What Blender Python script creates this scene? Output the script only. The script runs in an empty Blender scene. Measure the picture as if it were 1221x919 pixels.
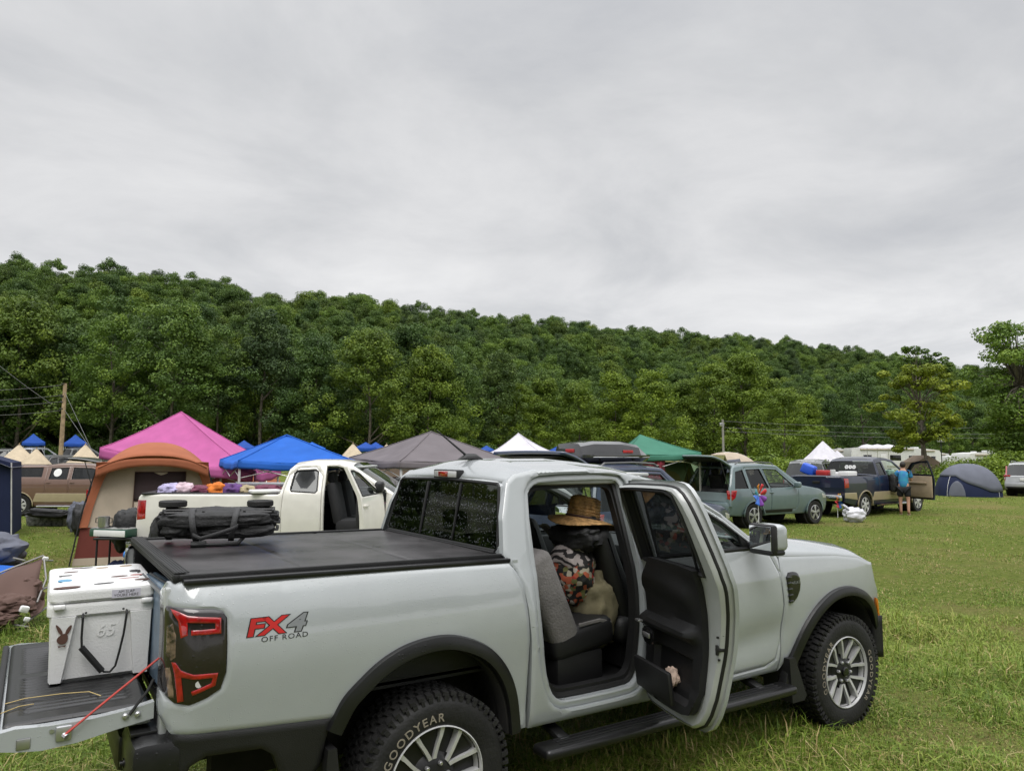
import bpy, bmesh, math, random
import numpy as np
from mathutils import Vector, Matrix, Euler, noise as mnoise
from mathutils.geometry import delaunay_2d_cdt
random.seed(7); rng = np.random.default_rng(7)
SC = bpy.context.scene; COL = SC.collection
R = math.radians

# ------------------------------------------------------------------ camera
CAM_F, CAM_P = 875.56, (-4.958, -4.1788, 1.9078)
YAW, PITCH, ROLL = 0.5753, 0.0961, 0.0037
def cam_basis():
    f = np.array([math.sin(YAW)*math.cos(PITCH), math.cos(YAW)*math.cos(PITCH), math.sin(PITCH)])
    r = np.array([math.cos(YAW), -math.sin(YAW), 0.0]); u = np.cross(r, f)
    c, s = math.cos(ROLL), math.sin(ROLL)
    return f, c*r+s*u, -s*r+c*u
_f, _r, _u = cam_basis()
cd = bpy.data.cameras.new('camera'); cam = bpy.data.objects.new('camera', cd); COL.objects.link(cam)
cam.matrix_world = Matrix(((_r[0], _u[0], -_f[0], CAM_P[0]), (_r[1], _u[1], -_f[1], CAM_P[1]), (_r[2], _u[2], -_f[2], CAM_P[2]), (0, 0, 0, 1)))
cd.sensor_fit = 'HORIZONTAL'; cd.sensor_width = 36; cd.lens = 36*CAM_F/1221
cd.clip_start = .05; cd.clip_end = 3000
SC.camera = cam
FW = Vector((math.sin(YAW), math.cos(YAW), 0)); RT = Vector((math.cos(YAW), -math.sin(YAW), 0))

# ------------------------------------------------------------------ overcast sky, soft sun, exposure
world = bpy.data.worlds.new('World'); SC.world = world; world.use_nodes = True
wt = world.node_tree; wt.nodes.clear()
def N(t, ty, **kw):
    n = t.nodes.new(ty)
    for k, v in kw.items():
        if k in n.inputs.keys() if hasattr(n.inputs, 'keys') else False: n.inputs[k].default_value = v
        else: setattr(n, k, v)
    return n
def ramp(t, fac, stops, interp='LINEAR'):
    n = t.nodes.new('ShaderNodeValToRGB'); n.color_ramp.interpolation = interp
    els = n.color_ramp.elements
    while len(els) < len(stops): els.new(.5)
    for e, (p, c) in zip(els, stops):
        e.position = p; e.color = (c, c, c, 1) if isinstance(c, (int, float)) else tuple(c)+(1,)
    if fac is not None: t.links.new(fac, n.inputs[0])
    return n.outputs[0]
def mixc(t, a, b, f, mode='MIX'):
    n = t.nodes.new('ShaderNodeMix'); n.data_type = 'RGBA'; n.blend_type = mode
    for i, v in ((0, f), (6, a), (7, b)):
        if hasattr(v, 'is_output'): t.links.new(v, n.inputs[i])
        elif i == 0: n.inputs[0].default_value = v
        else: n.inputs[i].default_value = tuple(v)+(1,) if len(v) == 3 else v
    return n.outputs[2]
def math_(t, op, a, b=0.0):
    n = t.nodes.new('ShaderNodeMath'); n.operation = op
    for i, v in enumerate((a, b)):
        if hasattr(v, 'is_output'): t.links.new(v, n.inputs[i])
        else: n.inputs[i].default_value = v
    return n.outputs[0]
SUN_EL, SUN_ROT = R(58), R(215)
sky = N(wt, 'ShaderNodeTexSky'); sky.sky_type = 'NISHITA'; sky.sun_disc = False
sky.sun_elevation = SUN_EL; sky.sun_rotation = SUN_ROT
tc = N(wt, 'ShaderNodeTexCoord')
sep = N(wt, 'ShaderNodeSeparateXYZ'); wt.links.new(tc.outputs['Generated'], sep.inputs[0])
el = math_(wt, 'MAXIMUM', sep.outputs[2], 0.0)
den = math_(wt, 'ADD', el, .16)                       # cloud layer seen in perspective: project on a flat deck
cx = math_(wt, 'DIVIDE', sep.outputs[0], den); cy = math_(wt, 'DIVIDE', sep.outputs[1], den)
cmb = N(wt, 'ShaderNodeCombineXYZ'); wt.links.new(cx, cmb.inputs[0]); wt.links.new(cy, cmb.inputs[1])
n1 = N(wt, 'ShaderNodeTexNoise'); wt.links.new(cmb.outputs[0], n1.inputs['Vector']); n1.inputs['Scale'].default_value = 1.45
n1.inputs['Detail'].default_value = 9; n1.inputs['Roughness'].default_value = .58; n1.inputs['Distortion'].default_value = .35
n2 = N(wt, 'ShaderNodeTexNoise'); wt.links.new(cmb.outputs[0], n2.inputs['Vector']); n2.inputs['Scale'].default_value = .42
n2.inputs['Detail'].default_value = 3
cl = math_(wt, 'ADD', math_(wt, 'MULTIPLY', n1.outputs[0], .55), math_(wt, 'MULTIPLY', n2.outputs[0], .45))
ccol = ramp(wt, cl, [(.36, (.56, .572, .60)), (.45, (.655, .663, .68)), (.53, (.75, .753, .765)), (.64, (.86, .86, .865))])
# overcast luminance: a little brighter right at the horizon, much brighter towards the zenith
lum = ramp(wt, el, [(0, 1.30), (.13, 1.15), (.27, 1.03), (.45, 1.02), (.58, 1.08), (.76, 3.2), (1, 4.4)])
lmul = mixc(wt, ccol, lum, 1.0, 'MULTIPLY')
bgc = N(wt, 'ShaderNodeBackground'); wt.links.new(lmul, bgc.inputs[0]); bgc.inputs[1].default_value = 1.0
bgs = N(wt, 'ShaderNodeBackground'); wt.links.new(sky.outputs[0], bgs.inputs[0]); bgs.inputs[1].default_value = .05
mx = N(wt, 'ShaderNodeMixShader'); mx.inputs[0].default_value = .93
wt.links.new(bgs.outputs[0], mx.inputs[1]); wt.links.new(bgc.outputs[0], mx.inputs[2])
wo = N(wt, 'ShaderNodeOutputWorld'); wt.links.new(mx.outputs[0], wo.inputs[0])
sl = bpy.data.lights.new('sun', 'SUN'); sl.energy = 1.4; sl.angle = R(35); sl.color = (1, .97, .93)
so = bpy.data.objects.new('sun', sl); COL.objects.link(so)
so.rotation_euler = (R(90)-SUN_EL, 0, R(180)-SUN_ROT); so.location = (0, 0, 60)
SC.view_settings.view_transform = 'Standard'; SC.view_settings.look = 'None'
SC.view_settings.gamma = 1; SC.view_settings.exposure = 0.0; SC.view_settings.use_curve_mapping = False
SC.cycles.max_bounces = 8; SC.cycles.transparent_max_bounces = 16; SC.cycles.use_denoising = True
SC.cycles.caustics_reflective = False; SC.cycles.caustics_refractive = False

# ------------------------------------------------------------------ placing helpers
def at(px, py, d):
    """the point seen at photo pixel px,py, d metres ahead of the camera"""
    v = Vector(_f) + (px-610.5)/CAM_F*Vector(_r) - (py-459.5)/CAM_F*Vector(_u)
    return Vector(CAM_P) + v*(d/(v.dot(FW)))
def ld(lat, d): return Vector((CAM_P[0], CAM_P[1], 0)) + FW*d + RT*lat
def todl(x, y):
    dx, dy = x-CAM_P[0], y-CAM_P[1]
    return dx*FW.x+dy*FW.y, dx*RT.x+dy*RT.y
def sst(a, b, x):
    t = np.clip((x-a)/(b-a), 0, 1); return t*t*(3-2*t)
def gz(x, y):
    """height of the field"""
    d, l = todl(np.asarray(x, float), np.asarray(y, float))
    z = -.38*sst(8, 19, -l)*sst(17, 27, d)*(1-sst(36, 55, d))
    z = z+sst(38, 95, d)*sst(10, -20, l)*1.6*1.0
    return z + .025*np.sin(x*.9+1)*np.sin(y*.7)*sst(6, 14, d)
def gp(lat, d):
    p = ld(lat, d); p.z = float(gz(p.x, p.y)); return p

# ------------------------------------------------------------------ materials
def mat(name, col, rough=.5, metal=0.0, coat=0.0, var=.08, vs=6.0, bump=0.0, bs=40.0, spec=.5, sheen=0, trans=0, emis=None, rvar=0.0, wet=0.0, col2=None, inst=0.0):
    m = bpy.data.materials.new(name); m.use_nodes = True; t = m.node_tree; b = t.nodes['Principled BSDF']
    tcn = t.nodes.new('ShaderNodeTexCoord')
    nz = t.nodes.new('ShaderNodeTexNoise'); nz.inputs['Scale'].default_value = vs; nz.inputs['Detail'].default_value = 5
    t.links.new(tcn.outputs['Object'], nz.inputs['Vector'])
    c2 = col2 if col2 else tuple(max(0, c*(1-var*2.2)) for c in col); c1 = col if col2 else tuple(min(1, c*(1+var)) for c in col)
    f = ramp(t, nz.outputs[0], [(.32, 0.0), (.68, 1.0)])
    o = mixc(t, c2, c1, f)
    if inst:
        oi = t.nodes.new('ShaderNodeObjectInfo')
        k = ramp(t, oi.outputs['Random'], [(0, 1-inst), (1, 1+inst)])
        o = mixc(t, o, k, 1.0, 'MULTIPLY')
    t.links.new(o, b.inputs['Base Color'])
    b.inputs['Metallic'].default_value = metal; b.inputs['Roughness'].default_value = rough
    b.inputs['Specular IOR Level'].default_value = spec; b.inputs['Coat Weight'].default_value = coat; b.inputs['Coat Roughness'].default_value = .04; b.inputs['Coat IOR'].default_value = 1.65 if coat >= 1 else 1.5
    if sheen: b.inputs['Sheen Weight'].default_value = sheen
    if rvar: t.links.new(math_(t, 'ADD', math_(t, 'MULTIPLY', nz.outputs[0], rvar), rough-rvar/2), b.inputs['Roughness'])
    h = None
    if bump:
        n2 = t.nodes.new('ShaderNodeTexNoise'); n2.inputs['Scale'].default_value = bs; n2.inputs['Detail'].default_value = 3
        t.links.new(tcn.outputs['Object'], n2.inputs['Vector']); h = math_(t, 'MULTIPLY', n2.outputs[0], bump)
    if wet:                                             # rain drops standing on the surface
        vo = t.nodes.new('ShaderNodeTexVoronoi'); vo.inputs['Scale'].default_value = wet; t.links.new(tcn.outputs['Object'], vo.inputs['Vector'])
        sp = t.nodes.new('ShaderNodeSeparateColor'); t.links.new(vo.outputs['Color'], sp.inputs[0])
        rad = math_(t, 'MULTIPLY', math_(t, 'MAXIMUM', math_(t, 'SUBTRACT', sp.outputs[0], .45), 0.0), .62)
        dr = math_(t, 'MAXIMUM', math_(t, 'SUBTRACT', rad, vo.outputs['Distance']), 0.0)
        dh = math_(t, 'MULTIPLY', math_(t, 'POWER', dr, .5), .9)
        h = dh if h is None else math_(t, 'ADD', h, dh)
    if h is not None:
        bp = t.nodes.new('ShaderNodeBump'); bp.inputs['Strength'].default_value = .5 if wet else 1.0
        bp.inputs['Distance'].default_value = .004 if wet else .01
        t.links.new(h, bp.inputs['Height']); t.links.new(bp.outputs[0], b.inputs['Normal'])
        if wet: t.links.new(bp.outputs[0], b.inputs['Coat Normal'])
    if trans:
        tr = t.nodes.new('ShaderNodeBsdfTranslucent'); t.links.new(o, tr.inputs[0])
        ms = t.nodes.new('ShaderNodeMixShader'); ms.inputs[0].default_value = trans
        t.links.new(b.outputs[0], ms.inputs[1]); t.links.new(tr.outputs[0], ms.inputs[2]); t.links.new(ms.outputs[0], t.nodes['Material Output'].inputs[0])
    if emis:
        b.inputs['Emission Color'].default_value = tuple(col)+(1,); b.inputs['Emission Strength'].default_value = emis
    return m
def glass(name, tint, rough=.01, drops=0.0, ior=1.5):
    m = bpy.data.materials.new(name); m.use_nodes = True; t = m.node_tree; t.nodes.clear()
    tr = t.nodes.new('ShaderNodeBsdfTransparent'); tr.inputs[0].default_value = tuple(tint)+(1,)
    gl = t.nodes.new('ShaderNodeBsdfGlossy'); gl.inputs['Roughness'].default_value = rough; gl.inputs[0].default_value = (.95, .97, .97, 1)
    ge = t.nodes.new('ShaderNodeNewGeometry'); vd = t.nodes.new('ShaderNodeVectorMath'); vd.operation = 'DOT_PRODUCT'   # same reflectance from either side of the thin pane
    t.links.new(ge.outputs['Normal'], vd.inputs[0]); t.links.new(ge.outputs['Incoming'], vd.inputs[1])
    om = math_(t, 'SUBTRACT', 1.0, math_(t, 'MINIMUM', math_(t, 'ABSOLUTE', vd.outputs['Value']), 1.0))
    fr = math_(t, 'ADD', math_(t, 'MULTIPLY', math_(t, 'POWER', om, 5.0), .90), .06)
    ms = t.nodes.new('ShaderNodeMixShader'); t.links.new(fr, ms.inputs[0])
    t.links.new(tr.outputs[0], ms.inputs[1]); t.links.new(gl.outputs[0], ms.inputs[2])
    out = ms.outputs[0]
    if drops:
        tcn = t.nodes.new('ShaderNodeTexCoord')
        vo = t.nodes.new('ShaderNodeTexVoronoi'); vo.inputs['Scale'].default_value = drops; t.links.new(tcn.outputs['Object'], vo.inputs['Vector'])
        sp = t.nodes.new('ShaderNodeSeparateColor'); t.links.new(vo.outputs['Color'], sp.inputs[0])
        rad = math_(t, 'MULTIPLY', math_(t, 'MAXIMUM', math_(t, 'SUBTRACT', sp.outputs[0], .35), 0.0), .7)
        k = math_(t, 'GREATER_THAN', rad, vo.outputs['Distance'])
        dd = t.nodes.new('ShaderNodeBsdfPrincipled'); dd.inputs['Base Color'].default_value = (.25, .27, .28, 1); dd.inputs['Roughness'].default_value = .15
        dt = t.nodes.new('ShaderNodeBsdfTransparent'); dt.inputs[0].default_value = tuple(min(1, c*.7+.05) for c in tint)+(1,)
        dm = t.nodes.new('ShaderNodeMixShader'); dm.inputs[0].default_value = .3
        t.links.new(dt.outputs[0], dm.inputs[1]); t.links.new(dd.outputs[0], dm.inputs[2])
        m2 = t.nodes.new('ShaderNodeMixShader'); t.links.new(k, m2.inputs[0]); t.links.new(out, m2.inputs[1]); t.links.new(dm.outputs[0], m2.inputs[2]); out = m2.outputs[0]
    o = t.nodes.new('ShaderNodeOutputMaterial'); t.links.new(out, o.inputs[0])
    return m
M = {}
M['paint'] = mat('cactus_grey_paint', (.365, .386, .396), rough=.2, coat=1.0, var=.015, wet=120)
M['jamb'] = mat('cactus_grey_jamb', (.40, .415, .408), rough=.3, coat=.6, var=.05)
M['black'] = mat('black_plastic', (.010, .010, .0105), rough=.5, var=.15, bump=.15, bs=250)
M['blackw'] = mat('wet_black_plastic', (.011, .011, .0115), rough=.30, var=.15, wet=60)
M['gloss'] = mat('gloss_black', (.010, .010, .011), rough=.12, coat=.6)
M['vinyl'] = mat('wet_black_vinyl', (.040, .037, .038), rough=.33, var=.3, vs=3.5, bump=.22, bs=260, rvar=.30, wet=42)
M['rubber'] = mat('tyre_rubber', (.0095, .0092, .009), rough=.7, var=.3, vs=10, bump=.3, bs=60)
M['seal'] = mat('rubber_seal', (.008, .008, .008), rough=.6)
M['dark'] = mat('dark_cabin_plastic', (.008, .008, .0085), rough=.55, var=.15, bump=.1, bs=300)
M['under'] = mat('underbody', (.012, .011, .010), rough=.9, var=.3)
M['greyseat'] = mat('grey_seat_cover', (.17, .16, .155), rough=.9, var=.12, vs=9, bump=.4, bs=90)
M['headliner'] = mat('pale_headliner', (.42, .43, .42), rough=.9, var=.04)
M['alloy'] = mat('machined_alloy', (.60, .60, .60), rough=.32, metal=.35, var=.06, vs=12)
M['pocket'] = mat('dark_wheel_pocket', (.014, .014, .015), rough=.4, metal=.2)
M['steel'] = mat('steel', (.55, .55, .56), rough=.35, metal=.9, var=.1)
M['red'] = mat('red_lens', (.36, .006, .008), rough=.12, coat=1.0, var=.25, vs=30)
M['smoke'] = mat('smoked_lens', (.014, .010, .010), rough=.15, coat=.7, wet=70)
M['amber'] = mat('amber_lens', (.75, .22, .015), rough=.2, coat=.5)
M['lens2'] = mat('brownish_clear_lens', (.16, .11, .075), rough=.15, coat=.8, var=.5, vs=30, bump=.3, bs=90)
M['clear'] = mat('clear_lens', (.55, .55, .54), rough=.12, coat=.8)
M['white'] = mat('white_paint', (.78, .78, .76), rough=.4, coat=.6, var=.03)
M['whitepl'] = mat('white_plastic', (.74, .74, .735), rough=.5, var=.04, vs=3, bump=.15, bs=120)
M['decalred'] = mat('decal_red', (.50, .02, .02), rough=.4)
M['decalblk'] = mat('decal_black', (.012, .012, .012), rough=.4)
M['decalsil'] = mat('decal_silver', (.27, .28, .30), rough=.35, metal=.3)
M['cream'] = mat('cream_letter', (.34, .30, .235), rough=.8)
M['gtint'] = glass('tinted_glass', (.10, .105, .105)); M['gtintw'] = glass('rainy_tinted_glass', (.07, .07, .072), drops=85)
M['gclear'] = glass('clear_glass', (.80, .86, .84)); M['gclearw'] = glass('rainy_clear_glass', (.72, .80, .78), drops=75)
M['gtint2'] = glass('half_tinted_glass', (.45, .47, .46)); M['gdark'] = glass('dark_glass', (.08, .085, .09))
M['mirror'] = mat('mirror_glass', (.8, .82, .83), rough=.03, metal=1.0, var=.01)

# ------------------------------------------------------------------ mesh helpers
class MB:
    def __init__(s): s.v = []; s.f = []; s.m = []; s.mi = 0
    def add(s, vs, fs, xf=None):
        o = len(s.v)
        s.v += [tuple(xf @ Vector(p)) for p in vs] if xf is not None else [tuple(p) for p in vs]
        s.f += [tuple(i+o for i in f) for f in fs]; s.m += [s.mi]*len(fs); return s
    def box(s, c, size, bev=0.0, rot=None, seg=2, taper=None):
        bm = bmesh.new(); bmesh.ops.create_cube(bm, size=1)
        for v in bm.verts:
            v.co = Vector((v.co.x*size[0], v.co.y*size[1], v.co.z*size[2]))
            if taper and v.co.z > 0: v.co.x *= taper[0]; v.co.y *= taper[1]
        if bev: bmesh.ops.bevel(bm, geom=bm.edges[:], offset=bev, segments=seg, profile=.5, affect='EDGES')
        xf = Matrix.Translation(Vector(c))
        if rot is not None: xf = xf @ (rot.to_4x4() if isinstance(rot, Matrix) else Euler(rot).to_matrix().to_4x4())
        bm.verts.ensure_lookup_table()
        s.add([v.co.copy() for v in bm.verts], [[v.index for v in f.verts] for f in bm.faces], xf); bm.free(); return s
    def tube(s, pts, r, n=8, closed=False, flat=1.0):
        pts = [Vector(p) for p in pts]; L = len(pts); rr = r if isinstance(r, (list, tuple)) else [r]*L
        rings = []; up = None
        for i in range(L):
            a = pts[(i-1) % L] if (closed or i > 0) else pts[i]; b = pts[(i+1) % L] if (closed or i < L-1) else pts[i]
            t = (b-a).normalized() if (b-a).length > 1e-9 else Vector((0, 0, 1))
            if up is None: up = t.orthogonal().normalized() if abs(t.z) > .9 else Vector((0, 0, 1))
            sd = t.cross(up)
            sd = t.orthogonal().normalized() if sd.length < 1e-4 else sd.normalized()
            u2 = sd.cross(t).normalized(); up = u2
            rings.append([pts[i]+rr[i]*(math.cos(2*math.pi*k/n)*sd+math.sin(2*math.pi*k/n)*u2*flat) for k in range(n)])
        return s.loft(rings, cap=not closed, wrap=closed)
    def loft(s, rings, cap=True, wrap=False, closed=True):
        n = len(rings[0]); vs = [p for r in rings for p in r]; fs = []; L = len(rings)
        for i in range(L if wrap else L-1):
            j = (i+1) % L
            for k in range(n if closed else n-1):
                k2 = (k+1) % n; fs.append((i*n+k, i*n+k2, j*n+k2, j*n+k))
        if cap and not wrap and closed: fs.append(tuple(range(n))[::-1]); fs.append(tuple((L-1)*n+k for k in range(n)))
        return s.add(vs, fs)
    def lathe(s, prof, c, axis='z', n=24, cap=True, xf=None):
        rings = []
        for r, h in prof:
            ring = []
            for k in range(n):
                a = 2*math.pi*k/n; p = (r*math.cos(a), r*math.sin(a), h)
                if axis == 'y': p = (p[0], h, p[1])
                elif axis == 'x': p = (h, p[0], p[1])
                ring.append(Vector(c)+Vector(p) if xf is None else xf @ Vector(p))
            rings.append(ring)
        return s.loft(rings, cap=cap)
    def sph(s, c, r, n=12, m=8, dist=None):
        r = (r, r, r) if isinstance(r, (int, float)) else r; rings = []
        for i in range(m+1):
            a = math.pi*i/m; rings.append([Vector((c[0]+r[0]*math.sin(a)*math.cos(2*math.pi*k/n), c[1]+r[1]*math.sin(a)*math.sin(2*math.pi*k/n), c[2]+r[2]*math.cos(a))) for k in range(n)])
        if dist: rings = [[dist(p) for p in q] for q in rings]
        return s.loft(rings, cap=False)
    def prism(s, poly, y0, y1, plane='xz'):
        """extruded outline; plane xz -> depth along y, xy -> along z, yz -> along x"""
        def P(a, b, d): return {'xz': (a, d, b), 'xy': (a, b, d), 'yz': (d, a, b)}[plane]
        n = len(poly); vs = [P(a, b, y0) for a, b in poly]+[P(a, b, y1) for a, b in poly]
        fs = [tuple(range(n))[::-1], tuple(range(n, 2*n))]+[(i, (i+1) % n, (i+1) % n+n, i+n) for i in range(n)]
        return s.add(vs, fs)
    def grid(s, fn, nu, nv, thick=None):
        vs = [fn(i/nu, j/nv) for i in range(nu+1) for j in range(nv+1)]
        fs = [(i*(nv+1)+j, (i+1)*(nv+1)+j, (i+1)*(nv+1)+j+1, i*(nv+1)+j+1) for i in range(nu) for j in range(nv)]
        return s.add(vs, fs)
    def build(s, name, mats, parent=None, loc=None, rot=None, ang=35, solid=0.0, fix=True):
        me = bpy.data.meshes.new(name); me.from_pydata([tuple(p) for p in s.v], [], s.f)
        mats = mats if isinstance(mats, (list, tuple)) else [mats]
        for m in mats: me.materials.append(M[m] if isinstance(m, str) else m)
        if len(mats) > 1: me.polygons.foreach_set('material_index', s.m)
        if fix:
            bm = bmesh.new(); bm.from_mesh(me); bmesh.ops.remove_doubles(bm, verts=bm.verts, dist=1e-5)
            bmesh.ops.recalc_face_normals(bm, faces=bm.faces); bm.to_mesh(me); bm.free()
        me.polygons.foreach_set('use_smooth', [True]*len(me.polygons)); me.set_sharp_from_angle(angle=R(ang))
        o = bpy.data.objects.new(name, me); COL.objects.link(o)
        if parent is not None: o.parent = parent
        if loc is not None: o.location = loc
        if rot is not None: o.rotation_euler = rot
        if solid:
            md = o.modifiers.new('thickness', 'SOLIDIFY'); md.thickness = solid; md.offset = -1
        return o
def tag(o, label, cat, group=None, kind=None):
    if label: o['label'] = label
    if cat: o['category'] = cat
    if group: o['group'] = group
    if kind: o['kind'] = kind
    return o
def thing(name, label, cat, loc=(0, 0, 0), rz=0.0, group=None):
    o = bpy.data.objects.new(name, None); COL.objects.link(o); o.empty_display_size = .2
    o.location = loc; o.rotation_euler = (0, 0, rz); return tag(o, label, cat, group)
def dup(root, loc, rz=0.0, label=None, scale=None):
    r = root.copy(); COL.objects.link(r); r.location = loc; r.rotation_euler = (0, 0, rz)
    if label: r['label'] = label
    if scale: r.scale = scale
    for ch in list(root.children):
        c = ch.copy(); COL.objects.link(c); c.parent = r
        for g in ch.children:
            d = g.copy(); COL.objects.link(d); d.parent = c
    return r
def pip(px, pz, poly):
    """points in polygon, vectorised"""
    x = np.asarray(px); z = np.asarray(pz); r = np.zeros(x.shape, bool); n = len(poly)
    for i in range(n):
        x0, z0 = poly[i]; x1, z1 = poly[(i+1) % n]
        if z0 == z1: continue
        c = ((z0 > z) != (z1 > z)) & (x < (x1-x0)*(z-z0)/(z1-z0)+x0); r ^= c
    return r
def resamp(poly, step):
    out = []; n = len(poly)
    for i in range(n):
        a, b = poly[i], poly[(i+1) % n]; k = max(1, int(math.hypot(b[0]-a[0], b[1]-a[1])/step))
        out += [(a[0]+(b[0]-a[0])*j/k, a[1]+(b[1]-a[1])*j/k) for j in range(k)]
    return out
def chaikin(poly, it=2, closed=True):
    for _ in range(it):
        o = []; n = len(poly)
        for i in range(n if closed else n-1):
            a, b = poly[i], poly[(i+1) % n]
            o += [(a[0]*.75+b[0]*.25, a[1]*.75+b[1]*.25), (a[0]*.25+b[0]*.75, a[1]*.25+b[1]*.75)]
        poly = o if closed else [poly[0]]+o+[poly[-1]]
    return poly
def edge_dist(x, z, poly):
    x = np.asarray(x)[:, None]; z = np.asarray(z)[:, None]; p = np.array(poly); q = np.roll(p, -1, 0); e = q-p
    t = np.clip(((x-p[:, 0])*e[:, 0]+(z-p[:, 1])*e[:, 1])/np.maximum((e**2).sum(1), 1e-12), 0, 1)
    return np.sqrt((x-p[:, 0]-t*e[:, 0])**2+(z-p[:, 1]-t*e[:, 1])**2).min(1)
def panel(mb, outline, yf, side=-1, holes=(), thick=.03, grid=.07, step=.035, rnd=.008, hole_depth=None, off=0.0):
    """a pressed sheet: outline in the side view laid on the body surface y=yf(x,z), with folded edges"""
    loops = [resamp(outline, step)]+[resamp(h, step) for h in holes]
    pts = []; edges = []
    for lp in loops:
        o = len(pts); n = len(lp); pts += lp; edges += [(o+i, o+(i+1) % n) for i in range(n)]
    nb = len(pts)
    xs = [p[0] for p in loops[0]]; zs = [p[1] for p in loops[0]]
    gx, gz_ = np.meshgrid(np.arange(min(xs), max(xs), grid)+grid*.31, np.arange(min(zs), max(zs), grid)+grid*.37)
    gx = gx.ravel(); gz_ = gz_.ravel()
    if rnd:                                            # ring just inside every edge, for the rolled edge
        rx = []; rz = []
        for lp in loops:
            n = len(lp)
            for i in range(n):
                a, b, c = lp[i-1], lp[i], lp[(i+1) % n]; tx, tz = c[0]-a[0], c[1]-a[1]; L = math.hypot(tx, tz) or 1
                for sg in (-1, 1):
                    for kk in (1.6, 3.6): rx.append(b[0]-sg*tz/L*rnd*kk); rz.append(b[1]+sg*tx/L*rnd*kk)
        rx = np.array(rx); rz = np.array(rz)
    else: rx = np.zeros(0); rz = np.zeros(0)
    def inside(x, z):
        k = pip(x, z, loops[0])
        for h in loops[1:]: k &= ~pip(x, z, h)
        return k
    def ed(x, z): return np.min([edge_dist(x, z, lp) for lp in loops], axis=0)
    k = inside(gx, gz_); gx, gz_ = gx[k], gz_[k]
    if len(gx): k = ed(gx, gz_) > max(rnd*4.6, grid*.3); gx, gz_ = gx[k], gz_[k]
    if len(rx):
        k = inside(rx, rz); rx, rz = rx[k], rz[k]
        if len(rx): k = ed(rx, rz) > rnd*1.2; rx, rz = rx[k], rz[k]
    allp = pts+list(zip(rx, rz))+list(zip(gx, gz_))
    v2, e2, f2, ov, oe, of = delaunay_2d_cdt([Vector((float(a), float(b))) for a, b in allp], edges, [], 0, 1e-6)
    A = np.array([tuple(v) for v in v2]); F = np.array([tuple(f) for f in f2])
    cen = A[F].mean(1); F = F[inside(cen[:, 0], cen[:, 1])]
    isb = np.array([any(i < nb for i in l) for l in ov])
    Y = np.array([yf(a, b) for a, b in A])+off
    Y = Y-np.where(isb, rnd, 0)
    base = len(mb.v)
    mb.add([(a, side*y, b) for (a, b), y in zip(A, Y)], [tuple(f) for f in F])
    idx = {}
    for i, l in enumerate(ov):
        for q in l:
            if q < nb: idx[q] = i
    o = 0
    for li, lp in enumerate(loops):
        n = len(lp); th = thick if (li == 0 or hole_depth is None) else hole_depth
        if th:
            vs = []; fs = []
            for i in range(n):
                j = idx[o+i]; vs.append((A[j, 0], side*Y[j], A[j, 1])); vs.append((A[j, 0], side*(Y[j]-th), A[j, 1]))
            for i in range(n): q = (i+1) % n; fs.append((2*i, 2*q, 2*q+1, 2*i+1))
            mb.add(vs, fs)
        o += n
    return mb
_fonts = {}
def text_mesh(txt, size, shear=0.0, offset=0.0, space=1.0, res=3):
    c = bpy.data.curves.new('lettering', 'FONT'); c.body = txt; c.size = size; c.shear = shear; c.offset = offset
    c.space_character = space; c.resolution_u = res; c.fill_mode = 'FRONT'; c.align_x = 'CENTER'
    o = bpy.data.objects.new('lettering', c); COL.objects.link(o)
    bpy.context.view_layer.update()
    me = o.evaluated_get(bpy.context.evaluated_depsgraph_get()).to_mesh()
    vs = [tuple(v.co) for v in me.vertices]; fs = [tuple(p.vertices) for p in me.polygons]
    o.to_mesh_clear(); bpy.data.objects.remove(o); bpy.data.curves.remove(c)
    return vs, fs
def text_fn(mb, txt, size, fn, **kw):
    """lettering laid on a surface: fn(x, y) -> point"""
    vs, fs = text_mesh(txt, size, **kw); mb.add([fn(v[0], v[1]) for v in vs], fs); return mb
def text_flat(mb, txt, size, origin, ex, ey, **kw):
    o, a, b = Vector(origin), Vector(ex).normalized(), Vector(ey).normalized()
    return text_fn(mb, txt, size, lambda x, y: o+a*x+b*y, **kw)
# ================================================================== THE PICKUP IN FRONT
ZP = [.38, .44, .48, .55, .70, .92, 1.00, 1.12, 1.22, 1.27, 1.30, 1.80, 1.9]
YP = [.80, .845, .862, .885, .905, .925, .925, .915, .893, .880, .865, .69, .655]
def sm_interp(x, xs, ys):
    # averaged piecewise-linear: rolled creases rather than hard ones
    return (np.interp(x-.02, xs, ys)+2*np.interp(x, xs, ys)+np.interp(x+.02, xs, ys))/4
def ybody(x, z):
    y = sm_interp(z, ZP, YP)
    if x > .25: y -= .10*((x-.25)/.5)**2.2
    # pressed scallop low on the doors
    if -1.75 < x < -.55: y -= .024*math.exp(-((z-.70-.10*(x+1.1))/.09)**2)*min(1, (x+1.75)/.3)*min(1, (-.55-x)/.2)
    return float(y)
ZB = [.60, .72, .80, .95, 1.05, 1.16, 1.245, 1.265, 1.31, 1.36, 1.39]
YB = [.880, .893, .903, .920, .927, .916, .906, .900, .882, .858, .822]
def ybed(x, z):
    y = sm_interp(z, ZB, YB)
    if x < -4.33:
        t = min(1, (-4.33-x)/.14); y -= .125*(1-math.sqrt(max(0, 1-t*t)))
    return float(y)
truck = thing('pickup_truck', 'pale grey crew cab pickup with open rear door, lowered tailgate and black bed cover', 'pickup truck')
def both(fn):
    for s in (-1, 1): fn(s)
RA, FA = -3.27, 0.0
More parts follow.
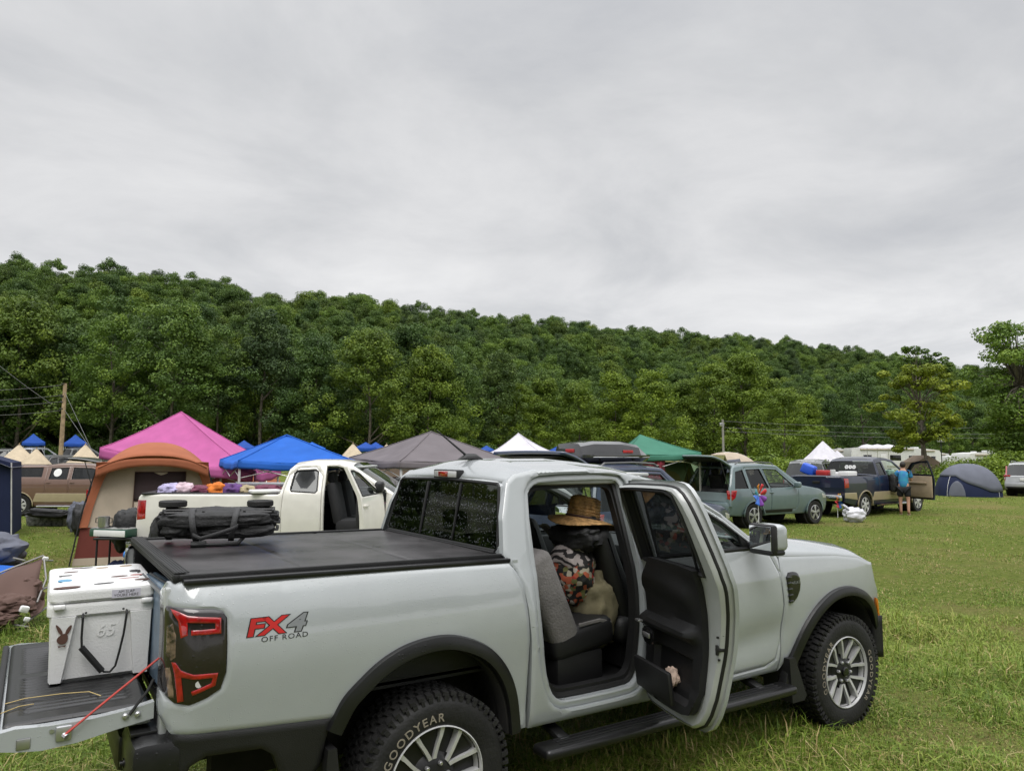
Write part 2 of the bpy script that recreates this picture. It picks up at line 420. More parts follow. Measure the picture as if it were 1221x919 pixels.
arc_r = [(-3.80, .70), (-3.774, .753), (-3.735, .83), (-3.668, .892), (-3.58, .965), (-3.466, 1.020), (-3.34, 1.046), (-3.201, 1.046), (-3.07, 1.005), (-2.961, .945), (-2.87, .85), (-2.809, .735), (-2.778, .62), (-2.767, .50)]
arc_f = [(-.640, .40), (-.600, .50), (-.523, .64), (-.44, .755), (-.324, .865), (-.19, .942), (-.053, .978), (.10, .980), (.236, .944), (.34, .88), (.421, .80), (.50, .655)]
def inset(path, d):
    out = []; n = len(path)
    for i in range(n):
        a, b = path[max(0, i-1)], path[min(n-1, i+1)]; tx, tz = b[0]-a[0], b[1]-a[1]; L = math.hypot(tx, tz)
        out.append((path[i][0]+tz/L*d, path[i][1]-tx/L*d))
    return out
cut_r, cut_f = inset(arc_r, .03), inset(arc_f, .03)
TL = [(-4.475, 1.29), (-4.41, 1.283), (-4.30, 1.273), (-4.262, 1.262), (-4.243, 1.235), (-4.240, 1.13), (-4.241, 1.02), (-4.262, .958), (-4.31, .930), (-4.378, .908), (-4.43, .918), (-4.475, .955)]
bed_out = [(-2.722, .50), (-2.722, .95), (-2.738, 1.12), (-2.752, 1.22), (-2.785, 1.30), (-2.822, 1.350), (-3.4, 1.367), (-4.0, 1.380), (-4.40, 1.389), (-4.455, 1.375), (-4.475, 1.33)] \
    + TL + [(-4.475, .86), (-4.44, .800), (-4.43, .792), (-4.10, .765), (-3.78, .742)] + cut_r[1:]
def bedside(s):
    b = MB(); panel(b, bed_out, ybed, s, thick=.05, grid=.055, step=.03); b.build('bed_side', 'paint', truck)
both(bedside)
def flares(s):
    for path, yf, nm in ((arc_r, ybed, 'rear'), (arc_f, ybody, 'front')):
        p = chaikin(path, 2, False); q = inset(p, .068); b = MB()
        rings = []
        for (x, z), (xi, zi) in zip(p, q):
            y0 = (ybed if nm == 'rear' else ybody)(x, max(z, .55)); f = lambda t, y: (x+(xi-x)*t, s*y, z+(zi-z)*t)
            rings.append([f(-.02, y0-.03), f(-.02, y0+.006), f(.06, y0+.024), f(.5, y0+.034), f(.93, y0+.034), f(1, y0+.026), f(1.0, y0-.10)])
        b.loft(rings, cap=True); b.build('wheel_arch_flare', 'blackw', truck)
        # liner: a deep dark tub
        b = MB(); r1 = [(x, s*.89, z) for x, z in q]; r2 = [(x, s*.50, z) for x, z in inset(p, .03)]
        b.loft([r1, r2], cap=False, closed=False); cx_ = RA if nm == 'rear' else FA; b.box((cx_, s*.47, .78), (1.2, .03, .72)); b.build('wheel_liner', 'under', truck, solid=.01)
both(flares)
def low_cladding(s):
    b = MB(); panel(b, [(-4.44, .793), (-4.10, .766), (-3.775, .744), (-3.80, .66), (-3.82, .55), (-3.86, .50), (-3.98, .52), (-4.03, .64), (-4.08, .675), (-4.30, .69), (-4.36, .66), (-4.40, .55), (-4.46, .55), (-4.46, .74)], lambda x, z: ybed(x, max(z, .74))+.004-.12*max(0, .74-z)**1.2, s, thick=.06)
    b.build('rear_cladding', 'black', truck)
both(low_cladding)
# ---- tail light
def tail(s):
    b = MB(); panel(b, [(x+(.003 if x < -4.46 else -.004 if x > -4.25 else 0), z) for x, z in TL], ybed, s, thick=.08, grid=.025, step=.015, rnd=.005, off=.004)
    t = b.build('tail_light', 'smoke', truck)
    def bar(poly, m, off, nm):
        q = MB(); panel(q, poly, ybed, s, thick=.01, grid=.02, step=.008, rnd=.002, off=off); q.build(nm, m, t)
    bar([(-4.453, 1.283), (-4.424, 1.272), (-4.396, 1.258), (-4.269, 1.240), (-4.268, 1.178), (-4.382, 1.182), (-4.382, 1.201), (-4.291, 1.199), (-4.292, 1.221), (-4.396, 1.232), (-4.394, 1.182), (-4.418, 1.172), (-4.428, 1.238), (-4.443, 1.262)], 'red', .009, 'light_bar')
    bar([(-4.446, 1.078), (-4.433, 1.078), (-4.413, 1.048), (-4.37, 1.030), (-4.276, 1.025), (-4.284, .975), (-4.37, .947), (-4.375, .963), (-4.301, .987), (-4.296, 1.008), (-4.37, 1.011), (-4.412, 1.022), (-4.399, .927), (-4.420, .923), (-4.435, 1.03)], 'red', .009, 'light_bar')
    bar([(-4.462, 1.215), (-4.444, 1.228), (-4.433, 1.181), (-4.433, 1.097), (-4.447, 1.083), (-4.463, 1.106)], 'lens2', .005, 'turn_lens')
    bar([(-4.465, 1.051), (-4.450, 1.058), (-4.439, 1.004), (-4.430, .935), (-4.451, .943)], 'lens2', .005, 'reverse_lens')
    q = MB(); q.lathe([(.0, .012), (.008, .011), (.014, .004), (.014, 0)], (-4.347, s*(ybed(-4.347, .989)+.004), .989), 'y' , 12); q.build('bulb_lens', 'clear', t)
both(tail)
# bed end pillars, bed box, rails
for s in (-1, 1):
    b = MB(); b.box((-4.44, s*.765, 1.06), (.06, .07, .60), .012); b.build('bed_pillar', 'jamb', truck)
    b = MB(); b.box((-3.61, s*.835, 1.372), (1.60, .055, .022), .006, rot=(0, R(.85), 0)); b.build('bed_rail_cap', 'blackw', truck)
b = MB(); b.box((-3.62, 0, .80), (1.62, 1.50, .03)); b.box((-3.62, .74, 1.08), (1.62, .02, .56)); b.box((-3.62, -.74, 1.08), (1.62, .02, .56)); b.box((-2.83, 0, 1.08), (.02, 1.5, .56))
for i in range(14): b.box((-3.62, -.65+i*.1, .818), (1.6, .05, .012), .004)
b.build('bed_liner', 'black', truck)
# tonneau cover: three folding leaves in a frame
tz = lambda x: 1.402+(x+4.4)*-.012
b = MB()
def tcover(u, v):
    x = -4.425+u*1.605; y = -.795+v*1.59; z = tz(x)+.006*math.sin(math.pi*v)
    for xs in (-3.88, -3.34): z -= .005*math.exp(-((x-xs)/.012)**2)
    z -= .010*max(0, 1-min(v, 1-v)/.03)+.012*max(0, 1-min(u, 1-u)/.02)
    return (x, y, z)
b.grid(tcover, 128, 40); tc_ = b.build('tonneau_cover', 'vinyl', truck, solid=.02, ang=50)
b = MB()
for s in (-1, 1): b.box((-3.62, s*.800, 1.388), (1.60, .022, .026), .004, rot=(0, R(.69), 0))
b.box((-4.424, 0, 1.394), (.035, 1.60, .036), .006); b.box((-4.408, 0, 1.4165), (.060, 1.59, .005), .002)
for k in range(5): b.box((-4.432+.012*k, 0, 1.4195), (.004, 1.585, .003))
for k in range(3): b.box((-4.4425, 0, 1.384+.010*k), (.004, 1.59, .003))
b.build('cover_frame', 'black', tc_)
# ---- cab side frame with the open rear doorway
roof_l = [(-2.735, 1.765), (-2.68, 1.806), (-2.52, 1.83), (-2.15, 1.833), (-1.85, 1.808), (-1.55, 1.748), (-1.28, 1.640), (-1.09, 1.535), (-.87, 1.372), (-.70, 1.275)]
cab_out = [(-2.695, .485), (-2.712, .95), (-2.728, 1.12), (-2.744, 1.22), (-2.776, 1.31), (-2.815, 1.352), (-2.835, 1.385), (-2.80, 1.58)] + roof_l + [(-.655, 1.22), (-.655, .47), (-1.0, .466), (-1.8, .478)]
hole_r = [(-2.60, 1.685), (-2.555, 1.738), (-2.48, 1.762), (-1.96, 1.770), (-1.90, 1.755), (-1.885, 1.70), (-1.885, 1.28), (-1.90, .68), (-1.935, .60), (-2.00, .582), (-2.42, .582), (-2.50, .595), (-2.555, .65), (-2.60, .78), (-2.635, 1.05), (-2.635, 1.22)]
hole_r = chaikin(hole_r, 1)
def grow(poly, d):
    n = len(poly); o = []
    for i in range(n):
        a, q, c = poly[i-1], poly[i], poly[(i+1) % n]; tx, tz = c[0]-a[0], c[1]-a[1]; L = math.hypot(tx, tz) or 1
        cand = (q[0]-tz/L*d, q[1]+tx/L*d)
        if pip(np.array([cand[0]]), np.array([cand[1]]), poly)[0]: cand = (q[0]+tz/L*d, q[1]-tx/L*d)
        o.append(cand)
    return o
hole_o = [(max(x, -2.672), z) for x, z in grow(hole_r, .042)]
fdoor = [(-1.775, .530), (-1.785, .9), (-1.80, 1.28), (-1.80, 1.758), (-1.72, 1.755), (-1.52, 1.706), (-1.27, 1.606), (-1.08, 1.503), (-.85, 1.332), (-.735, 1.262), (-.665, 1.12), (-.645, .92), (-.655, .70), (-.70, .56), (-.80, .525), (-1.10, .518)]
fdoor_h = [(x*1.0, z) for x, z in fdoor]
for s in (-1, 1):
    b = MB()
    if s == -1:
        panel(b, cab_out, ybody, s, holes=[hole_o, fdoor_h], thick=.04, hole_depth=.030, grid=.05, step=.03); panel(b, grow(hole_o, .004), lambda x, z: ybody(x, z)-.028, s, holes=[hole_r], thick=0, hole_depth=.07, grid=.05, step=.03, rnd=.006)
    else:
        rd = [(-1.81, .53), (-1.82, 1.76), (-2.48, 1.765), (-2.58, 1.70), (-2.64, 1.30), (-2.62, .9), (-2.52, .62), (-2.42, .54)]
        panel(b, cab_out, ybody, s, holes=[rd, fdoor_h], thick=.04, hole_depth=.05, grid=.05, step=.03)
    b.build('cab_side', 'paint', truck)
# door seal round the opening
def loop_tube(poly, yf, r, s=-1, mname='seal', name='door_seal', par=None, flat=1.0, n=6):
    p = resamp(poly, .03); b = MB(); b.tube([(x, s*yf(x, z), z) for x, z in p], r, n, closed=True); return b.build(name, mname, par)
def shrink(poly, d):
    n = len(poly); o = []
    for i in range(n):
        a, q, c = poly[i-1], poly[i], poly[(i+1) % n]; tx, tz = c[0]-a[0], c[1]-a[1]; L = math.hypot(tx, tz) or 1
        cand = (q[0]-tz/L*d, q[1]+tx/L*d)
        if not pip(np.array([cand[0]]), np.array([cand[1]]), poly)[0]: cand = (q[0]+tz/L*d, q[1]-tx/L*d)
        o.append(cand)
    return o
loop_tube(shrink(hole_r, .012), lambda x, z: ybody(x, z)-.085, .017, par=truck)
b = MB(); lo = resamp(shrink(hole_r, -.002), .03)
b.loft([[(x, -(ybody(x, z)-.088), z) for x, z in lo], [(x, -(ybody(x, z)-.090), z) for x, z in resamp(shrink(hole_r, .055), .03)[:len(lo)]] if False else [(x+( -2.25-x)*.075, -(ybody(x, z)-.090), z+(1.15-z)*.075) for x, z in lo], [(x+(-2.25-x)*.075, -(ybody(x, z)-.14), z+(1.15-z)*.075) for x, z in lo]], cap=False)
b.build('doorway_trim', 'dark', truck)
# ---- front doors with windows
fwin = [(-1.745, 1.305), (-1.745, 1.70), (-1.68, 1.703), (-1.50, 1.660), (-1.28, 1.570), (-1.10, 1.472), (-.92, 1.345), (-.875, 1.305)]
ins = shrink(fdoor, .004)
for s in (-1, 1):
    b = MB(); panel(b, ins, ybody, s, holes=[fwin], thick=.05, hole_depth=.035, grid=.045, step=.03, off=.001)
    d = b.build('front_door', 'paint', truck)
    b = MB(); panel(b, [(x, z) for x, z in fwin], lambda x, z: ybody(x, z)-.022, s, thick=0, rnd=0, grid=.15); b.build('window', 'gclearw', d)
    fr = MB(); p = resamp(fwin, .03); fr.tube([(x, s*(ybody(x, z)-.008), z) for x, z in p], .011, 6, closed=True)
    fr.box((-1.31, s*(.865+.001), 1.298), (.90, .014, .018), .004)
    fr.prism([(-.97, 1.306), (-.885, 1.306), (-.93, 1.335), (-1.02, 1.40)], s*.838, s*.86)
    fr.build('window_trim', 'black', d)
    b = MB(); b.box((-1.30, s*.79, .9), (.86, .05, .74), .02); b.box((-1.35, s*.75, 1.02), (.5, .06, .06), .02); b.build('door_trim', 'dark', d)
    b = MB(); b.box((-1.62, s*(.925+.014), 1.06), (.17, .02, .028), .008); b.build('door_handle', 'paint', d)
# ---- fender, hood, nose
fen_out = [(-.640, 1.234), (-.3, 1.216), (0, 1.199), (.25, 1.167), (.425, 1.118), (.45, .99), (.50, .90), (.535, .70)] + [(x, z) for x, z in cut_f[::-1][:-2]] + [(-.645, .47), (-.648, .70), (-.636, .92), (-.655, 1.12)]
for s in (-1, 1):
    b = MB(); panel(b, fen_out, ybody, s, thick=.04, grid=.045, step=.03); b.build('front_fender', 'paint', truck)
def hood(u, v):
    x = -.66+u*1.10; t = abs(2*v-1); sg = 1 if v > .5 else -1
    zc = 1.335-.095*u-.045*u**3-.050*max(0, u-.88)/.12; ze = np.interp(x, [-.66, 0, .25, .44], [1.235, 1.200, 1.168, 1.108])
    y = sg*t*(ybody(x, ze)-.004); k = max(0, (t-.80)/.20)
    z = zc-.012*t*t + .022*math.exp(-((t-.70)/.10)**2)
    z = z*(1-k**2.2)+ze*k**2.2
    return (x+.06*u**3*(1-t*t), y, z)
b = MB(); b.grid(hood, 24, 48); b.build('hood', 'paint', truck, solid=.02, ang=60)
b = MB(); b.box((.50, 0, .88), (.14, 1.30, .34), .03); b.box((.56, 0, .92), (.06, 1.1, .05), .01); b.box((.56, 0, .82), (.06, 1.1, .05), .01); b.build('grille', 'gloss', truck)
b = MB()
def nose(u, v):
    a = (v-.5)*2; x = .66-.17*abs(a)**3.0; return (x, a*.93, .42+u*.30)
b.grid(nose, 6, 32); b.build('front_bumper', 'black', truck, solid=.08)
for s in (-1, 1):
    b = MB(); b.box((.475, s*.72, .985), (.13, .26, .19), .03, rot=(0, 0, -s*.35)); h = b.build('headlight', 'smoke', truck)
    b = MB(); b.tube([(.545, s*.60, .92), (.53, s*.78, .92), (.47, s*.845, .93), (.465, s*.845, 1.05)], .012, 6); b.build('light_bar', 'clear', h)
    b = MB(); panel(b, [(.425, .86), (.455, .845), (.505, .715), (.485, .70), (.47, .74), (.43, .83)], ybody, s, thick=.015, grid=.03, step=.02, rnd=.003, off=.022); b.build('side_marker', 'amber', truck)
    # vent panel on the fender with its name badge
    vent = [(-.618, 1.125), (-.51, 1.128), (-.468, 1.10), (-.462, 1.02), (-.52, .935), (-.60, .918), (-.606, 1.0)]
    b = MB(); panel(b, chaikin(vent, 1), ybody, s, thick=.02, grid=.03, step=.02, rnd=.006, off=.006)
    for k in range(5): b.box((-.60+.004*k, s*(ybody(-.6, 1.0)+.008), 1.095-.04*k), (.045, .012, .016), .004)
    v_ = b.build('fender_vent', 'gloss', truck)
    b = MB(); text_flat(b, 'LARIAT', .030, (-.535, s*(ybody(-.535, 1.055)+.012), 1.047), (-s, 0, 0), (0, -s*.0, 1), space=1.1); b.build('badge', 'decalsil', v_, fix=False)
# ---- roof, windscreen, back of the cab
rl = roof_l[:-3]
def roofp(u, v):
    xs = [p[0] for p in roof_l[:6]]; zs = [p[1] for p in roof_l[:6]]
    x = -2.735+u*(1.185); z = float(np.interp(x, xs, zs)); y = ybody(x, z)-.004; t = 2*v-1
    crown = .060*(1-abs(t)**2.4)*min(1, .25+(x+2.735)/.22)
    zz = z+crown-.002
    for k in (-.62, -.32, .32, .62): zz += .008*math.exp(-((t-k)/.035)**2)*(1 if x > -2.5 else 0)*(1 if x < -1.62 else 0)
    return (x, t*y, zz)
b = MB(); b.grid(roofp, 50, 80); b.build('roof', 'paint', truck, solid=.02, ang=50)
b = MB()
wl = [(-1.56, 1.752), (-1.28, 1.645), (-1.09, 1.54), (-.87, 1.377), (-.66, 1.26)]
def wsf(u, v):
    k = u*(len(wl)-1); i = min(int(k), len(wl)-2); f = k-i; x = wl[i][0]+(wl[i+1][0]-wl[i][0])*f; z = wl[i][1]+(wl[i+1][1]-wl[i][1])*f
    t = 2*v-1; y = ybody(x, z)-.03; return (x+.05*(1-t*t), t*y, z+.035*(1-t*t))
b.grid(wsf, 16, 16); b.build('windscreen', 'gclearw', truck)
b = MB(); b.box((-.60, 0, 1.235), (.22, 1.66, .05), .015); b.build('cowl', 'black', truck)
b = MB()                                                   # header and lower wall round the back window
def backx(z): return float(np.interp(z, [1.0, 1.37, 1.75, 1.80], [-2.79, -2.812, -2.745, -2.70]))
def bw(x, y, z): return (x, y, z)
ring_o = [(-.80, 1.30), (.80, 1.30), (.815, 1.42), (.70, 1.765), (.55, 1.80), (0, 1.825), (-.55, 1.80), (-.70, 1.765), (-.815, 1.42)]
win = [(-.715, 1.395), (.715, 1.395), (.735, 1.42), (.655, 1.735), (.63, 1.752), (0, 1.765), (-.63, 1.752), (-.655, 1.735), (-.735, 1.42)]
ro, wi = ring_o, win
b.loft([[(backx(z)+.015, y, z) for y, z in resamp(ro, 9)], [(backx(z)-.012, y, z) for y, z in resamp(wi, 9)], [(backx(z)+.02, y, z) for y, z in resamp(wi, 9)]], cap=False)
b.box((-2.775, 0, 1.0), (.03, 1.70, .72)); b.build('cab_back', 'paint', truck, ang=40)
b = MB(); b.grid(lambda u, v: (-2.812+.0675*v-.008, (2*u-1)*float(np.interp(v, [0, .07, .9, 1], [.715, .735, .655, .63])), 1.395+.355*v), 2, 8); bwn = b.build('rear_window', 'gtintw', truck)
b = MB(); b.tube([(backx(z)-.008, y, z) for y, z in win], .010, 6, closed=True); b.box((backx(1.57)-.008, .22, 1.575), (.02, .022, .34), .004, rot=(0, R(10), 0)); b.box((backx(1.57)-.008, -.22, 1.575), (.02, .014, .34), .004, rot=(0, R(10), 0))
b.box((-2.825, 0, 1.385), (.03, 1.44, .015), .004); b.build('window_frame', 'seal', bwn)
b = MB(); b.box((-2.826, 0, 1.372), (.02, 1.40, .010), .003); b.build('window_sill', 'whitepl', bwn)
b = MB(); b.box((-2.735, 0, 1.795), (.045, .30, .042), .008); hb = b.build('brake_light', 'clear', truck)
b = MB(); b.box((-2.752, .02, 1.795), (.02, .125, .034), .005); b.build('red_lens', 'red', hb)
b = MB(); b.box((-2.728, 0, 1.795), (.05, .325, .055), .008); b.build('light_base', 'black', hb)
b = MB(); b.box((-2.55, .03, 1.905), (.19, .07, .04), .018, taper=(.4, .5)); b.tube([(-2.58, .03, 1.91), (-2.80, .03, 2.07)], [.008, .004], 6); b.build('roof_aerial', 'black', truck)
# ---- mirrors
for s in (-1, 1):
    b = MB()
    hv = Matrix.Translation((-.965, s*1.055, 1.392))@Matrix.Rotation(s*R(8), 4, 'Z')
    def cap_(p): return hv@Vector(p)
    b.box((.012, 0, .006), (.085, .205, .172), .035, seg=3); b.v = [tuple(cap_((p[0]+(.035 if p[0] > 0 else 0)*(1-(p[2]/.12)**2), p[1], p[2]))) for p in b.v]; mm = b.build('door_mirror', 'paint', truck)
    b = MB(); b.box((-.042, 0, 0), (.05, .215, .182), .018, seg=2); b.box((-.01, 0, -.085), (.12, .20, .035), .014); b.box((.04, -s*.16, -.07), (.07, .16, .05), .015); b.v = [tuple(cap_(p)) for p in b.v]; b.build('mirror_shell', 'black', mm)
    b = MB(); b.box((-.0675, 0, .004), (.004, .188, .148), .0015); b.v = [tuple(cap_(p)) for p in b.v]; b.build('mirror_glass', 'mirror', mm)
# ---- side steps, rear bumper, chassis
for s in (-1, 1):
    b = MB(); b.box((-1.68, s*.955, .392), (2.02, .15, .055), .022, seg=3)
    for k in range(3): b.box((-1.68, s*(.915+.032*k), .4215), (1.80, .012, .006), .002)
    for x in (-2.5, -1.65, -.9): b.box((x, s*.84, .425), (.07, .18, .035), .01, rot=(-s*.25, 0, 0))
    b.build('side_step', 'blackw', truck)
    b = MB(); b.prism([(-.62, .56), (-.56, .56), (-.45, .30), (-.47, .27), (-.60, .27)], s*.70, s*.93); b.build('mud_flap', 'black', truck); b = MB(); b.prism([(-3.80, .62), (-3.76, .62), (-3.72, .30), (-3.82, .30)], s*.68, s*.92); b.build('mud_flap', 'black', truck)
b = MB(); b.box((-4.50, 0, .66), (.20, 1.20, .16), .035); b.box((-4.47, .70, .68), (.22, .36, .20), .05); b.box((-4.47, -.70, .68), (.22, .36, .20), .05)
for s in (-1, 1):
    b.box((-4.50, s*.66, .787), (.14, .24, .014), .004)
    b.lathe([(0, -.012), (.012, -.012), (.012, 0), (.020, 0), (.020, .01)], (-4.584, s*.70, .66), 'x', 12)
b.build('rear_bumper', 'blackw', truck)
b = MB(); b.box((-1.9, .45, .50), (4.6, .10, .15)); b.box((-1.9, -.45, .50), (4.6, .10, .15)); b.box((-1.7, 0, .535), (2.2, 1.66, .05)); b.box((-.1, 0, .75), (1.0, 1.1, .5)); b.box((-3.6, 0, .60), (.7, .8, .2), .04)
b.tube([(RA, -.8, .39), (RA, .8, .39)], .06, 10); b.tube([(FA, -.8, .39), (FA, .8, .39)], .045, 10); b.sph((RA, 0, .39), .16); b.build('chassis', 'under', truck)
b = MB(); b.box((-4.1, .2, .53), (.5, .3, .2), .06); b.build('silencer', 'under', truck); b = MB(); b.tube([(-3.9, -.3, .5), (-4.45, -.35, .5)], .03, 8); b.build('exhaust', 'under', truck)
# ---- wheels
def wheel_meshes(root, s, x, phase):
    Rt, w = .392, .255
    b = MB(); yo = s*.945
    prof = [(.232, -.02), (.245, -.004), (.275, .006), (.33, .008), (.358, .000), (.375, -.020), (Rt-.008, -.040), (Rt-.008, -w+.04), (.375, -w+.02), (.33, -w), (.24, -w+.02)]
    b.lathe([(r, s*h) for r, h in prof], (x, yo, .385), 'y', 72, cap=False)
    for k in range(56):                                # tread and shoulder blocks
        a = 2*math.pi*k/56
        for (yy, wd, sh) in ((-.028, .050, 0), (-.088, .040, .5), (-.135, .036, 0), (-.18, .040, .5), (-.230, .045, 0)):
            a2 = a+sh*2*math.pi/56; c = Vector((x+(Rt-.004)*math.cos(a2), yo+s*yy, .385+(Rt-.004)*math.sin(a2)))
            b.box(c, (.018, wd, .027), 0, rot=Euler((.18*(1 if sh else -1), -a2, 0)).to_matrix())
        c = Vector((x+.371*math.cos(a), yo-s*.006, .385+.371*math.sin(a))); b.box(c, (.026, .016, .022 if k % 2 else .015), 0, rot=Euler((0, -a, 0)).to_matrix())
    wh = thing('wheel', None, None); wh.parent = truck
    ty = b.build('tyre', 'rubber', wh)
    def on_arc(r, a0): return lambda tx, tyy: (x+s*-1*(-1)*0+((r+tyy)*math.cos(a0-tx/r) if s < 0 else -(r+tyy)*math.cos(a0-tx/r))+0, yo+s*.0095, .385+(r+tyy)*math.sin(a0-tx/r))
    for a0 in ((R(122), R(-55)) if x < -1 else (R(-12), R(165))):
        for tx_ in ('GOODYEAR',):
            q = MB(); text_fn(q, tx_, .054, on_arc(.268, a0+phase*0), space=1.28, offset=.0006); q.build('lettering', 'cream', wh, fix=False)
            q = MB(); f0 = on_arc(.268, a0); text_fn(q, tx_, .054, lambda u, v: (lambda p: (p[0], p[1]+s*.0012, p[2]))(f0(u, v)), space=1.28, offset=-.0021); q.build('lettering', 'rubber', wh, fix=False)
    # rim
    b = MB(); b.lathe([(.247, s*-.012), (.246, s*.002), (.241, s*.004), (.237, s*-.012), (.226, s*-.05), (.22, s*-.14)], (x, yo, .385), 'y', 64, cap=False); b.mi = 0
    def P2(r, a, y): return (x+r*math.cos(a), yo+s*y, .385+r*math.sin(a))
    for k in range(6):
        a = phase+k*math.pi/3
        for sg in (-1, 1):
            i0, i1 = a+sg*R(3), a+sg*R(15.5); o0, o1 = a+sg*R(13.5), a+sg*R(22.5)
            m0, m1 = a+sg*R(14), a+sg*R(25)
            sec = [(.090, a+sg*R(1), a+sg*R(13)), (.108, a+sg*R(4), a+sg*R(13.5)), (.155, a+sg*R(10), a+sg*R(16.3)), (.195, a+sg*R(13.5), a+sg*R(18.6)), (.236, a+sg*R(14.5), a+sg*R(20))]
            rings = []
            for r, a1, a2 in sec:
                y = -.028+.018*min(1, (r-.08)/.12)
                rings.append([P2(r, a1, y), P2(r, a2, y), P2(r, a2, y-.045), P2(r, a1, y-.045)])
            b.loft(rings)
    rim = b.build('rim', 'alloy', wh, ang=30)
    b = MB(); b.lathe([(.232, s*-.055), (.12, s*-.060), (.09, s*-.034), (.066, s*-.028), (.03, s*-.022), (0, s*-.022)], (x, yo, .385), 'y', 48)
    for k in range(6):                                  # dark webs between the twin bars
        a = phase+k*math.pi/3; b.loft([[P2(.08, a-R(16), -.042), P2(.08, a+R(16), -.042), P2(.08, a+R(16), -.08), P2(.08, a-R(16), -.08)], [P2(.225, a-R(13), -.030), P2(.225, a+R(13), -.030), P2(.225, a+R(13), -.08), P2(.225, a-R(13), -.08)]])
    b.build('wheel_pocket', 'pocket', wh)
    for k in range(6):
        b = MB(); a = phase+k*math.pi/3+R(30); c = P2(.070, a, -.020); b.lathe([(.011, s*-.015), (.011, s*.004), (.007, s*.010), (0, s*.010)], c, 'y', 8); b.build('wheel_nut', 'steel', wh)
    b = MB(); b.lathe([(.033, s*-.02), (.033, s*-.010), (.028, s*-.006), (0, s*-.005)], (x, yo, .385), 'y', 20); b.build('hub_cap', 'gloss', wh)
wheel_meshes(truck, -1, RA, R(100)); wheel_meshes(truck, -1, FA, R(82)); wheel_meshes(truck, 1, RA, R(40)); wheel_meshes(truck, 1, FA, R(20))
# ---- decal on the bed side
def on_bed(x0, z0, off): return lambda a, c: (x0+a, -(ybed(x0+a, z0+c)+off), z0+c-.0)
dec = thing('side_decal', None, None); dec.parent = truck
for txt, x0, m1, sz in (('F', -4.135, 'decalred', .112), ('X', -4.062, 'decalred', .112)):
    b = MB(); text_fn(b, txt, sz, lambda a, c, x0=x0: on_bed(x0, 1.152, .0015)(a*1.28, c*.86), shear=.15, offset=.007); b.build('lettering', 'decalblk', dec, fix=False)
    b = MB(); text_fn(b, txt, sz, lambda a, c, x0=x0: on_bed(x0, 1.152, .0025)(a*1.28, c*.86), shear=.15, offset=.0035); b.build('lettering', m1, dec, fix=False)
b = MB(); text_fn(b, '4', .112, lambda a, c: on_bed(-3.962, 1.152, .0015)(a*1.3, c*.86), shear=.25, offset=.008); b.build('lettering', 'decalblk', dec, fix=False)
b = MB(); text_fn(b, '4', .112, lambda a, c: on_bed(-3.962, 1.152, .0025)(a*1.3, c*.86), shear=.25, offset=.004); b.build('lettering', 'decalsil', dec, fix=False)
b = MB(); text_fn(b, 'OFF ROAD', .030, lambda a, c: on_bed(-4.005, 1.122, .0015)(a*1.25, c), space=1.15); b.build('lettering', 'decalblk', dec, fix=False)

# ---- open rear door: built shut about its hinge, then swung
HX, HY = -1.785, -.885
door = None
rdo = [(-1.792, .530), (-1.796, .9), (-1.802, 1.28), (-1.806, 1.765), (-2.00, 1.778), (-2.25, 1.783), (-2.44, 1.784), (-2.53, 1.768), (-2.585, 1.68), (-2.625, 1.497), (-2.652, 1.317), (-2.622, 1.20), (-2.585, 1.08), (-2.535, .85), (-2.482, .63), (-2.405, .505), (-2.25, .492), (-2.0, .492), (-1.88, .495)]
rwin = [(-1.850, 1.315), (-1.865, 1.705), (-1.89, 1.728), (-2.39, 1.730), (-2.455, 1.708), (-2.49, 1.61), (-2.512, 1.45), (-2.525, 1.315)]
LO = lambda p: (p[0]-HX, p[1]-HY, p[2])
def loc(mb): mb.v = [LO(p) for p in mb.v]; return mb
rdo_s = chaikin(rdo, 1)
b = MB(); panel(b, rdo_s, ybody, -1, holes=[rwin], thick=.022, hole_depth=.03, grid=.05, step=.03)
door = loc(b).build('rear_door', 'paint', truck, loc=(HX, HY, 0), rot=(0, 0, R(74)))
inner = shrink(rdo_s, .030)
b = MB()                                                # folded edge between skin and inner frame
lo = resamp(rdo_s, .03)
cen = (-2.19, 1.1)
def sc(p, k): return (p[0]+(cen[0]-p[0])*k, p[1]+(cen[1]-p[1])*k)
b.loft([[(x, -(ybody(x, z)-.020), z) for x, z in lo], [(*sc((x, z), .035), 0)[:1]+(-(ybody(x, z)-.024), sc((x, z), .035)[1]) for x, z in lo], [(sc((x, z), .042)[0], -(ybody(x, z)-.090), sc((x, z), .042)[1]) for x, z in lo], [(sc((x, z), .060)[0], -(ybody(x, z)-.098), sc((x, z), .060)[1]) for x, z in lo]], cap=False)
loc(b).build('door_frame', 'jamb', door, ang=50)
b = MB(); panel(b, [sc(p, .055) for p in rdo_s], lambda x, z: ybody(x, z)-.098, -1, holes=[rwin], thick=0, hole_depth=0, grid=.07, rnd=0); loc(b).build('inner_frame', 'jamb', door)
b = MB(); b.tube([(sc(p, .045)[0], -(ybody(*p)-.062), sc(p, .040)[1]) for p in lo], .011, 6, closed=True); loc(b).build('door_seal', 'seal', door)
b = MB()
low = [(x, z) for x, z in [sc(p, .085) for p in rdo_s] if z < 1.30]
tp = [(-1.85, 1.345), (-1.845, .62), (-1.89, .58), (-2.15, .572), (-2.35, .582), (-2.41, .63), (-2.438, .745), (-2.452, 1.1), (-2.475, 1.30), (-2.475, 1.345)]
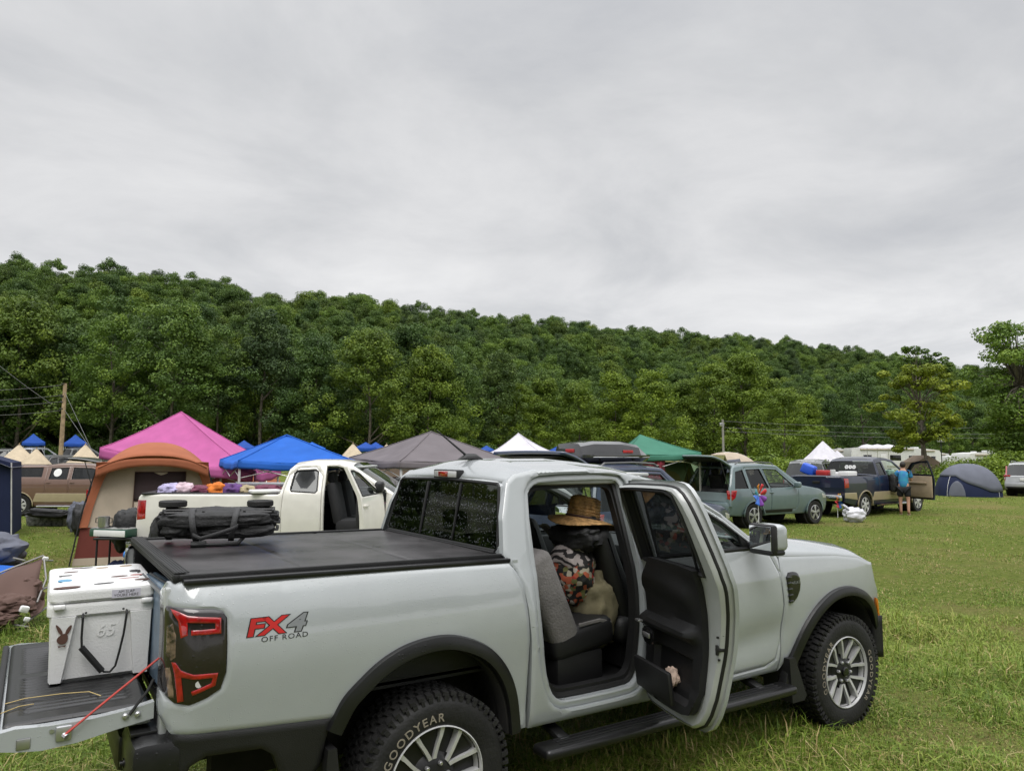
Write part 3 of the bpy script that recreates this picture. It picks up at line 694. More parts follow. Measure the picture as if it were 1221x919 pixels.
def ytrim(x, z):
    y = ybody(x, z)-.105-.030
    e_ = min(1, max(0, (x+2.44)/.10)); y -= .030*e_*math.exp(-((z-(1.20+.03*math.sin((x+2.2)*6)))/.07)**2)
    y -= .060*e_*math.exp(-((z-(.985+.10*(x+2.2)*-1*.3))/.035)**4)                  # armrest
    y -= .012*(1 if z < .60+.1 else 0)
    if -2.34 < x < -1.95 and .64 < z < .86: y += .035                               # bin
    return y
panel(b, chaikin(tp, 1), ytrim, -1, thick=-.035, grid=.022, step=.02, rnd=0)
trim = loc(b).build('door_trim', 'dark', door, ang=35)
b = MB(); b.box((-2.08, -.700, .700), (.40, .03, .17), .012, rot=(-.12, 0, 0)); loc(b).build('door_bin', 'dark', trim)
b = MB(); panel(b, chaikin([(-1.92, .955), (-2.03, .95), (-2.05, .91), (-2.03, .86), (-1.92, .87)], 1), lambda x, z: .718, -1, thick=-.01, grid=.02, step=.02, rnd=0); loc(b).build('handle_cup', 'gloss', trim)
b = MB(); b.box((-1.99, -.705, .915), (.085, .012, .028), .006); loc(b).build('inner_handle', 'steel', trim)
b = MB(); b.box((-1.95, -.682, .988), (.05, .03, .012), .004); loc(b).build('window_switch', 'steel', trim)
b = MB(); panel(b, rwin, lambda x, z: ybody(x, z)-.04, -1, thick=0, rnd=0, grid=.15); loc(b).build('window', 'gtint', door)
b = MB(); p = resamp(rwin, .03); b.tube([(x, -(ybody(x, z)-.035), z) for x, z in p], .013, 6, closed=True)
b.loft([[(x, -(ybody(x, z)-.03), z) for x, z in p], [(x, -(ybody(x, z)-.099), z) for x, z in p]], cap=False); b.tube([(-2.40, -.80, 1.31), (-2.385, -.69, 1.72)], .008, 6); b.tube([(x, -(ybody(x, z)-.098), z) for x, z in resamp(rwin, .03)], .012, 6, closed=True); loc(b).build('window_trim', 'seal', door)
b = MB(); b.box((-2.536, -.835, .955), (.016, .055, .018), .004); b.box((-2.536, -.815, .955), (.016, .012, .05), .003); loc(b).build('door_latch', 'seal', door)
for q in ((-2.552, -.84, 1.03), (-2.552, -.81, 1.02), (-2.528, -.83, .905)): b = MB(); b.box(q, (.010, .010, .010)); loc(b).build('screw', 'seal', door)
b = MB(); b.lathe([(.012, .0), (.012, .012), (0, .014)], (-2.572, -.865, 1.125), 'x', 12); loc(b).build('door_stop', 'seal', door)
b = MB(); b.box((-2.44, -.945, 1.06), (.17, .02, .028), .008); loc(b).build('door_handle', 'paint', door)
# the closed rear door on the far side
b = MB(); panel(b, shrink([(-1.81, .53), (-1.82, 1.76), (-2.48, 1.765), (-2.58, 1.70), (-2.64, 1.30), (-2.62, .9), (-2.52, .62), (-2.42, .54)], .004), ybody, 1, holes=[[(-1.885, 1.315), (-1.895, 1.71), (-2.42, 1.71), (-2.50, 1.62), (-2.55, 1.315)]], thick=.05, hole_depth=.03, grid=.06)
fd = b.build('rear_door', 'paint', truck)
b = MB(); panel(b, [(-1.885, 1.315), (-1.895, 1.71), (-2.42, 1.71), (-2.50, 1.62), (-2.55, 1.315)], lambda x, z: ybody(x, z)-.02, 1, thick=0, rnd=0, grid=.2); b.build('window', 'gtint2', fd)
b = MB(); b.box((-2.22, .80, .92), (.74, .05, .72), .02); b.box((-2.2, .76, 1.02), (.5, .06, .06), .02); b.build('door_trim', 'dark', fd)

# ---- cabin
b = MB(); b.box((-1.65, 0, .575), (2.1, 1.62, .03)); b.box((-2.25, -.42, .597), (.52, .62, .012), .004); b.box((-2.25, .42, .597), (.52, .62, .012), .004); b.box((-1.45, 0, .66), (1.6, .26, .16), .04); b.box((-1.72, 0, .78), (.55, .24, .26), .05)
b.box((-2.745, 0, 1.0), (.02, 1.6, .85)); b.build('cabin_floor', 'dark', truck)
b = MB(); b.box((-2.1, 0, 1.795), (1.0, 1.28, .02), .008); b.box((-2.12, -.63, 1.765), (.9, .05, .05), .02); b.box((-2.12, .63, 1.765), (.9, .05, .05), .02); b.build('headlining', 'headliner', truck)
for s in (-1, 1):
    b = MB(); b.tube([(-1.60, s*.655, 1.725), (-1.28, s*.69, 1.605), (-1.09, s*.72, 1.50), (-.87, s*.78, 1.34), (-.74, s*.80, 1.26)], .034, 8); b.build('pillar_trim', 'headliner', truck)
    b = MB(); b.tube([(-1.80, s*.67, 1.74), (-1.80, s*.79, 1.30), (-1.80, s*.82, .62)], .035, 8); b.build('pillar_trim', 'dark', truck)
b = MB(); b.box((-.98, 0, 1.16), (.50, 1.56, .20), .06); b.box((-.92, 0, .95), (.34, 1.5, .35), .06); b.box((-1.20, 0, 1.10), (.05, .26, .30), .02); b.build('dashboard', 'dark', truck)
b = MB(); sw = Matrix.Translation((-1.36, .38, 1.19))@Matrix.Rotation(R(-24), 4, 'Y')
b.tube([sw@Vector((0, .185*math.cos(a), .185*math.sin(a))) for a in np.linspace(0, 2*math.pi, 33)[:-1]], .017, 8, closed=True)
b.tube([sw@Vector((0, -.17, 0)), sw@Vector((.02, 0, 0)), sw@Vector((0, .17, 0))], .02, 8); b.tube([sw@Vector((0, 0, -.17)), sw@Vector((.02, 0, 0)), sw@Vector((.2, 0, -.02))], .025, 8); b.build('steering_wheel', 'dark', truck)
def seat(y, m):
    st = thing('front_seat', None, None); st.parent = truck
    q = MB(); q.box((-1.62, y, .86), (.52, .52, .17), .06, seg=3, rot=(0, R(-6), 0)); q.build('seat_cushion', m, st)
    q = MB(); q.box((-1.845, y, 1.17), (.16, .50, .64), .07, seg=3, rot=(0, R(-20), 0), taper=(.8, .84)); q.box((-1.62, y, .7), (.40, .40, .18)); q.build('seat_back', m, st)
    q = MB(); q.box((-1.965, y, 1.455), (.12, .25, .19), .05, seg=3, rot=(0, R(-12), 0)); q.build('headrest', m, st)
    q = MB(); q.tube([(-1.955, y-.06, 1.34), (-1.975, y-.06, 1.52)], .007, 6); q.tube([(-1.955, y+.06, 1.40), (-1.975, y+.06, 1.52)], .007, 6); q.build('headrest_post', 'steel', st)
seat(-.40, 'dark'); seat(.40, 'dark')
rs = thing('rear_seat', None, None); rs.parent = truck
for y, w in ((-.385, .62), (.33, .76)):
    b = MB(); b.box((-2.40, y, 1.08), (.20, w, .58), .05, seg=3, rot=(0, R(-24), 0)); b.build('seat_back', 'greyseat', rs)
    b = MB(); b.box((-2.17, y, .84), (.46, w, .17), .05, seg=3, rot=(0, R(-9), 0)); b.build('seat_cushion', 'dark', rs)
    b = MB(); b.box((-2.50, y, 1.47), (.10, .24, .14), .04, seg=2); b.build('headrest', 'dark', rs)
b = MB(); b.box((-2.20, 0, .68), (.34, 1.36, .18), .02); b.build('seat_base', 'dark', rs)
b = MB()
for k in range(4):
    yy = -.665+.004*k; b.tube([(-1.97, -.68, .905+.004*k), (-2.06, -.685, .93+.004*k), (-2.22, -.688, .918+.004*k)], .005, 6)
b.build('piping', 'greyseat', rs)

# ---- tailgate lying open, with its stays
b = MB(); TGX0, TGX1 = -4.485, -5.02
b.box(((TGX0+TGX1)/2, 0, .838), (.535, 1.47, .062), .018, seg=3)
for s in (-1, 1):
    b.prism([(TGX0, .90), (-4.56, .885), (-4.70, .872), (-4.85, .872), (-4.96, .880), (TGX1+.005, .872), (TGX1, .81), (-4.95, .795), (-4.87, .785), (-4.75, .792), (-4.62, .815), (TGX0, .835)], s*.715, s*.755)
tg = b.build('tailgate', 'paint', truck)
b = MB()
def liner(u, v):
    x = TGX0-.01-u*.505; y = -.70+v*1.40; z = .8855
    e = min(u, 1-u)*.505; ev = min(v, 1-v)*1.40
    if e > .055 and ev > .10 and abs(y) > .04: z -= .005+.0045*math.cos((y)*2*math.pi/.047)*min(1, (e-.055)/.02)*min(1, (ev-.10)/.02)
    if e < .006 or ev < .006: z -= .012
    return (x, y, z)
b.grid(liner, 48, 180); ln = b.build('tailgate_liner', 'blackw', tg, ang=60)
b = MB(); b.box((TGX1-.004, 0, .868), (.028, 1.44, .036), .010); b.build('tailgate_edge_trim', 'black', tg)
b = MB(); 
for s in (-1, 1):
    b.box((-4.80, s*.760, .838), (.055, .014, .055), .006); b.box((-4.93, s*.757, .822), (.045, .006, .04), .004); b.tube([(-4.80, s*.762, .832), (-4.79, s*.775, .826)], .011, 8)
    for x in (-4.545, -4.59): b.lathe([(.012, s*0), (.012, s*.006), (.006, s*.010), (0, s*.010)], (x, s*.757, .862), 'y', 10)
    b.lathe([(.008, 0), (.008, s*.003), (0, s*.003)], (-4.84, s*.757, .852), 'y', 10)
b.build('tailgate_latch', 'steel', tg)
for s in (-1, 1):
    b = MB(); b.tube([(-4.80, s*.772, .832), (-4.65, s*.768, .945), (-4.475, s*.765, 1.075)], .0045, 6); b.build('tailgate_stay', mat('red_cord', (.45, .05, .04), .6) if s < 0 else 'seal', tg)
    b = MB(); b.tube([(-4.575, s*.762, .866), (-4.55, s*.760, .90), (-4.51, s*.756, .95), (-4.49, s*.75, .99)], .006, 6); b.build('tailgate_strut', 'seal', tg)
# ================================================================== FIELD, HILL, FOREST
def leafmat(name, stops, rough=.6, trans=.25, inst=.25):
    m = bpy.data.materials.new(name); m.use_nodes = True; t = m.node_tree; b = t.nodes['Principled BSDF']
    a = t.nodes.new('ShaderNodeAttribute'); a.attribute_name = 'tone'
    c = ramp(t, a.outputs['Fac'], stops)
    if inst:
        oi = t.nodes.new('ShaderNodeObjectInfo')
        k = ramp(t, oi.outputs['Random'], [(0, (1-inst*.9, 1-inst*.75, 1-inst*.4)), (.5, (1, 1, 1)), (1, (1+inst*.9, 1+inst*.75, 1-inst*.2))])
        c = mixc(t, c, k, 1.0, 'MULTIPLY')
    t.links.new(c, b.inputs['Base Color']); b.inputs['Roughness'].default_value = rough; b.inputs['Specular IOR Level'].default_value = .3
    if trans:
        tr = t.nodes.new('ShaderNodeBsdfTranslucent'); t.links.new(c, tr.inputs[0])
        ms = t.nodes.new('ShaderNodeMixShader'); ms.inputs[0].default_value = trans
        t.links.new(b.outputs[0], ms.inputs[1]); t.links.new(tr.outputs[0], ms.inputs[2]); t.links.new(ms.outputs[0], t.nodes['Material Output'].inputs[0])
    return m
M['leaf'] = leafmat('forest_leaves', [(0, (.034, .066, .013)), (.5, (.082, .146, .026)), (1, (.155, .230, .042))], inst=.42)
M['leaf2'] = leafmat('yellowish_forest_leaves', [(0, (.044, .074, .011)), (.5, (.098, .155, .022)), (1, (.180, .245, .036))], inst=.35)
M['leaf3'] = leafmat('bluish_forest_leaves', [(0, (.030, .055, .016)), (.5, (.062, .105, .030)), (1, (.115, .17, .045))], inst=.3)
M['leafb'] = leafmat('bright_leaves', [(0, (.070, .115, .010)), (.5, (.125, .190, .018)), (1, (.20, .27, .028))], inst=.18)
M['leafy'] = leafmat('yellow_green_leaves', [(0, (.10, .145, .010)), (.5, (.17, .215, .014)), (1, (.25, .29, .02))], inst=0)
M['bark'] = mat('bark', (.13, .11, .088), rough=.9, var=.25, vs=4, bump=.5, bs=14)
M['barkpale'] = mat('pale_bark', (.20, .18, .15), rough=.9, var=.25, vs=4, bump=.5, bs=14)
# ---- field
mg = bpy.data.materials.new('field_turf'); mg.use_nodes = True; t = mg.node_tree; b_ = t.nodes['Principled BSDF']
g = t.nodes.new('ShaderNodeNewGeometry')
def nz(scale, det=4, ro=.6):
    n = t.nodes.new('ShaderNodeTexNoise'); n.inputs['Scale'].default_value = scale; n.inputs['Detail'].default_value = det; n.inputs['Roughness'].default_value = ro
    t.links.new(g.outputs['Position'], n.inputs['Vector']); return n.outputs[0]
fine = ramp(t, nz(9, 6, .75), [(.3, (.085, .125, .020)), (.5, (.165, .210, .038)), (.72, (.26, .275, .078))])
dry = ramp(t, nz(.32, 5), [(.50, 0.0), (.66, .75)]); c = mixc(t, fine, (.27, .225, .090), dry)
soil = ramp(t, nz(1.7, 5), [(.60, 0.0), (.72, .6)]); c = mixc(t, c, (.17, .125, .060), soil)
t.links.new(c, b_.inputs['Base Color']); b_.inputs['Roughness'].default_value = .95; b_.inputs['Specular IOR Level'].default_value = .1
bp = t.nodes.new('ShaderNodeBump'); bp.inputs['Distance'].default_value = .12; t.links.new(nz(22, 4, .8), bp.inputs['Height']); t.links.new(bp.outputs[0], b_.inputs['Normal'])
ds = np.concatenate([np.linspace(-25, 60, 86), 60+np.cumsum(np.geomspace(2, 120, 26))]); ls = np.concatenate([-60-np.cumsum(np.geomspace(3, 110, 22))[::-1], np.linspace(-60, 60, 121), 60+np.cumsum(np.geomspace(3, 110, 22))])
D_, L_ = np.meshgrid(ds, ls, indexing='ij')
X_ = CAM_P[0]+FW.x*D_+RT.x*L_; Y_ = CAM_P[1]+FW.y*D_+RT.y*L_; Z_ = gz(X_, Y_)
nl = len(ls); vs = np.stack([X_, Y_, Z_], -1).reshape(-1, 3)
fs = [(i*nl+j, i*nl+j+1, (i+1)*nl+j+1, (i+1)*nl+j) for i in range(len(ds)-1) for j in range(nl-1)]
me = bpy.data.meshes.new('ground'); me.from_pydata(vs.tolist(), [], fs); me.materials.append(mg)
me.polygons.foreach_set('use_smooth', [True]*len(fs)); go = bpy.data.objects.new('ground', me); COL.objects.link(go); go['kind'] = 'structure'
# ---- hill
PXC = [-900, -300, 0, 60, 120, 180, 240, 300, 350, 430, 500, 560, 650, 740, 830, 900, 960, 1040, 1100, 1150, 1221, 1600, 2200]
YC = [260, 290, 316, 330, 328, 343, 343, 358, 363, 366, 380, 385, 390, 397, 403, 408, 413, 423, 431, 440, 444, 458, 470]
def hill_z(px, d):
    dc = np.interp(px, [-900, -300, 0, 600, 1221, 2200], [150, 150, 165, 240, 360, 420]); db = np.interp(px, [-300, 0, 500, 620, 1000, 1221], [86, 88, 96, 112, 150, 165])
    yc = np.interp(px, PXC, YC)+5; zc = 1.9+(544-yc)/876*dc-12.2
    t_ = np.clip((d-db)/(dc-db), 0, 1.6)
    return np.where(t_ <= 1, zc*np.sin(np.clip(t_, 0, 1)*math.pi/2)**1.15, zc*(1-.5*(t_-1)**2))-.5*(1-np.clip(t_*6, 0, 1))
pxs = np.linspace(-2600, 2200, 150); dd = np.linspace(70, 460, 60)
Pp, Dd = np.meshgrid(pxs, dd, indexing='ij'); Ll = (Pp-610.5)/876*Dd
vs = np.stack([CAM_P[0]+FW.x*Dd+RT.x*Ll, CAM_P[1]+FW.y*Dd+RT.y*Ll, hill_z(Pp, Dd)], -1).reshape(-1, 3)
fs = [(i*60+j, (i+1)*60+j, (i+1)*60+j+1, i*60+j+1) for i in range(149) for j in range(59)]
me = bpy.data.meshes.new('hill'); me.from_pydata(vs.tolist(), [], fs); me.materials.append(mat('hill_floor', (.028, .034, .014), .95, var=.3, vs=.2)); me.polygons.foreach_set('use_smooth', [True]*len(fs))
ho = bpy.data.objects.new('hill', me); COL.objects.link(ho); ho['kind'] = 'structure'
# ---- foliage meshes
def quads_mesh(name, V, nper, tone, mats):
    """V: (n, nper, 3) polygons"""
    n = len(V); me = bpy.data.meshes.new(name); me.vertices.add(n*nper); me.vertices.foreach_set('co', V.reshape(-1).astype(np.float32))
    me.loops.add(n*nper); me.loops.foreach_set('vertex_index', np.arange(n*nper, dtype=np.int32)); me.polygons.add(n)
    me.polygons.foreach_set('loop_start', np.arange(0, n*nper, nper, dtype=np.int32)); me.polygons.foreach_set('loop_total', np.full(n, nper, np.int32))
    a = me.attributes.new('tone', 'FLOAT', 'FACE'); a.data.foreach_set('value', tone.astype(np.float32))
    me.materials.append(mats); me.update(); me.validate(); return me
def unit(n):
    v = rng.normal(size=(n, 3)); return v/np.linalg.norm(v, axis=1, keepdims=True)
def leaves(cent, rad, nleaf, leaf, ctone, flat=.62, up=.55):
    """leaf sprays: nleaf small faces through every clump's shell"""
    n = len(cent); k = nleaf; d = unit(n*k).reshape(n, k, 3); r = rng.uniform(.55, 1.0, (n, k, 1))**.7
    P = cent[:, None]+d*r*rad[:, None, None]*np.array([1, 1, flat])
    nrm = d*1.0+rng.normal(size=d.shape)*.55+np.array([0, 0, up]); nrm /= np.linalg.norm(nrm, axis=-1, keepdims=True)
    a = np.cross(nrm, rng.normal(size=d.shape)); a /= np.linalg.norm(a, axis=-1, keepdims=True); b = np.cross(nrm, a)
    s = leaf*rng.uniform(.6, 1.35, (n, k, 1)); a = a*s; b = b*s*rng.uniform(.45, .8, (n, k, 1))
    V = np.stack([P-a, P-b*.9+a*.1, P+a, P+b+a*.1], 2).reshape(-1, 4, 3)
    tone = (ctone[:, None]+rng.normal(size=(n, k))*.13).clip(0, 1).reshape(-1)
    return V, tone
def crown_pts(n, w, z0, z1, shape, seed):
    r_ = np.random.default_rng(seed); out = []
    while len(out) < n:
        u = r_.uniform(0, 1); a = r_.uniform(0, 2*math.pi); lob = 1+.20*math.sin(2*a+seed)+.13*math.sin(3*a+2.1*seed)
        rm = w/2*shape(u)*lob; q = r_.uniform(.30, 1)**.5; out.append((rm*q*math.cos(a), rm*q*math.sin(a), z0+(z1-z0)*u))
    return np.array(out)
dome = lambda u: max(.12, math.sqrt(max(0, 1-abs(2*(u**.8)-.92)**2.3)))
full = lambda u: max(.15, (1-u**2.6))**.6*(.72+.28*math.sin(math.pi*min(1, u*1.6)))
V_ = {}
def make_crown(key, n, w, z0, z1, shape, seed, crad, nleaf, leaf, m, up=.55, trunk_r=.2, lean=0, trunk=True):
    nb = max(16, n//4); bo = crown_pts(nb, w*.86, z0+.4, z1-.7, shape, seed); r_ = np.random.default_rng(seed+99); bR = crad*r_.uniform(1.0, 1.9, nb); bt = r_.uniform(.2, .8, nb)
    c = []; ct = []; uni = crown_pts(n, w, z0, z1, shape, seed+5)
    for i in range(n):                                   # sprays sit on the upper side of broad flat boughs
        j = i % nb; d = r_.normal(size=3); d /= np.linalg.norm(d); d[2] = abs(d[2])*.9-.30; q = r_.uniform(.3, 1.0)
        c.append(uni[i] if i % 5 < 2 else bo[j]+d*bR[j]*q*np.array([1, 1, .8])); ct.append(np.clip(bt[j]+r_.normal()*.16, .04, .96))
    c = np.array(c); rad = crad*r_.uniform(.6, 1.15, n)
    V, tn = leaves(c, rad, nleaf, leaf, np.array(ct), up=up, flat=.7); cm = quads_mesh(key+'_crown', V, 4, tn, M[m])
    b = MB(); top = z0+(z1-z0)*.75
    def spine(z): k = z/top; return Vector((lean*k*k+.25*math.sin(k*5+seed)*k, .25*math.sin(k*4+2*seed)*k, z))
    b.tube([spine(top*k/8)-(Vector((0, 0, .3)) if k == 0 else Vector()) for k in range(9)], [trunk_r*(1.25 if k == 0 else 1-.85*k/8) for k in range(9)], 7)
    idx = r_.permutation(n)[:min(n, 14)]
    for i in idx:
        e = Vector(c[i]); zb = max(z0*.55, e.z-.35*math.hypot(e.x, e.y)-r_.uniform(.5, 2)); zb = min(zb, top*.92); s0 = spine(zb); k = 1-.85*zb/top
        b.tube([s0, s0.lerp(e, .5)+Vector((0, 0, .25)), e], [trunk_r*k*.55, trunk_r*k*.32, .02], 5)
    to = b.build('trunk', 'bark', ang=60); tm = to.data; bpy.data.objects.remove(to)
    V_[key] = (cm, tm)
make_crown('oak', 190, 11.5, 2.4, 15.0, full, 3, 1.05, 130, .125, 'leaf')
make_crown('ash', 150, 9, 4.2, 15.5, dome, 8, .95, 130, .12, 'leaf', lean=.9)
make_crown('maple', 190, 10.5, 1.6, 14.5, full, 5, 1.0, 130, .125, 'leaf')
make_crown('elm', 165, 10, 2.6, 15, dome, 13, 1.0, 130, .12, 'leaf', trunk_r=.17)
make_crown('poplar', 180, 9, .4, 12.5, full, 21, .95, 135, .12, 'leafb')
make_crown('willow', 190, 10.5, .4, 12, full, 34, 1.0, 135, .12, 'leafb')
make_crown('beech', 210, 12.5, 2.0, 14, full, 41, 1.1, 130, .125, 'leaf2')
make_crown('tulip', 170, 9, 2.6, 15.5, full, 57, .95, 130, .12, 'leaf3', trunk_r=.22)
def tree(name, label, key, pos, sc=1.0, rz=0.0, group=None, cmat=None, sz=None):
    r = thing(name, label, 'tree', pos, rz, group); r.scale = (sc, sc, sz or sc)
    c = bpy.data.objects.new('crown', V_[key][0]); COL.objects.link(c); c.parent = r
    t_ = bpy.data.objects.new('trunk', V_[key][1]); COL.objects.link(t_); t_.parent = r
    return r, c
# edge of the wood on the left
EDGE = 'dark green leafy tree with a bare lower trunk at the foot of the wooded hill'
EG = 'trees at the edge of the wood'
first = {}
keys = ['oak', 'ash', 'beech', 'maple', 'tulip', 'elm']; k = 0
for row, (d0, px0, px1, st) in enumerate(((78, -190, 560, 62), (86, -170, 600, 58))):
    px = px0
    while px < px1:
        d = d0+random.uniform(-3, 3); key = keys[(k*5+row*2+(k//6)) % 6]; k += 1; p = ld((px-610.5)/876*d, d)
        hh = random.uniform(.90, 1.22)*(1.04 if px < 350 else .92); p.z = float(gz(p.x, p.y))-.1
        r, c = tree('forest_tree', EDGE, key, p, hh*.98, random.uniform(0, 6.28), EG, sz=hh)
        first.setdefault(key, c); px += st*random.uniform(.75, 1.2)
# lower, brighter growth in front of the wood, right of the middle
for i, (px, d, h, key) in enumerate(((615, 88, .86, 'willow'), (648, 92, .92, 'poplar'), (690, 90, .92, 'willow'), (735, 92, 1.0, 'poplar'), (778, 90, 1.04, 'willow'), (815, 96, .96, 'poplar'), (852, 98, 1.20, 'willow'), (888, 92, 1.18, 'poplar'), (905, 104, 1.25, 'willow'), (935, 82, .80, 'willow'), (962, 90, .76, 'poplar'))):
    p = ld((px-610.5)/876*d, d); p.z = float(gz(p.x, p.y))
    r, c = tree('leafy_tree', 'bright green bushy tree leafed down to the ground in front of the darker hillside', key, p, h*1.0, i*1.9, 'bright bushy trees below the hill', sz=h*.98)
    first.setdefault(key, c)
for i, (px, d, h, key) in enumerate(((995, 112, .80, 'maple'), (1040, 125, .95, 'oak'), (1065, 118, .70, 'maple'), (1105, 130, .85, 'elm'), (1130, 122, .72, 'maple'), (1160, 135, .80, 'oak'), (1185, 120, .66, 'maple'), (1225, 130, .8, 'elm'), (1260, 120, .8, 'oak'))):
    p = ld((px-610.5)/876*d, d); p.z = float(gz(p.x, p.y))
    tree('forest_tree', 'mid green tree beyond the camper vans at the foot of the far hill', key, p, h, i*1.3, 'trees beyond the camper vans')
p = gp((1028-610.5)/876*88, 88); tree('tall_tree', 'dark green tree with a straight bare trunk left of the thin yellowish tree', 'ash', p, .80, 1.0, sz=.80)
# forest covering the hill: one mass
pts = []; scl = []; pick = []
for px in list(np.arange(-2500, -420, 30.0))+list(np.arange(-420, 1700, 9.0)):
    d = np.interp(px, [-300, 0, 500, 620, 1000, 1221], [92, 94, 102, 116, 150, 165])
    dc = np.interp(px, [-900, -300, 0, 600, 1221, 2200], [150, 150, 165, 240, 360, 420])
    step0 = 6.2*d/100
    while d < dc+14:
        step = max(4.2, .040*d)*random.uniform(.8, 1.25)
        q = px+random.uniform(-9, 9); keep = min(1.0, 9.0/876*d/4.4*1.15)
        if random.random() < keep:
            p = ld((q-610.5)/876*d, d); pts.append((p.x, p.y, float(hill_z(q, d))-.6)); scl.append(random.uniform(.66, 1.0) if d < dc-12 else random.uniform(.72, 1.0)); pick.append(random.choices(range(6), (3, 2, 3, 3, 1, 2))[0])
        d += step
me = bpy.data.meshes.new('forest'); me.from_pydata(pts, [], [])
for _ in range(150):                                     # unseen trees added behind the camera to darken the pickup's reflections
    q = ld(random.uniform(-95, 95), -random.uniform(38, 62)); pts.append((q.x, q.y, -.3)); scl.append(random.uniform(.7, 1.05)); pick.append(random.randrange(4))
me.clear_geometry(); me.from_pydata(pts, [], [])
for nm, ty, arr in (('sc', 'FLOAT', scl), ('pick', 'INT', pick), ('rz', 'FLOAT', [random.uniform(0, 6.28) for _ in pts])):
    a = me.attributes.new(nm, ty, 'POINT'); a.data.foreach_set('value', np.array(arr, np.float32 if ty == 'FLOAT' else np.int32))
fo = bpy.data.objects.new('forest', me); COL.objects.link(fo); fo['kind'] = 'stuff'; tag(fo, 'dense green wood covering the whole long hill behind the camp', 'forest')
ng = bpy.data.node_groups.new('plant_forest', 'GeometryNodeTree'); ng.is_modifier = True
ng.interface.new_socket('Geometry', in_out='INPUT', socket_type='NodeSocketGeometry'); ng.interface.new_socket('Geometry', in_out='OUTPUT', socket_type='NodeSocketGeometry')
gi = ng.nodes.new('NodeGroupInput'); gout = ng.nodes.new('NodeGroupOutput'); iop = ng.nodes.new('GeometryNodeInstanceOnPoints')
g2i = ng.nodes.new('GeometryNodeGeometryToInstance')
for key in keys[::-1]:
    oi = ng.nodes.new('GeometryNodeObjectInfo'); oi.inputs['Object'].default_value = first[key]; oi.transform_space = 'ORIGINAL'; oi.inputs['As Instance'].default_value = True
    ng.links.new(oi.outputs['Geometry'], g2i.inputs[0])
def attr(nm, ty):
    n = ng.nodes.new('GeometryNodeInputNamedAttribute'); n.data_type = ty; n.inputs[0].default_value = nm; return n.outputs[0]
ng.links.new(gi.outputs[0], iop.inputs['Points']); ng.links.new(g2i.outputs[0], iop.inputs['Instance']); iop.inputs['Pick Instance'].default_value = True
ng.links.new(attr('pick', 'INT'), iop.inputs['Instance Index']); ng.links.new(attr('sc', 'FLOAT'), iop.inputs['Scale'])
cx_ = ng.nodes.new('ShaderNodeCombineXYZ'); ng.links.new(attr('rz', 'FLOAT'), cx_.inputs[2]); ng.links.new(cx_.outputs[0], iop.inputs['Rotation'])
ng.links.new(iop.outputs[0], gout.inputs[0])
md = fo.modifiers.new('planting', 'NODES'); md.node_group = ng
# ---- thin yellowish tree standing alone, and the tree at the right edge
def open_tree(name, label, px, d, base_y, clumps, trunk_path, m, r0, leaf, nleaf, barkm='bark'):
    """clumps: photo-scaled (dx, height, depth offset, radius) in metres about the trunk foot"""
    p = gp((px-610.5)/876*d, d); r = thing(name, label, 'tree', p)
    ang = -YAW; ca, sa = math.cos(ang), math.sin(ang)
    def W(q): return Vector((q[0]*ca-q[1]*sa, q[0]*sa+q[1]*ca, q[2]))
    c = np.array([W((a, dp, h)) for a, h, dp, _ in clumps]); rad = np.array([q[3] for q in clumps]); rr = np.random.default_rng(int(px))
    V, tn = leaves(c, rad, nleaf, leaf, rr.uniform(.2, .85, len(c)), flat=.55, up=.8)
    co = bpy.data.objects.new('crown', quads_mesh(name+'_crown', V, 4, tn, M[m])); COL.objects.link(co); co.parent = r
    b = MB(); tp = [W((a, 0, h)) for a, h in trunk_path]; n = len(tp)
    b.tube(tp, [r0*(1-.8*i/(n-1)) for i in range(n)], 8)
    for q, (a, h, dp, ra) in zip(c, clumps):
        e = Vector(q); j = min(n-1, max(2, int((n-1)*(h-.28*math.hypot(a, dp)-.8)/trunk_path[-1][1]))); b.tube([tp[j], tp[j].lerp(e, .55)+Vector((0, 0, .3)), e], [r0*.32, r0*.18, .02], 5)
    b.build('trunk', barkm, r, ang=60); return r
rr = np.random.default_rng(4); cl_ = []
for _ in range(64):
    h = rr.uniform(3.2, 9.3); wdt = 3.3*math.sin(math.pi*min(1, max(.18, (h-2.6)/7.4)))**.7; a = rr.uniform(-1, 1)*wdt-.55; cl_.append((a, h, rr.uniform(-1, 1)*wdt*.8, rr.uniform(.45, .85)))
for _ in range(8): cl_.append((rr.uniform(-2.4, -.8), rr.uniform(2.2, 4.2), rr.uniform(-1, 1), rr.uniform(.35, .6)))
open_tree('thin_tree', 'tall thin yellowish green tree with a slender leaning trunk behind the dark blue pickup', 1102, 60, 540, cl_, [(.1, -.2), (.05, 1.5), (-.1, 3), (-.25, 4.5), (-.3, 6), (-.5, 7.5), (-.5, 9)], 'leafy', .15, .13, 150)
cl2 = [(a_+.0, h_+.9, d_, r_*1.25) for a_, h_, d_, r_ in [(-1.0, 9.8, 0, .40), (-.7, 10.4, .2, .36), (-.2, 10.55, -.2, .42), (.3, 10.3, .3, .38), (-.5, 9.6, .2, .42), (1.0, 9.9, 0, .38), (1.5, 9.6, .3, .36), (2.0, 9.4, 0, .40), (2.6, 9.7, .2, .34), (2.2, 8.9, -.2, .36), (1.6, 8.9, .1, .36), (3.0, 9.2, .1, .30), (.6, 9.4, 0, .40), (-1.4, 9.2, 0, .36), (-.1, 9.1, .4, .45), (2.8, 8.7, 0, .28), (.9, 10.4, .1, .30), (-.9, 10.6, 0, .26), (1.9, 10.1, 0, .30)]]
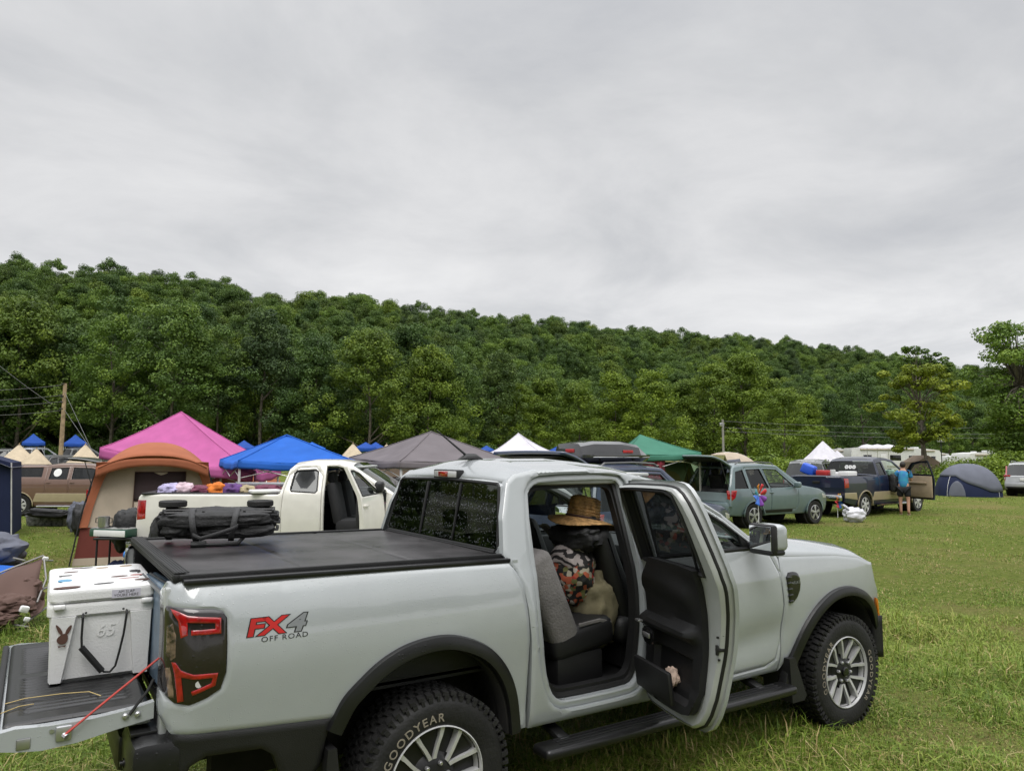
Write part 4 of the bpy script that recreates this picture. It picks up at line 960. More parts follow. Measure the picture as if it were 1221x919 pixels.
open_tree('thin_tree', 'dark airy treetop rising above the yellowish green tree behind the blue pickup', 1096, 64, 540, cl2, [(.1, -.2), (.2, 3), (.3, 6), (.2, 8), (.1, 9.5), (-.2, 11.0)], 'leaf', .13, .11, 120)
rr = np.random.default_rng(9); cl3 = []
for i_ in range(165):
    h = rr.uniform(2.5, 13.2) if i_ < 115 else rr.uniform(1.6, 8); wdt = 3.4*math.sin(math.pi*min(1, max(.12, (h-1.0)/13.6)))**.6; cl3.append((rr.uniform(-1, 1)*wdt, h, rr.uniform(-1, 1)*wdt, rr.uniform(.75, 1.3)))
open_tree('tall_tree', 'tall dark green tree at the right edge beyond the silver car', 1218, 62, 540, cl3, [(0, -.2), (0, 4), (.1, 8), (0, 12.5)], 'leaf', .24, .13, 170)
# ---- bushes
def bush(label, px, d, w, h, n, m='leafb', group=None, name='bush'):
    p = gp((px-610.5)/876*d, d); r_ = np.random.default_rng(int(px*3)); a = r_.uniform(0, 6.28, n); q = r_.uniform(0, 1, n)**.5; zz = r_.uniform(.15, 1, n)
    c = np.stack([w/2*q*np.cos(a)*np.sqrt(1-.6*zz**2), .35*w*q*np.sin(a), h*.85*zz*(1-.35*q)], 1)
    V, tn = leaves(c, .22*h*r_.uniform(.7, 1.4, n)+.12, 95, .085 if h < 2.5 else .12, r_.uniform(.15, .85, n), flat=.8); ang = -YAW
    Rm = np.array([[math.cos(ang), -math.sin(ang), 0], [math.sin(ang), math.cos(ang), 0], [0, 0, 1]])
    o = bpy.data.objects.new(name, quads_mesh(name, V@Rm.T, 4, tn, M[m])); COL.objects.link(o); o.location = p
    return tag(o, label, 'bush', group)
BG = 'bushes along the field edge'
for px, d, w, h, n in ((845, 52, 5, 2.2, 40), (905, 50, 5, 2.5, 55), (935, 46, 4, 2.1, 45), (985, 60, 6, 2.0, 45), (1150, 50, 4.5, 2.3, 50), (1178, 46, 4.0, 2.2, 45), (1130, 58, 5, 2.2, 40)):
    bush('low bright green bush growing along the far edge of the field behind parked vehicles', px, d, w, h, n, group=BG)
bush('big green bush at the right edge behind the silver car', 1222, 56, 6.5, 3.0, 70)
# low growth closing the foot of the wood: nobody could count it
ug = []; ut = []
for px in np.arange(-170, 600, 7.0):
    d = 80+random.uniform(-2, 5); p = ld((px-610.5)/876*d, d); hh = random.uniform(.6, 3.2)
    n_ = 9; c = np.stack([rng.uniform(-1.2, 1.2, n_), rng.uniform(-1, 1, n_), rng.uniform(.2, 1, n_)*hh], 1)+np.array([p.x, p.y, float(gz(p.x, p.y))])
    V, tn = leaves(c, rng.uniform(.4, .8, n_), 70, .15, rng.uniform(.0, .6, n_)); ug.append(V); ut.append(tn)
uo = bpy.data.objects.new('undergrowth', quads_mesh('undergrowth', np.concatenate(ug), 4, np.concatenate(ut), M['leaf'])); COL.objects.link(uo); uo['kind'] = 'stuff'; tag(uo, 'low green growth along the foot of the wood', 'undergrowth')
# ---- grass
def blades(n, dr, wfac, h, wd, keep=None, clump=.35):
    u = rng.uniform(0, 1, n); d = np.sqrt(dr[0]**2+u*(dr[1]**2-dr[0]**2)); l = rng.uniform(-1, 1, n)*(wfac*d+.9)
    x = CAM_P[0]+FW.x*d+RT.x*l; y = CAM_P[1]+FW.y*d+RT.y*l
    pn = np.sin(x*2.1+.7*np.sin(y*3.3))*np.sin(y*1.7+.9*np.sin(x*2.7))+.6*np.sin(x*5.3+y*1.1)*np.sin(y*4.7-x)     # tufts
    dw, lw = todl(x, y); worn = np.clip(1.5*np.sin(.62*x+1.7*np.sin(.41*y)+2)*np.sin(.55*y+1.3*np.sin(.37*x))-.35, 0, 1)*.8+.75*np.exp(-((dw-12.5-.5*np.sin(lw))/2.2)**2)*sst(3.0, 6.5, lw)+.8*np.exp(-((lw+4.6)/1.0)**2-((dw-4.2)/1.2)**2); worn = np.clip(worn, 0, 1)
    k = (rng.uniform(-1.3, 1.3, n) < pn+1.05) & (rng.uniform(0, 1, n) > worn*.45); x, y, pn, d, worn = x[k], y[k], pn[k], d[k], worn[k]; n = len(x)
    H = h*rng.uniform(.45, 1.25, n)*(1+clump*np.clip(pn, -1, 1.4))*(1-.5*worn); a = rng.uniform(0, 2*math.pi, n); b = rng.uniform(.1, 1.9, n)
    dx, dy = np.cos(a), np.sin(a); sx, sy = -dy, dx; W2 = wd*rng.uniform(.6, 1.3, n)/2; z = gz(x, y)-.01
    lean = H*b*1.15
    P0 = np.stack([x-sx*W2, y-sy*W2, z], 1); P1 = np.stack([x+sx*W2, y+sy*W2, z], 1)
    mx_, my_ = x+dx*lean*.35, y+dy*lean*.35; zm = z+H*(.66-.12*b)
    P2 = np.stack([mx_+sx*W2*.8, my_+sy*W2*.8, zm], 1); P3 = np.stack([mx_-sx*W2*.8, my_-sy*W2*.8, zm], 1)
    tx, ty = x+dx*lean, y+dy*lean; zt = z+H*np.maximum(.18, 1-.42*b)
    T = np.stack([tx, ty, zt], 1)
    q1 = np.stack([P0, P1, P2, P3], 1); q2 = np.stack([P3, P2, T+(P2-P3)*.1, T-(P2-P3)*.1], 1)
    patch = .5+.5*np.sin(x*.55+1.3*np.sin(y*.41))*np.sin(y*.63+1.1*np.sin(x*.37)); tone = np.clip(rng.normal(.42, .20, n)+.30*(patch-.5), 0, 1); dryk = rng.uniform(0, 1, n) < .09+.12*patch**2+.42*worn; lush = np.exp(-((dw[k]-8.6)/1.6)**2)*sst(1.5, 3.5, lw[k]); tone = np.clip(tone+.18*lush, 0, 1); dryk = dryk & (rng.uniform(0, 1, n) > .7*lush); tone = np.where(dryk, rng.uniform(.80, 1, n), tone*.8)
    return np.concatenate([q1, q2]), np.concatenate([tone, tone])
M['grass'] = leafmat('grass_blades', [(0, (.062, .112, .013)), (.35, (.150, .230, .028)), (.62, (.240, .305, .046)), (.80, (.31, .29, .085)), (.9, (.38, .29, .12)), (1, (.48, .39, .20))], inst=0, trans=.2)
parts = [blades(330000, (2.6, 7.5), .80, .075, .0058, clump=.5), blades(34000, (2.6, 9), .80, .13, .0085, clump=.75), blades(260000, (7.5, 15), .80, .055, .009, clump=.5), blades(130000, (15, 30), .80, .048, .016, clump=.35), blades(60000, (30, 48), .80, .055, .03, clump=.2)]
# lusher strip just beyond the bonnet
V = np.concatenate([p[0] for p in parts]); T_ = np.concatenate([p[1] for p in parts])
gr = bpy.data.objects.new('grass', quads_mesh('grass', V, 4, T_, M['grass'])); COL.objects.link(gr); gr['kind'] = 'stuff'; tag(gr, 'trampled green and straw coloured grass covering the field', 'grass')
# ================================================================== OTHER VEHICLES
def paint(name, col, **k): M[name] = mat(name, col, rough=.35, coat=.8, var=.03, **k); return name
paint('p_white', (.72, .70, .64)); paint('p_navy', (.006, .011, .036)); paint('p_teal', (.125, .175, .185)); paint('p_brown', (.150, .085, .062)); paint('p_tan', (.40, .33, .22)); paint('p_silver', (.36, .37, .38)); paint('p_slate', (.02, .035, .08)); paint('p_black', (.012, .012, .013)); paint('p_grey', (.10, .105, .11))
M['tanplastic'] = mat('tan_door_card', (.36, .28, .19), .7, var=.05); M['cloth_dk'] = mat('dark_seat_cloth', (.03, .03, .032), .9)
M['chrome'] = mat('chrome', (.7, .7, .72), .15, metal=1.0)
def bg_wheel(par, x, y, s, r, w=.22, spokes=5, rimm='steel'):
    b = MB(); pr = [(r*.60, 0), (r*.64, .010), (r*.9, .012), (r*.97, -.012), (r, -.035), (r, -w+.035), (r*.97, -w), (r*.6, -w)]
    b.lathe([(a, s*h) for a, h in pr], (x, y, r-.015), 'y', 32, cap=True); wh = b.build('wheel', 'rubber', par)
    b = MB(); b.lathe([(r*.63, s*.004), (r*.58, s*.012), (r*.55, s*-.02), (r*.5, s*-.06)], (x, y, r-.015), 'y', 28, cap=False)
    for k in range(spokes):
        a = 2*math.pi*k/spokes+.3
        def P(rr, an, yy): return (x+rr*math.cos(an), y+s*yy, r-.015+rr*math.sin(an))
        rings = [[P(rr, a-hw, yy), P(rr, a+hw, yy), P(rr, a+hw, yy-.03), P(rr, a-hw, yy-.03)] for rr, hw, yy in ((r*.08, 1.0, .012), (r*.25, .36, .012), (r*.58, .20, .006))]
        b.loft(rings)
    b.lathe([(r*.14, s*.0), (r*.13, s*.022), (0, s*.024)], (x, y, r-.015), 'y', 14); b.build('rim', rimm, wh)
    b = MB(); b.lathe([(r*.60, s*-.065), (0, s*-.06)], (x, y, r-.015), 'y', 24); b.build('wheel_back', 'under', wh)
def arch(cx, r, n=10, z0=.30):
    a0 = math.asin(max(-1, min(1, (z0-r*.86)/(r*1.16)))) if True else 0
    return [(cx-r*1.16*math.cos(a), r*.93+r*1.16*math.sin(a)) for a in np.linspace(a0*.5, math.pi-a0*.5, n)]
def vehicle(name, label, cat, loc, rz, S, group=None):
    root = thing(name, label, cat, loc, rz, group); zs, ys = S['hw']; up = S['up']; x0, x1 = min(p[0] for p in up), max(p[0] for p in up); tf, tr = S.get('taper', (.16, .08))
    def yf(x, z):
        y = sm_interp(z, zs, ys)
        if x > x1-.9: y -= tf*((x-x1+.9)/.9)**2
        if x < x0+.5: y -= tr*((x0+.5-x)/.5)**2
        return float(y)
    r = S['r']; xr, xf = S['axles']; zb = S.get('zb', .38)
    bot = [(x1-.02, zb)] + [p for p in arch(xf, r)[::-1]] + [p for p in arch(xr, r)[::-1]] + [(x0+.03, zb)]
    out = list(up)+bot
    P = S['paint']
    for s in (-1, 1):
        holes = [d['o'] for d in S['doors']] + [w for w in S.get('wins', [])]
        b = MB(); panel(b, out, yf, s, holes=holes, thick=.03, hole_depth=.05, grid=.10, step=.06, rnd=.010); sd = b.build('body_side', P, root)
        for w in S.get('wins', []):
            b = MB(); panel(b, w, lambda x, z: yf(x, z)-.02, s, thick=0, rnd=0, grid=.3, step=.1); b.build('side_window', S.get('tint', 'gdark'), root)
            b = MB(); b.tube([(x, s*(yf(x, z)-.006), z) for x, z in resamp(w, .08)], .010, 5, closed=True); b.build('window_seal', 'seal', root)
        for d in S['doors']:
            is_open = d.get('open') and s == d['open'][0]; sh = shrink(d['o'], .006)
            hx = max(p[0] for p in d['o']) if not d.get('rearhinge') else min(p[0] for p in d['o']); hy = s*yf(hx, .8)
            L = lambda mb: (setattr(mb, 'v', [(p[0]-hx, p[1]-hy, p[2]) for p in mb.v]), mb)[1]
            b = MB(); panel(b, sh, yf, s, holes=[d['w']] if d.get('w') else [], thick=.05, hole_depth=.03, grid=.10, step=.06, rnd=.008)
            dr = L(b).build('door', P, root, loc=(hx, hy, 0), rot=(0, 0, d['open'][1] if is_open else 0))
            if d.get('w'):
                b = MB(); panel(b, d['w'], lambda x, z: yf(x, z)-.02, s, thick=0, rnd=0, grid=.3, step=.1); L(b).build('window', d.get('tint', 'gdark'), dr)
                b = MB(); b.tube([(x, s*(yf(x, z)-.004), z) for x, z in resamp(d['w'], .08)], .011, 5, closed=True); L(b).build('window_seal', 'seal', dr)
            xs = [p[0] for p in d['o']]; zz = [p[1] for p in d['o']]; cx = (min(xs)+max(xs))/2
            zt = (min(p[1] for p in d['w'])-.03) if d.get('w') else max(zz)-.1
            b = MB(); b.box((cx, s*(yf(cx, .8)-.10), (zt+min(zz)+.06)/2), (max(xs)-min(xs)-.10, .05, zt-min(zz)-.08), .015); b.box((cx, s*(yf(cx, .8)-.14), zt-.24), ((max(xs)-min(xs))*.6, .06, .07), .015)
            L(b).build('door_card', S.get('card', 'dark'), dr)
            if d.get('handle', 1):
                hxx = min(xs)+.13 if not d.get('rearhinge') else max(xs)-.13; b = MB(); b.box((hxx, s*(yf(hxx, zt-.10)+.014), zt-.10), (.17, .022, .03), .008); L(b).build('door_handle', S.get('handle', P), dr)
        if S.get('lower'):
            lo, pm = S['lower']
            for poly in lo:
                b = MB(); panel(b, poly, yf, s, thick=.015, grid=.12, step=.06, rnd=.004, off=.005); b.build('lower_trim', pm, root)
        for cx in (xr, xf):
            a = arch(cx, r, 14); b = MB()
            rings = []
            for x, z in a:
                k = 1+.07; xo, zo = cx+(x-cx)*k, r*.93+(z-r*.93)*k; y = yf(x, max(z, .6))
                rings.append([(xo, s*(y+.002), zo), (xo, s*(y+.020), zo), (x, s*(y+.022), z), (x, s*(y-.22), z)])
            b.loft(rings, cap=False, closed=False); b.build('wheel_arch', S.get('archm', P), root, solid=.008)
            bg_wheel(root, cx, s*(yf(cx, .6)-.012), s, r, spokes=S.get('spokes', 5), rimm=S.get('rimm', 'steel'))
        for poly, m in S.get('lamps', []):
            b = MB(); panel(b, poly, yf, s, thick=.02, grid=.06, step=.04, rnd=.006, off=.006); b.build('side_lamp', m, root)
        if S.get('mirror'):
            mx, mz = S['mirror']; y = yf(mx, mz); b = MB(); b.box((mx, s*(y+.15), mz+.04), (.12, .20, .16), .04, seg=3); b.box((mx+.03, s*(y+.03), mz-.02), (.08, .16, .05), .015); b.build('door_mirror', S.get('mirrorm', 'black'), root)
        if S.get('step'):
            b = MB(); b.tube([(S['step'][0], s*(yf(1, .5)+.03), .36), (S['step'][1], s*(yf(1, .5)+.03), .36)], .04, 8); b.build('side_step', 'chrome', root)
    # skin across the top, segment by segment
    gl = S.get('glass', {}); n = len(up); run = [[]]; segs = []
    cr = S.get('crown', .04)
    def strip(i, b, inset=0.0):
        (xa, za), (xb, zb_) = up[i], up[i+1]; nx, nz_ = -(zb_-za), (xb-xa); L = math.hypot(nx, nz_) or 1; nx, nz_ = nx/L, nz_/L
        k = max(1, int(L/.15))
        def f(u, v):
            x, z = xa+(xb-xa)*u, za+(zb_-za)*u; t = 2*v-1; y = (yf(x, z)-.008)
            return (x+nx*cr*(1-t**4)*.7*abs(nz_), t*y, z+cr*(1-t**4)*abs(nz_))
        b.grid(f, k, 14)
    b = MB()
    for i in range(n-1):
        if i in gl or i in S.get('skip', ()): continue
        strip(i, b)
    b.build('bodywork', P, root, ang=40)
    for i, (nm, m) in gl.items():
        b = MB(); strip(i, b); b.build(nm, m, root)
    # rear lights / plate / bumpers as boxes of real depth
    for nm, c, sz, m, bev in S.get('boxes', []):
        b = MB(); b.box(c, sz, bev); b.build(nm, m, root)
    b = MB(); b.box(((x0+x1)/2, 0, zb+.02), (x1-x0-.3, 1.1, .16)); b.tube([(xr, -.8, r), (xr, .8, r)], .05, 8); b.tube([(xf, -.8, r), (xf, .8, r)], .05, 8)
    for cx in (xr, xf): b.lathe([(r*1.2, -.78), (r*1.2, -.45)], (cx, 0, r), 'y', 16); b.lathe([(r*1.2, .45), (r*1.2, .78)], (cx, 0, r), 'y', 16)
    b.build('underbody', 'under', root)
    b = MB()
    for sx in S.get('seats', []):
        for y in (-.38, .38):
            b.box((sx, y, zb+.42), (.50, .50, .2), .05); b.box((sx-.28, y, zb+.75), (.14, .48, .62), .05, rot=(0, R(-12), 0)); b.box((sx-.36, y, zb+1.13), (.10, .24, .16), .04)
    dsh = S.get('dash')
    if dsh: b.box((dsh, 0, zb+.62), (.45, 1.3, .26), .06); b.tube([(dsh-.32, .36+.17*math.cos(a), zb+.68+.17*math.sin(a)) for a in np.linspace(0, 6.28, 18)[:-1]], .014, 6, closed=True)
    fl = S.get('floor')
    if fl: b.box(((fl[0]+fl[1])/2, 0, zb+.16), (fl[1]-fl[0], 1.5, .03)); 
    if b.v: b.build('cabin', 'cloth_dk', root)
    return root, yf
def hd(phi): return -YAW+R(phi)
def face(lat, d, phi, dx, side):
    """origin so that local point (dx, side) sits at lat, d"""
    p = gp(lat, d); a = hd(phi); return Vector((p.x-dx*math.cos(a)+side*math.sin(a), p.y-dx*math.sin(a)-side*math.cos(a), p.z))
lat = lambda px, d: (px-610.5)/876*d
# ---- white extended cab pickup behind the cooler and bed cover
HW = ([.3, .5, .75, .95, 1.1, 1.34, 1.36, 1.75, 1.85], [.82, .90, .93, .935, .93, .90, .895, .70, .64])
bed_top = [(-1.14, .55), (-1.17, .9), (-1.16, 1.30), (-1.12, 1.345), (0.83, 1.345)]
S = dict(hw=HW, r=.385, axles=(0, 3.24), zb=.45, paint='p_white', up=bed_top+[(.86, 1.36), (.95, 1.70), (1.02, 1.765), (1.25, 1.80), (1.60, 1.80), (1.86, 1.755), (2.50, 1.36), (3.2, 1.24), (3.95, 1.10), (4.05, .9), (4.08, .5)],
    glass={5: ('rear_window', 'gtint'), 10: ('windscreen', 'gclear')}, skip=(3,), crown=.045,
    doors=[dict(o=chaikin([(.90, .50), (.885, 1.30), (.98, 1.725), (1.44, 1.745), (1.46, 1.2), (1.46, .50)], 1), w=[(1.02, 1.39), (1.0, 1.42), (1.03, 1.65), (1.06, 1.68), (1.33, 1.695), (1.365, 1.67), (1.385, 1.40), (1.36, 1.37)], handle=0),
           dict(o=[(1.50, .50), (1.48, 1.745), (1.62, 1.75), (1.84, 1.70), (2.38, 1.37), (2.36, .62), (2.30, .50)], w=[(1.56, 1.37), (1.55, 1.70), (1.64, 1.70), (1.81, 1.655), (2.24, 1.38)], open=(-1, R(80)), tint='gclear')],
    mirror=(2.30, 1.42), seats=(1.85,), dash=2.45, floor=(.95, 2.9), lamps=[([(-1.165, 1.26), (-1.03, 1.26), (-1.02, 1.0), (-1.155, .98)], 'red')],
    boxes=[('rear_bumper', (-1.22, 0, .62), (.18, 1.7, .18), 'chrome', .03), ('headliner', (1.5, 0, 1.735), (1.0, 1.2, .03), 'headliner', .01)], spokes=6)
wt_root, wyf = vehicle('pickup_truck', 'white extended cab pickup with its front door open beyond the black bed cover', 'pickup truck', face(lat(166, 10.5), 10.5, 1, -1.16, -.93), hd(1), S)
def bed_inner(root, xa, xb, zt, m='black', hw=.78):
    b = MB(); b.box(((xa+xb)/2, 0, .80), (xb-xa, 2*hw, .03)); b.box(((xa+xb)/2, hw, (zt+.8)/2), (xb-xa, .03, zt-.8)); b.box(((xa+xb)/2, -hw, (zt+.8)/2), (xb-xa, .03, zt-.8)); b.box((xb, 0, (zt+.8)/2), (.03, 2*hw, zt-.8))
    for s in (-1, 1): b.box(((xa+xb)/2, s*(hw+.045), zt+.004), (xb-xa, .11, .03), .008)
    b.build('bed_liner', m, root)
bed_inner(wt_root, -1.10, .84, 1.345)
b = MB(); b.box((1.03, 0, 1.755), (.04, .22, .035), .006); b.build('brake_light', 'red', wt_root)
# ---- dark blue pickup with tan lower body, seen from behind
HW2 = ([.3, .5, .75, 1.0, 1.2, 1.30, 1.34, 1.80, 1.95], [.90, .95, .985, .99, .985, .96, .95, .76, .68])
S = dict(hw=HW2, r=.40, axles=(0, 3.68), zb=.50, paint='p_navy', up=[(-1.22, .62), (-1.26, .95), (-1.25, 1.28), (-1.22, 1.315), (.82, 1.315), (.86, 1.34), (.98, 1.78), (1.06, 1.86), (1.5, 1.92), (2.0, 1.90), (2.35, 1.84), (3.0, 1.36), (3.7, 1.25), (4.45, 1.12), (4.52, .9), (4.55, .55)],
    glass={5: ('rear_window', 'gdark'), 10: ('windscreen', 'gclear')}, skip=(3,), crown=.04, taper=(.14, .03),
    doors=[dict(o=[(.92, .52), (.92, 1.30), (1.06, 1.80), (1.52, 1.83), (1.55, .52)], w=[(1.03, 1.35), (1.13, 1.75), (1.46, 1.77), (1.48, 1.35)], handle=0),
           dict(o=[(1.59, .52), (1.57, 1.83), (1.95, 1.82), (2.32, 1.76), (2.86, 1.38), (2.86, .52)], w=[(1.64, 1.35), (1.63, 1.76), (1.94, 1.76), (2.26, 1.70), (2.70, 1.38)], open=(-1, R(66)), tint='gclear')],
    mirror=(2.75, 1.42), seats=(2.0,), dash=2.9, floor=(.95, 3.2), card='tanplastic', lamps=[([(-1.25, 1.26), (-1.03, 1.25), (-1.02, .96), (-1.25, .95)], 'red')],
    lower=([[(-1.22, .64), (-1.24, .80), (-.58, .80), (-.52, .66), (-.46, .56)], [(.46, .52), (.52, .64), (.58, .80), (3.10, .80), (3.16, .66), (3.2, .52)]], 'p_tan'), archm='p_tan', step=(.65, 2.9), spokes=6, rimm='alloy',
    boxes=[('rear_bumper', (-1.36, 0, .64), (.20, 1.80, .20), 'chrome', .03), ('license_plate', (-1.468, .1, .66), (.01, .32, .16), 'whitepl', .003), ('tailgate_handle', (-1.27, 0, 1.12), (.03, .26, .08), 'black', .01)])
bt, byf = vehicle('pickup_truck', 'dark blue extended cab pickup with tan lower panels, seen from behind, doors open', 'pickup truck', face(lat(1029, 24.3), 24.3, 37, 0, -.98), hd(37), S)
bed_inner(bt, -1.16, .84, 1.315)
b = MB()
for y, k in ((-.13, 1), (0, .9), (.13, 1)):
    for a in np.linspace(0, 6.28, 7)[:-1]: b.lathe([(0.032*k, 0), (0.032*k, .002), (0, .002)], (.928-.011, y+.042*math.cos(a), 1.60+.042*math.sin(a)), 'x', 8)
b.v = [(p[0]-(0.0)+(p[2]-1.60)*.27-.004, p[1], p[2]) for p in b.v]; b.build('window_decal', 'whitepl', bt)
# cans and jugs piled in its bed
b = MB(); b.box((-.1, -.45, 1.32), (.6, .35, .3), .03); b.box((.45, .1, 1.30), (.4, .9, .25), .05); o = b.build('storage_box', 'whitepl', ang=40)
o.matrix_world = bt.matrix_world; o.location = bt.location; o.rotation_euler = bt.rotation_euler; tag(o, 'white boxes standing in the bed of the dark blue pickup', 'box')
M['bluepl'] = mat('blue_plastic', (.02, .09, .55), .35, var=.05); M['redpl'] = mat('red_plastic', (.45, .03, .03), .4)
def on(root, p): a = root.rotation_euler[2]; return Vector((root.location.x+p[0]*math.cos(a)-p[1]*math.sin(a), root.location.y+p[0]*math.sin(a)+p[1]*math.cos(a), root.location.z+p[2]))
j = thing('water_jug', 'bright blue water jug tilted on the load of the dark blue pickup', 'jug', on(bt, (-.75, .55, 1.36)), bt.rotation_euler[2])
b = MB(); b.box((0, 0, .16), (.32, .50, .34), .06, seg=3, rot=(.35, 0, 0), taper=(.8, .9)); b.build('jug_body', 'bluepl', j); b = MB(); b.lathe([(.045, 0), (.045, .07), (0, .07)], (-.02, .18, .33), 'z', 10); b.build('jug_cap', 'whitepl', j)
b = MB(); b.lathe([(0, 0), (.075, 0), (.085, .2), (.078, .205), (0, .2)], (0, 0, 0), 'z', 14); c = b.build('bucket', 'whitepl'); c.location = on(bt, (-.72, -.28, 1.32)); tag(c, 'small white pail on the load of the dark blue pickup', 'pail')
b = MB(); b.box((0, 0, .08), (.3, .4, .2), .04); c = b.build('cushion', 'redpl'); c.location = on(bt, (-.72, .05, 1.32)); tag(c, 'red cushion stuffed in the bed of the dark blue pickup', 'cushion')
# ---- grey green estate SUV with its tail door up
def suv(name, label, loc, phi, pm, L=(-.92, 3.42), wb=2.62, H=1.70, hatch=True, tilt=8, tint='gdark', spokes=5, sc=1.0, rails=True, cat='suv', lampm='red'):
    a, z_ = L
    up = [(a, .50), (a-.03, .72), (a+.02, .95), (a+.06, 1.02), (a+.34, H-.14), (a+.42, H-.06), (a+.9, H-.01), (a+1.6, H), (a+2.2, H-.04), (a+3.05, 1.10), (z_-.55, 1.00), (z_-.10, .86), (z_, .68), (z_-.02, .45)]
    hw = ([.3, .5, .72, .9, 1.02, 1.06, 1.6, 1.75], [.80, .86, .885, .885, .865, .855, .64, .60])
    S = dict(hw=hw, r=.345, axles=(0, wb), zb=.36, paint=pm, up=up, crown=.05, taper=(.20, .10),
        glass={8: ('windscreen', 'gclear')} if hatch else {3: ('rear_window', 'gdark'), 8: ('windscreen', 'gclear')}, skip=(2, 3) if hatch else (),
        wins=[[(a+.24, 1.07), (a+.42, H-.20), (a+.72, H-.14), (a+.74, 1.07)]],
        doors=[dict(o=[(a+1.26, .45), (a+.95, .75), (a+.80, 1.05), (a+.80, H-.09), (a+1.48, H-.07), (a+1.62, 1.02), (a+1.62, .45)], w=[(a+.86, 1.07), (a+.86, H-.14), (a+1.42, H-.12), (a+1.56, 1.07)], tint=tint),
               dict(o=[(a+1.65, .45), (a+1.65, 1.02), (a+1.51, H-.07), (a+2.12, H-.09), (a+2.80, 1.08), (a+2.78, .6), (a+2.70, .45)], w=[(a+1.65, 1.07), (a+1.56, H-.12), (a+2.10, H-.14), (a+2.66, 1.09)], tint='gclear')],
        mirror=(a+2.62, 1.10), mirrorm=pm, seats=(a+2.05, a+1.15), dash=a+2.75, floor=(a+.1, a+3.0),
        lamps=[([(a-.02, 1.02), (a+.28, 1.02), (a+.20, .82), (a+.08, .74), (a-.02, .80)], lampm), ([(z_-.42, .87), (z_-.10, .82), (z_-.05, .72), (z_-.35, .74)], 'clear')],
        lower=([[(a+.85, .38), (a+.85, .47), (a+2.55, .47), (a+2.55, .38)]], 'black'), spokes=spokes,
        boxes=[('rear_bumper', (a-.03, 0, .58), (.16, 1.62, .26), pm, .06), ('headliner', (a+1.3, 0, H-.05), (1.7, 1.1, .02), 'headliner', .008)] + ([] if hatch else [('license_plate', (a-.045, 0, .86), (.02, .32, .15), 'whitepl', .003)]))
    root, yf = vehicle(name, label, cat, loc, hd(phi), S)
    if rails:
        for s in (-1, 1):
            b = MB(); b.tube([(a+.55, s*.56, H+.01), (a+.65, s*.56, H+.065), (a+1.4, s*.57, H+.075), (a+2.0, s*.57, H+.05), (a+2.1, s*.57, H)], .018, 6); b.build('roof_rail', 'grey_rail' if 'grey_rail' in M else 'black', root)
    if hatch:
        ht = MB(); Xf = Matrix.Translation((a+.40, 0, H-.04))@Matrix.Rotation(R(tilt), 4, 'Y')
        def hf(u, v): t = 2*v-1; return Xf@Vector((-.02-u*.98, t*(.60+.18*u), .05*math.sin(u*2.6)+.02*(1-t*t)))
        ht.grid(hf, 10, 12); h = ht.build('tail_door', pm, root, solid=.05)
        b = MB(); b.grid(lambda u, v: Xf@Vector((-.10-u*.42, (2*v-1)*(.52+.08*u), -.055+.05*math.sin((.1+u*.42)*2.6))), 4, 6); b.build('tail_glass', 'gdark', h)
        b = MB(); b.grid(lambda u, v: Xf@Vector((-.55-u*.40, (2*v-1)*(.60+.06*u), -.06+.05*math.sin((.55+u*.4)*2.6))), 4, 6); b.build('tail_door_lining', 'dark', h, solid=.02)
        for s in (-1, 1):
            b = MB(); b.tube([(a+.10, s*.72, 1.05), Xf@Vector((-.55, s*.66, .0))], .012, 6); b.build('gas_strut', 'seal', root)
            b = MB(); b.tube([(a+.06, s*.80, .60), (a+.08, s*.78, 1.03), (a+.35, s*.62, H-.14), (a+.40, s*.5, H-.08)], .045, 6); b.build('doorway_pillar', pm, root)
        b = MB(); b.box((a+.45, 0, .62), (.85, 1.2, .04)); b.box((a+.88, 0, .88), (.08, 1.25, .56), .03); b.build('load_floor', 'cloth_dk', root)
    return root
M['grey_rail'] = mat('grey_roof_rail', (.12, .12, .125), .4)
sub = suv('estate_car', 'grey green estate SUV with its tail door raised beside the dark blue pickup', face(lat(969, 21.5), 21.5, 32, 2.62, -.87), 32, 'p_teal', tint='gtint', spokes=5, tilt=15)
b = MB(); b.box((0, 0, .2), (.5, .6, .4), .08, seg=3); b.sph((-.1, .35, .25), .22); c = b.build('duffel_bag', 'cloth_dk'); c.location = on(sub, (-.55, -.1, .64)); tag(c, 'dark bags lying in the open back of the grey green SUV', 'bag')
# silver car at the right edge
crv = suv('suv', 'silver SUV seen from behind at the right edge of the field', face(lat(1193, 37.5), 37.5, 48, -.92, .85), 48, 'p_silver', hatch=False, H=1.70)
for s in (-1, 1):
    b = MB(); b.box((-.86, s*.70, 1.02), (.10, .30, .10), .03); b.prism([(-.90, 1.05), (-.78, 1.05), (-.60, 1.52), (-.66, 1.52)], s*.70, s*.76); b.build('tail_light', 'red', crv)
b = MB(); b.box((-.97, 0, .48), (.10, 1.5, .16), .03); b.build('bumper_trim', 'black', crv)
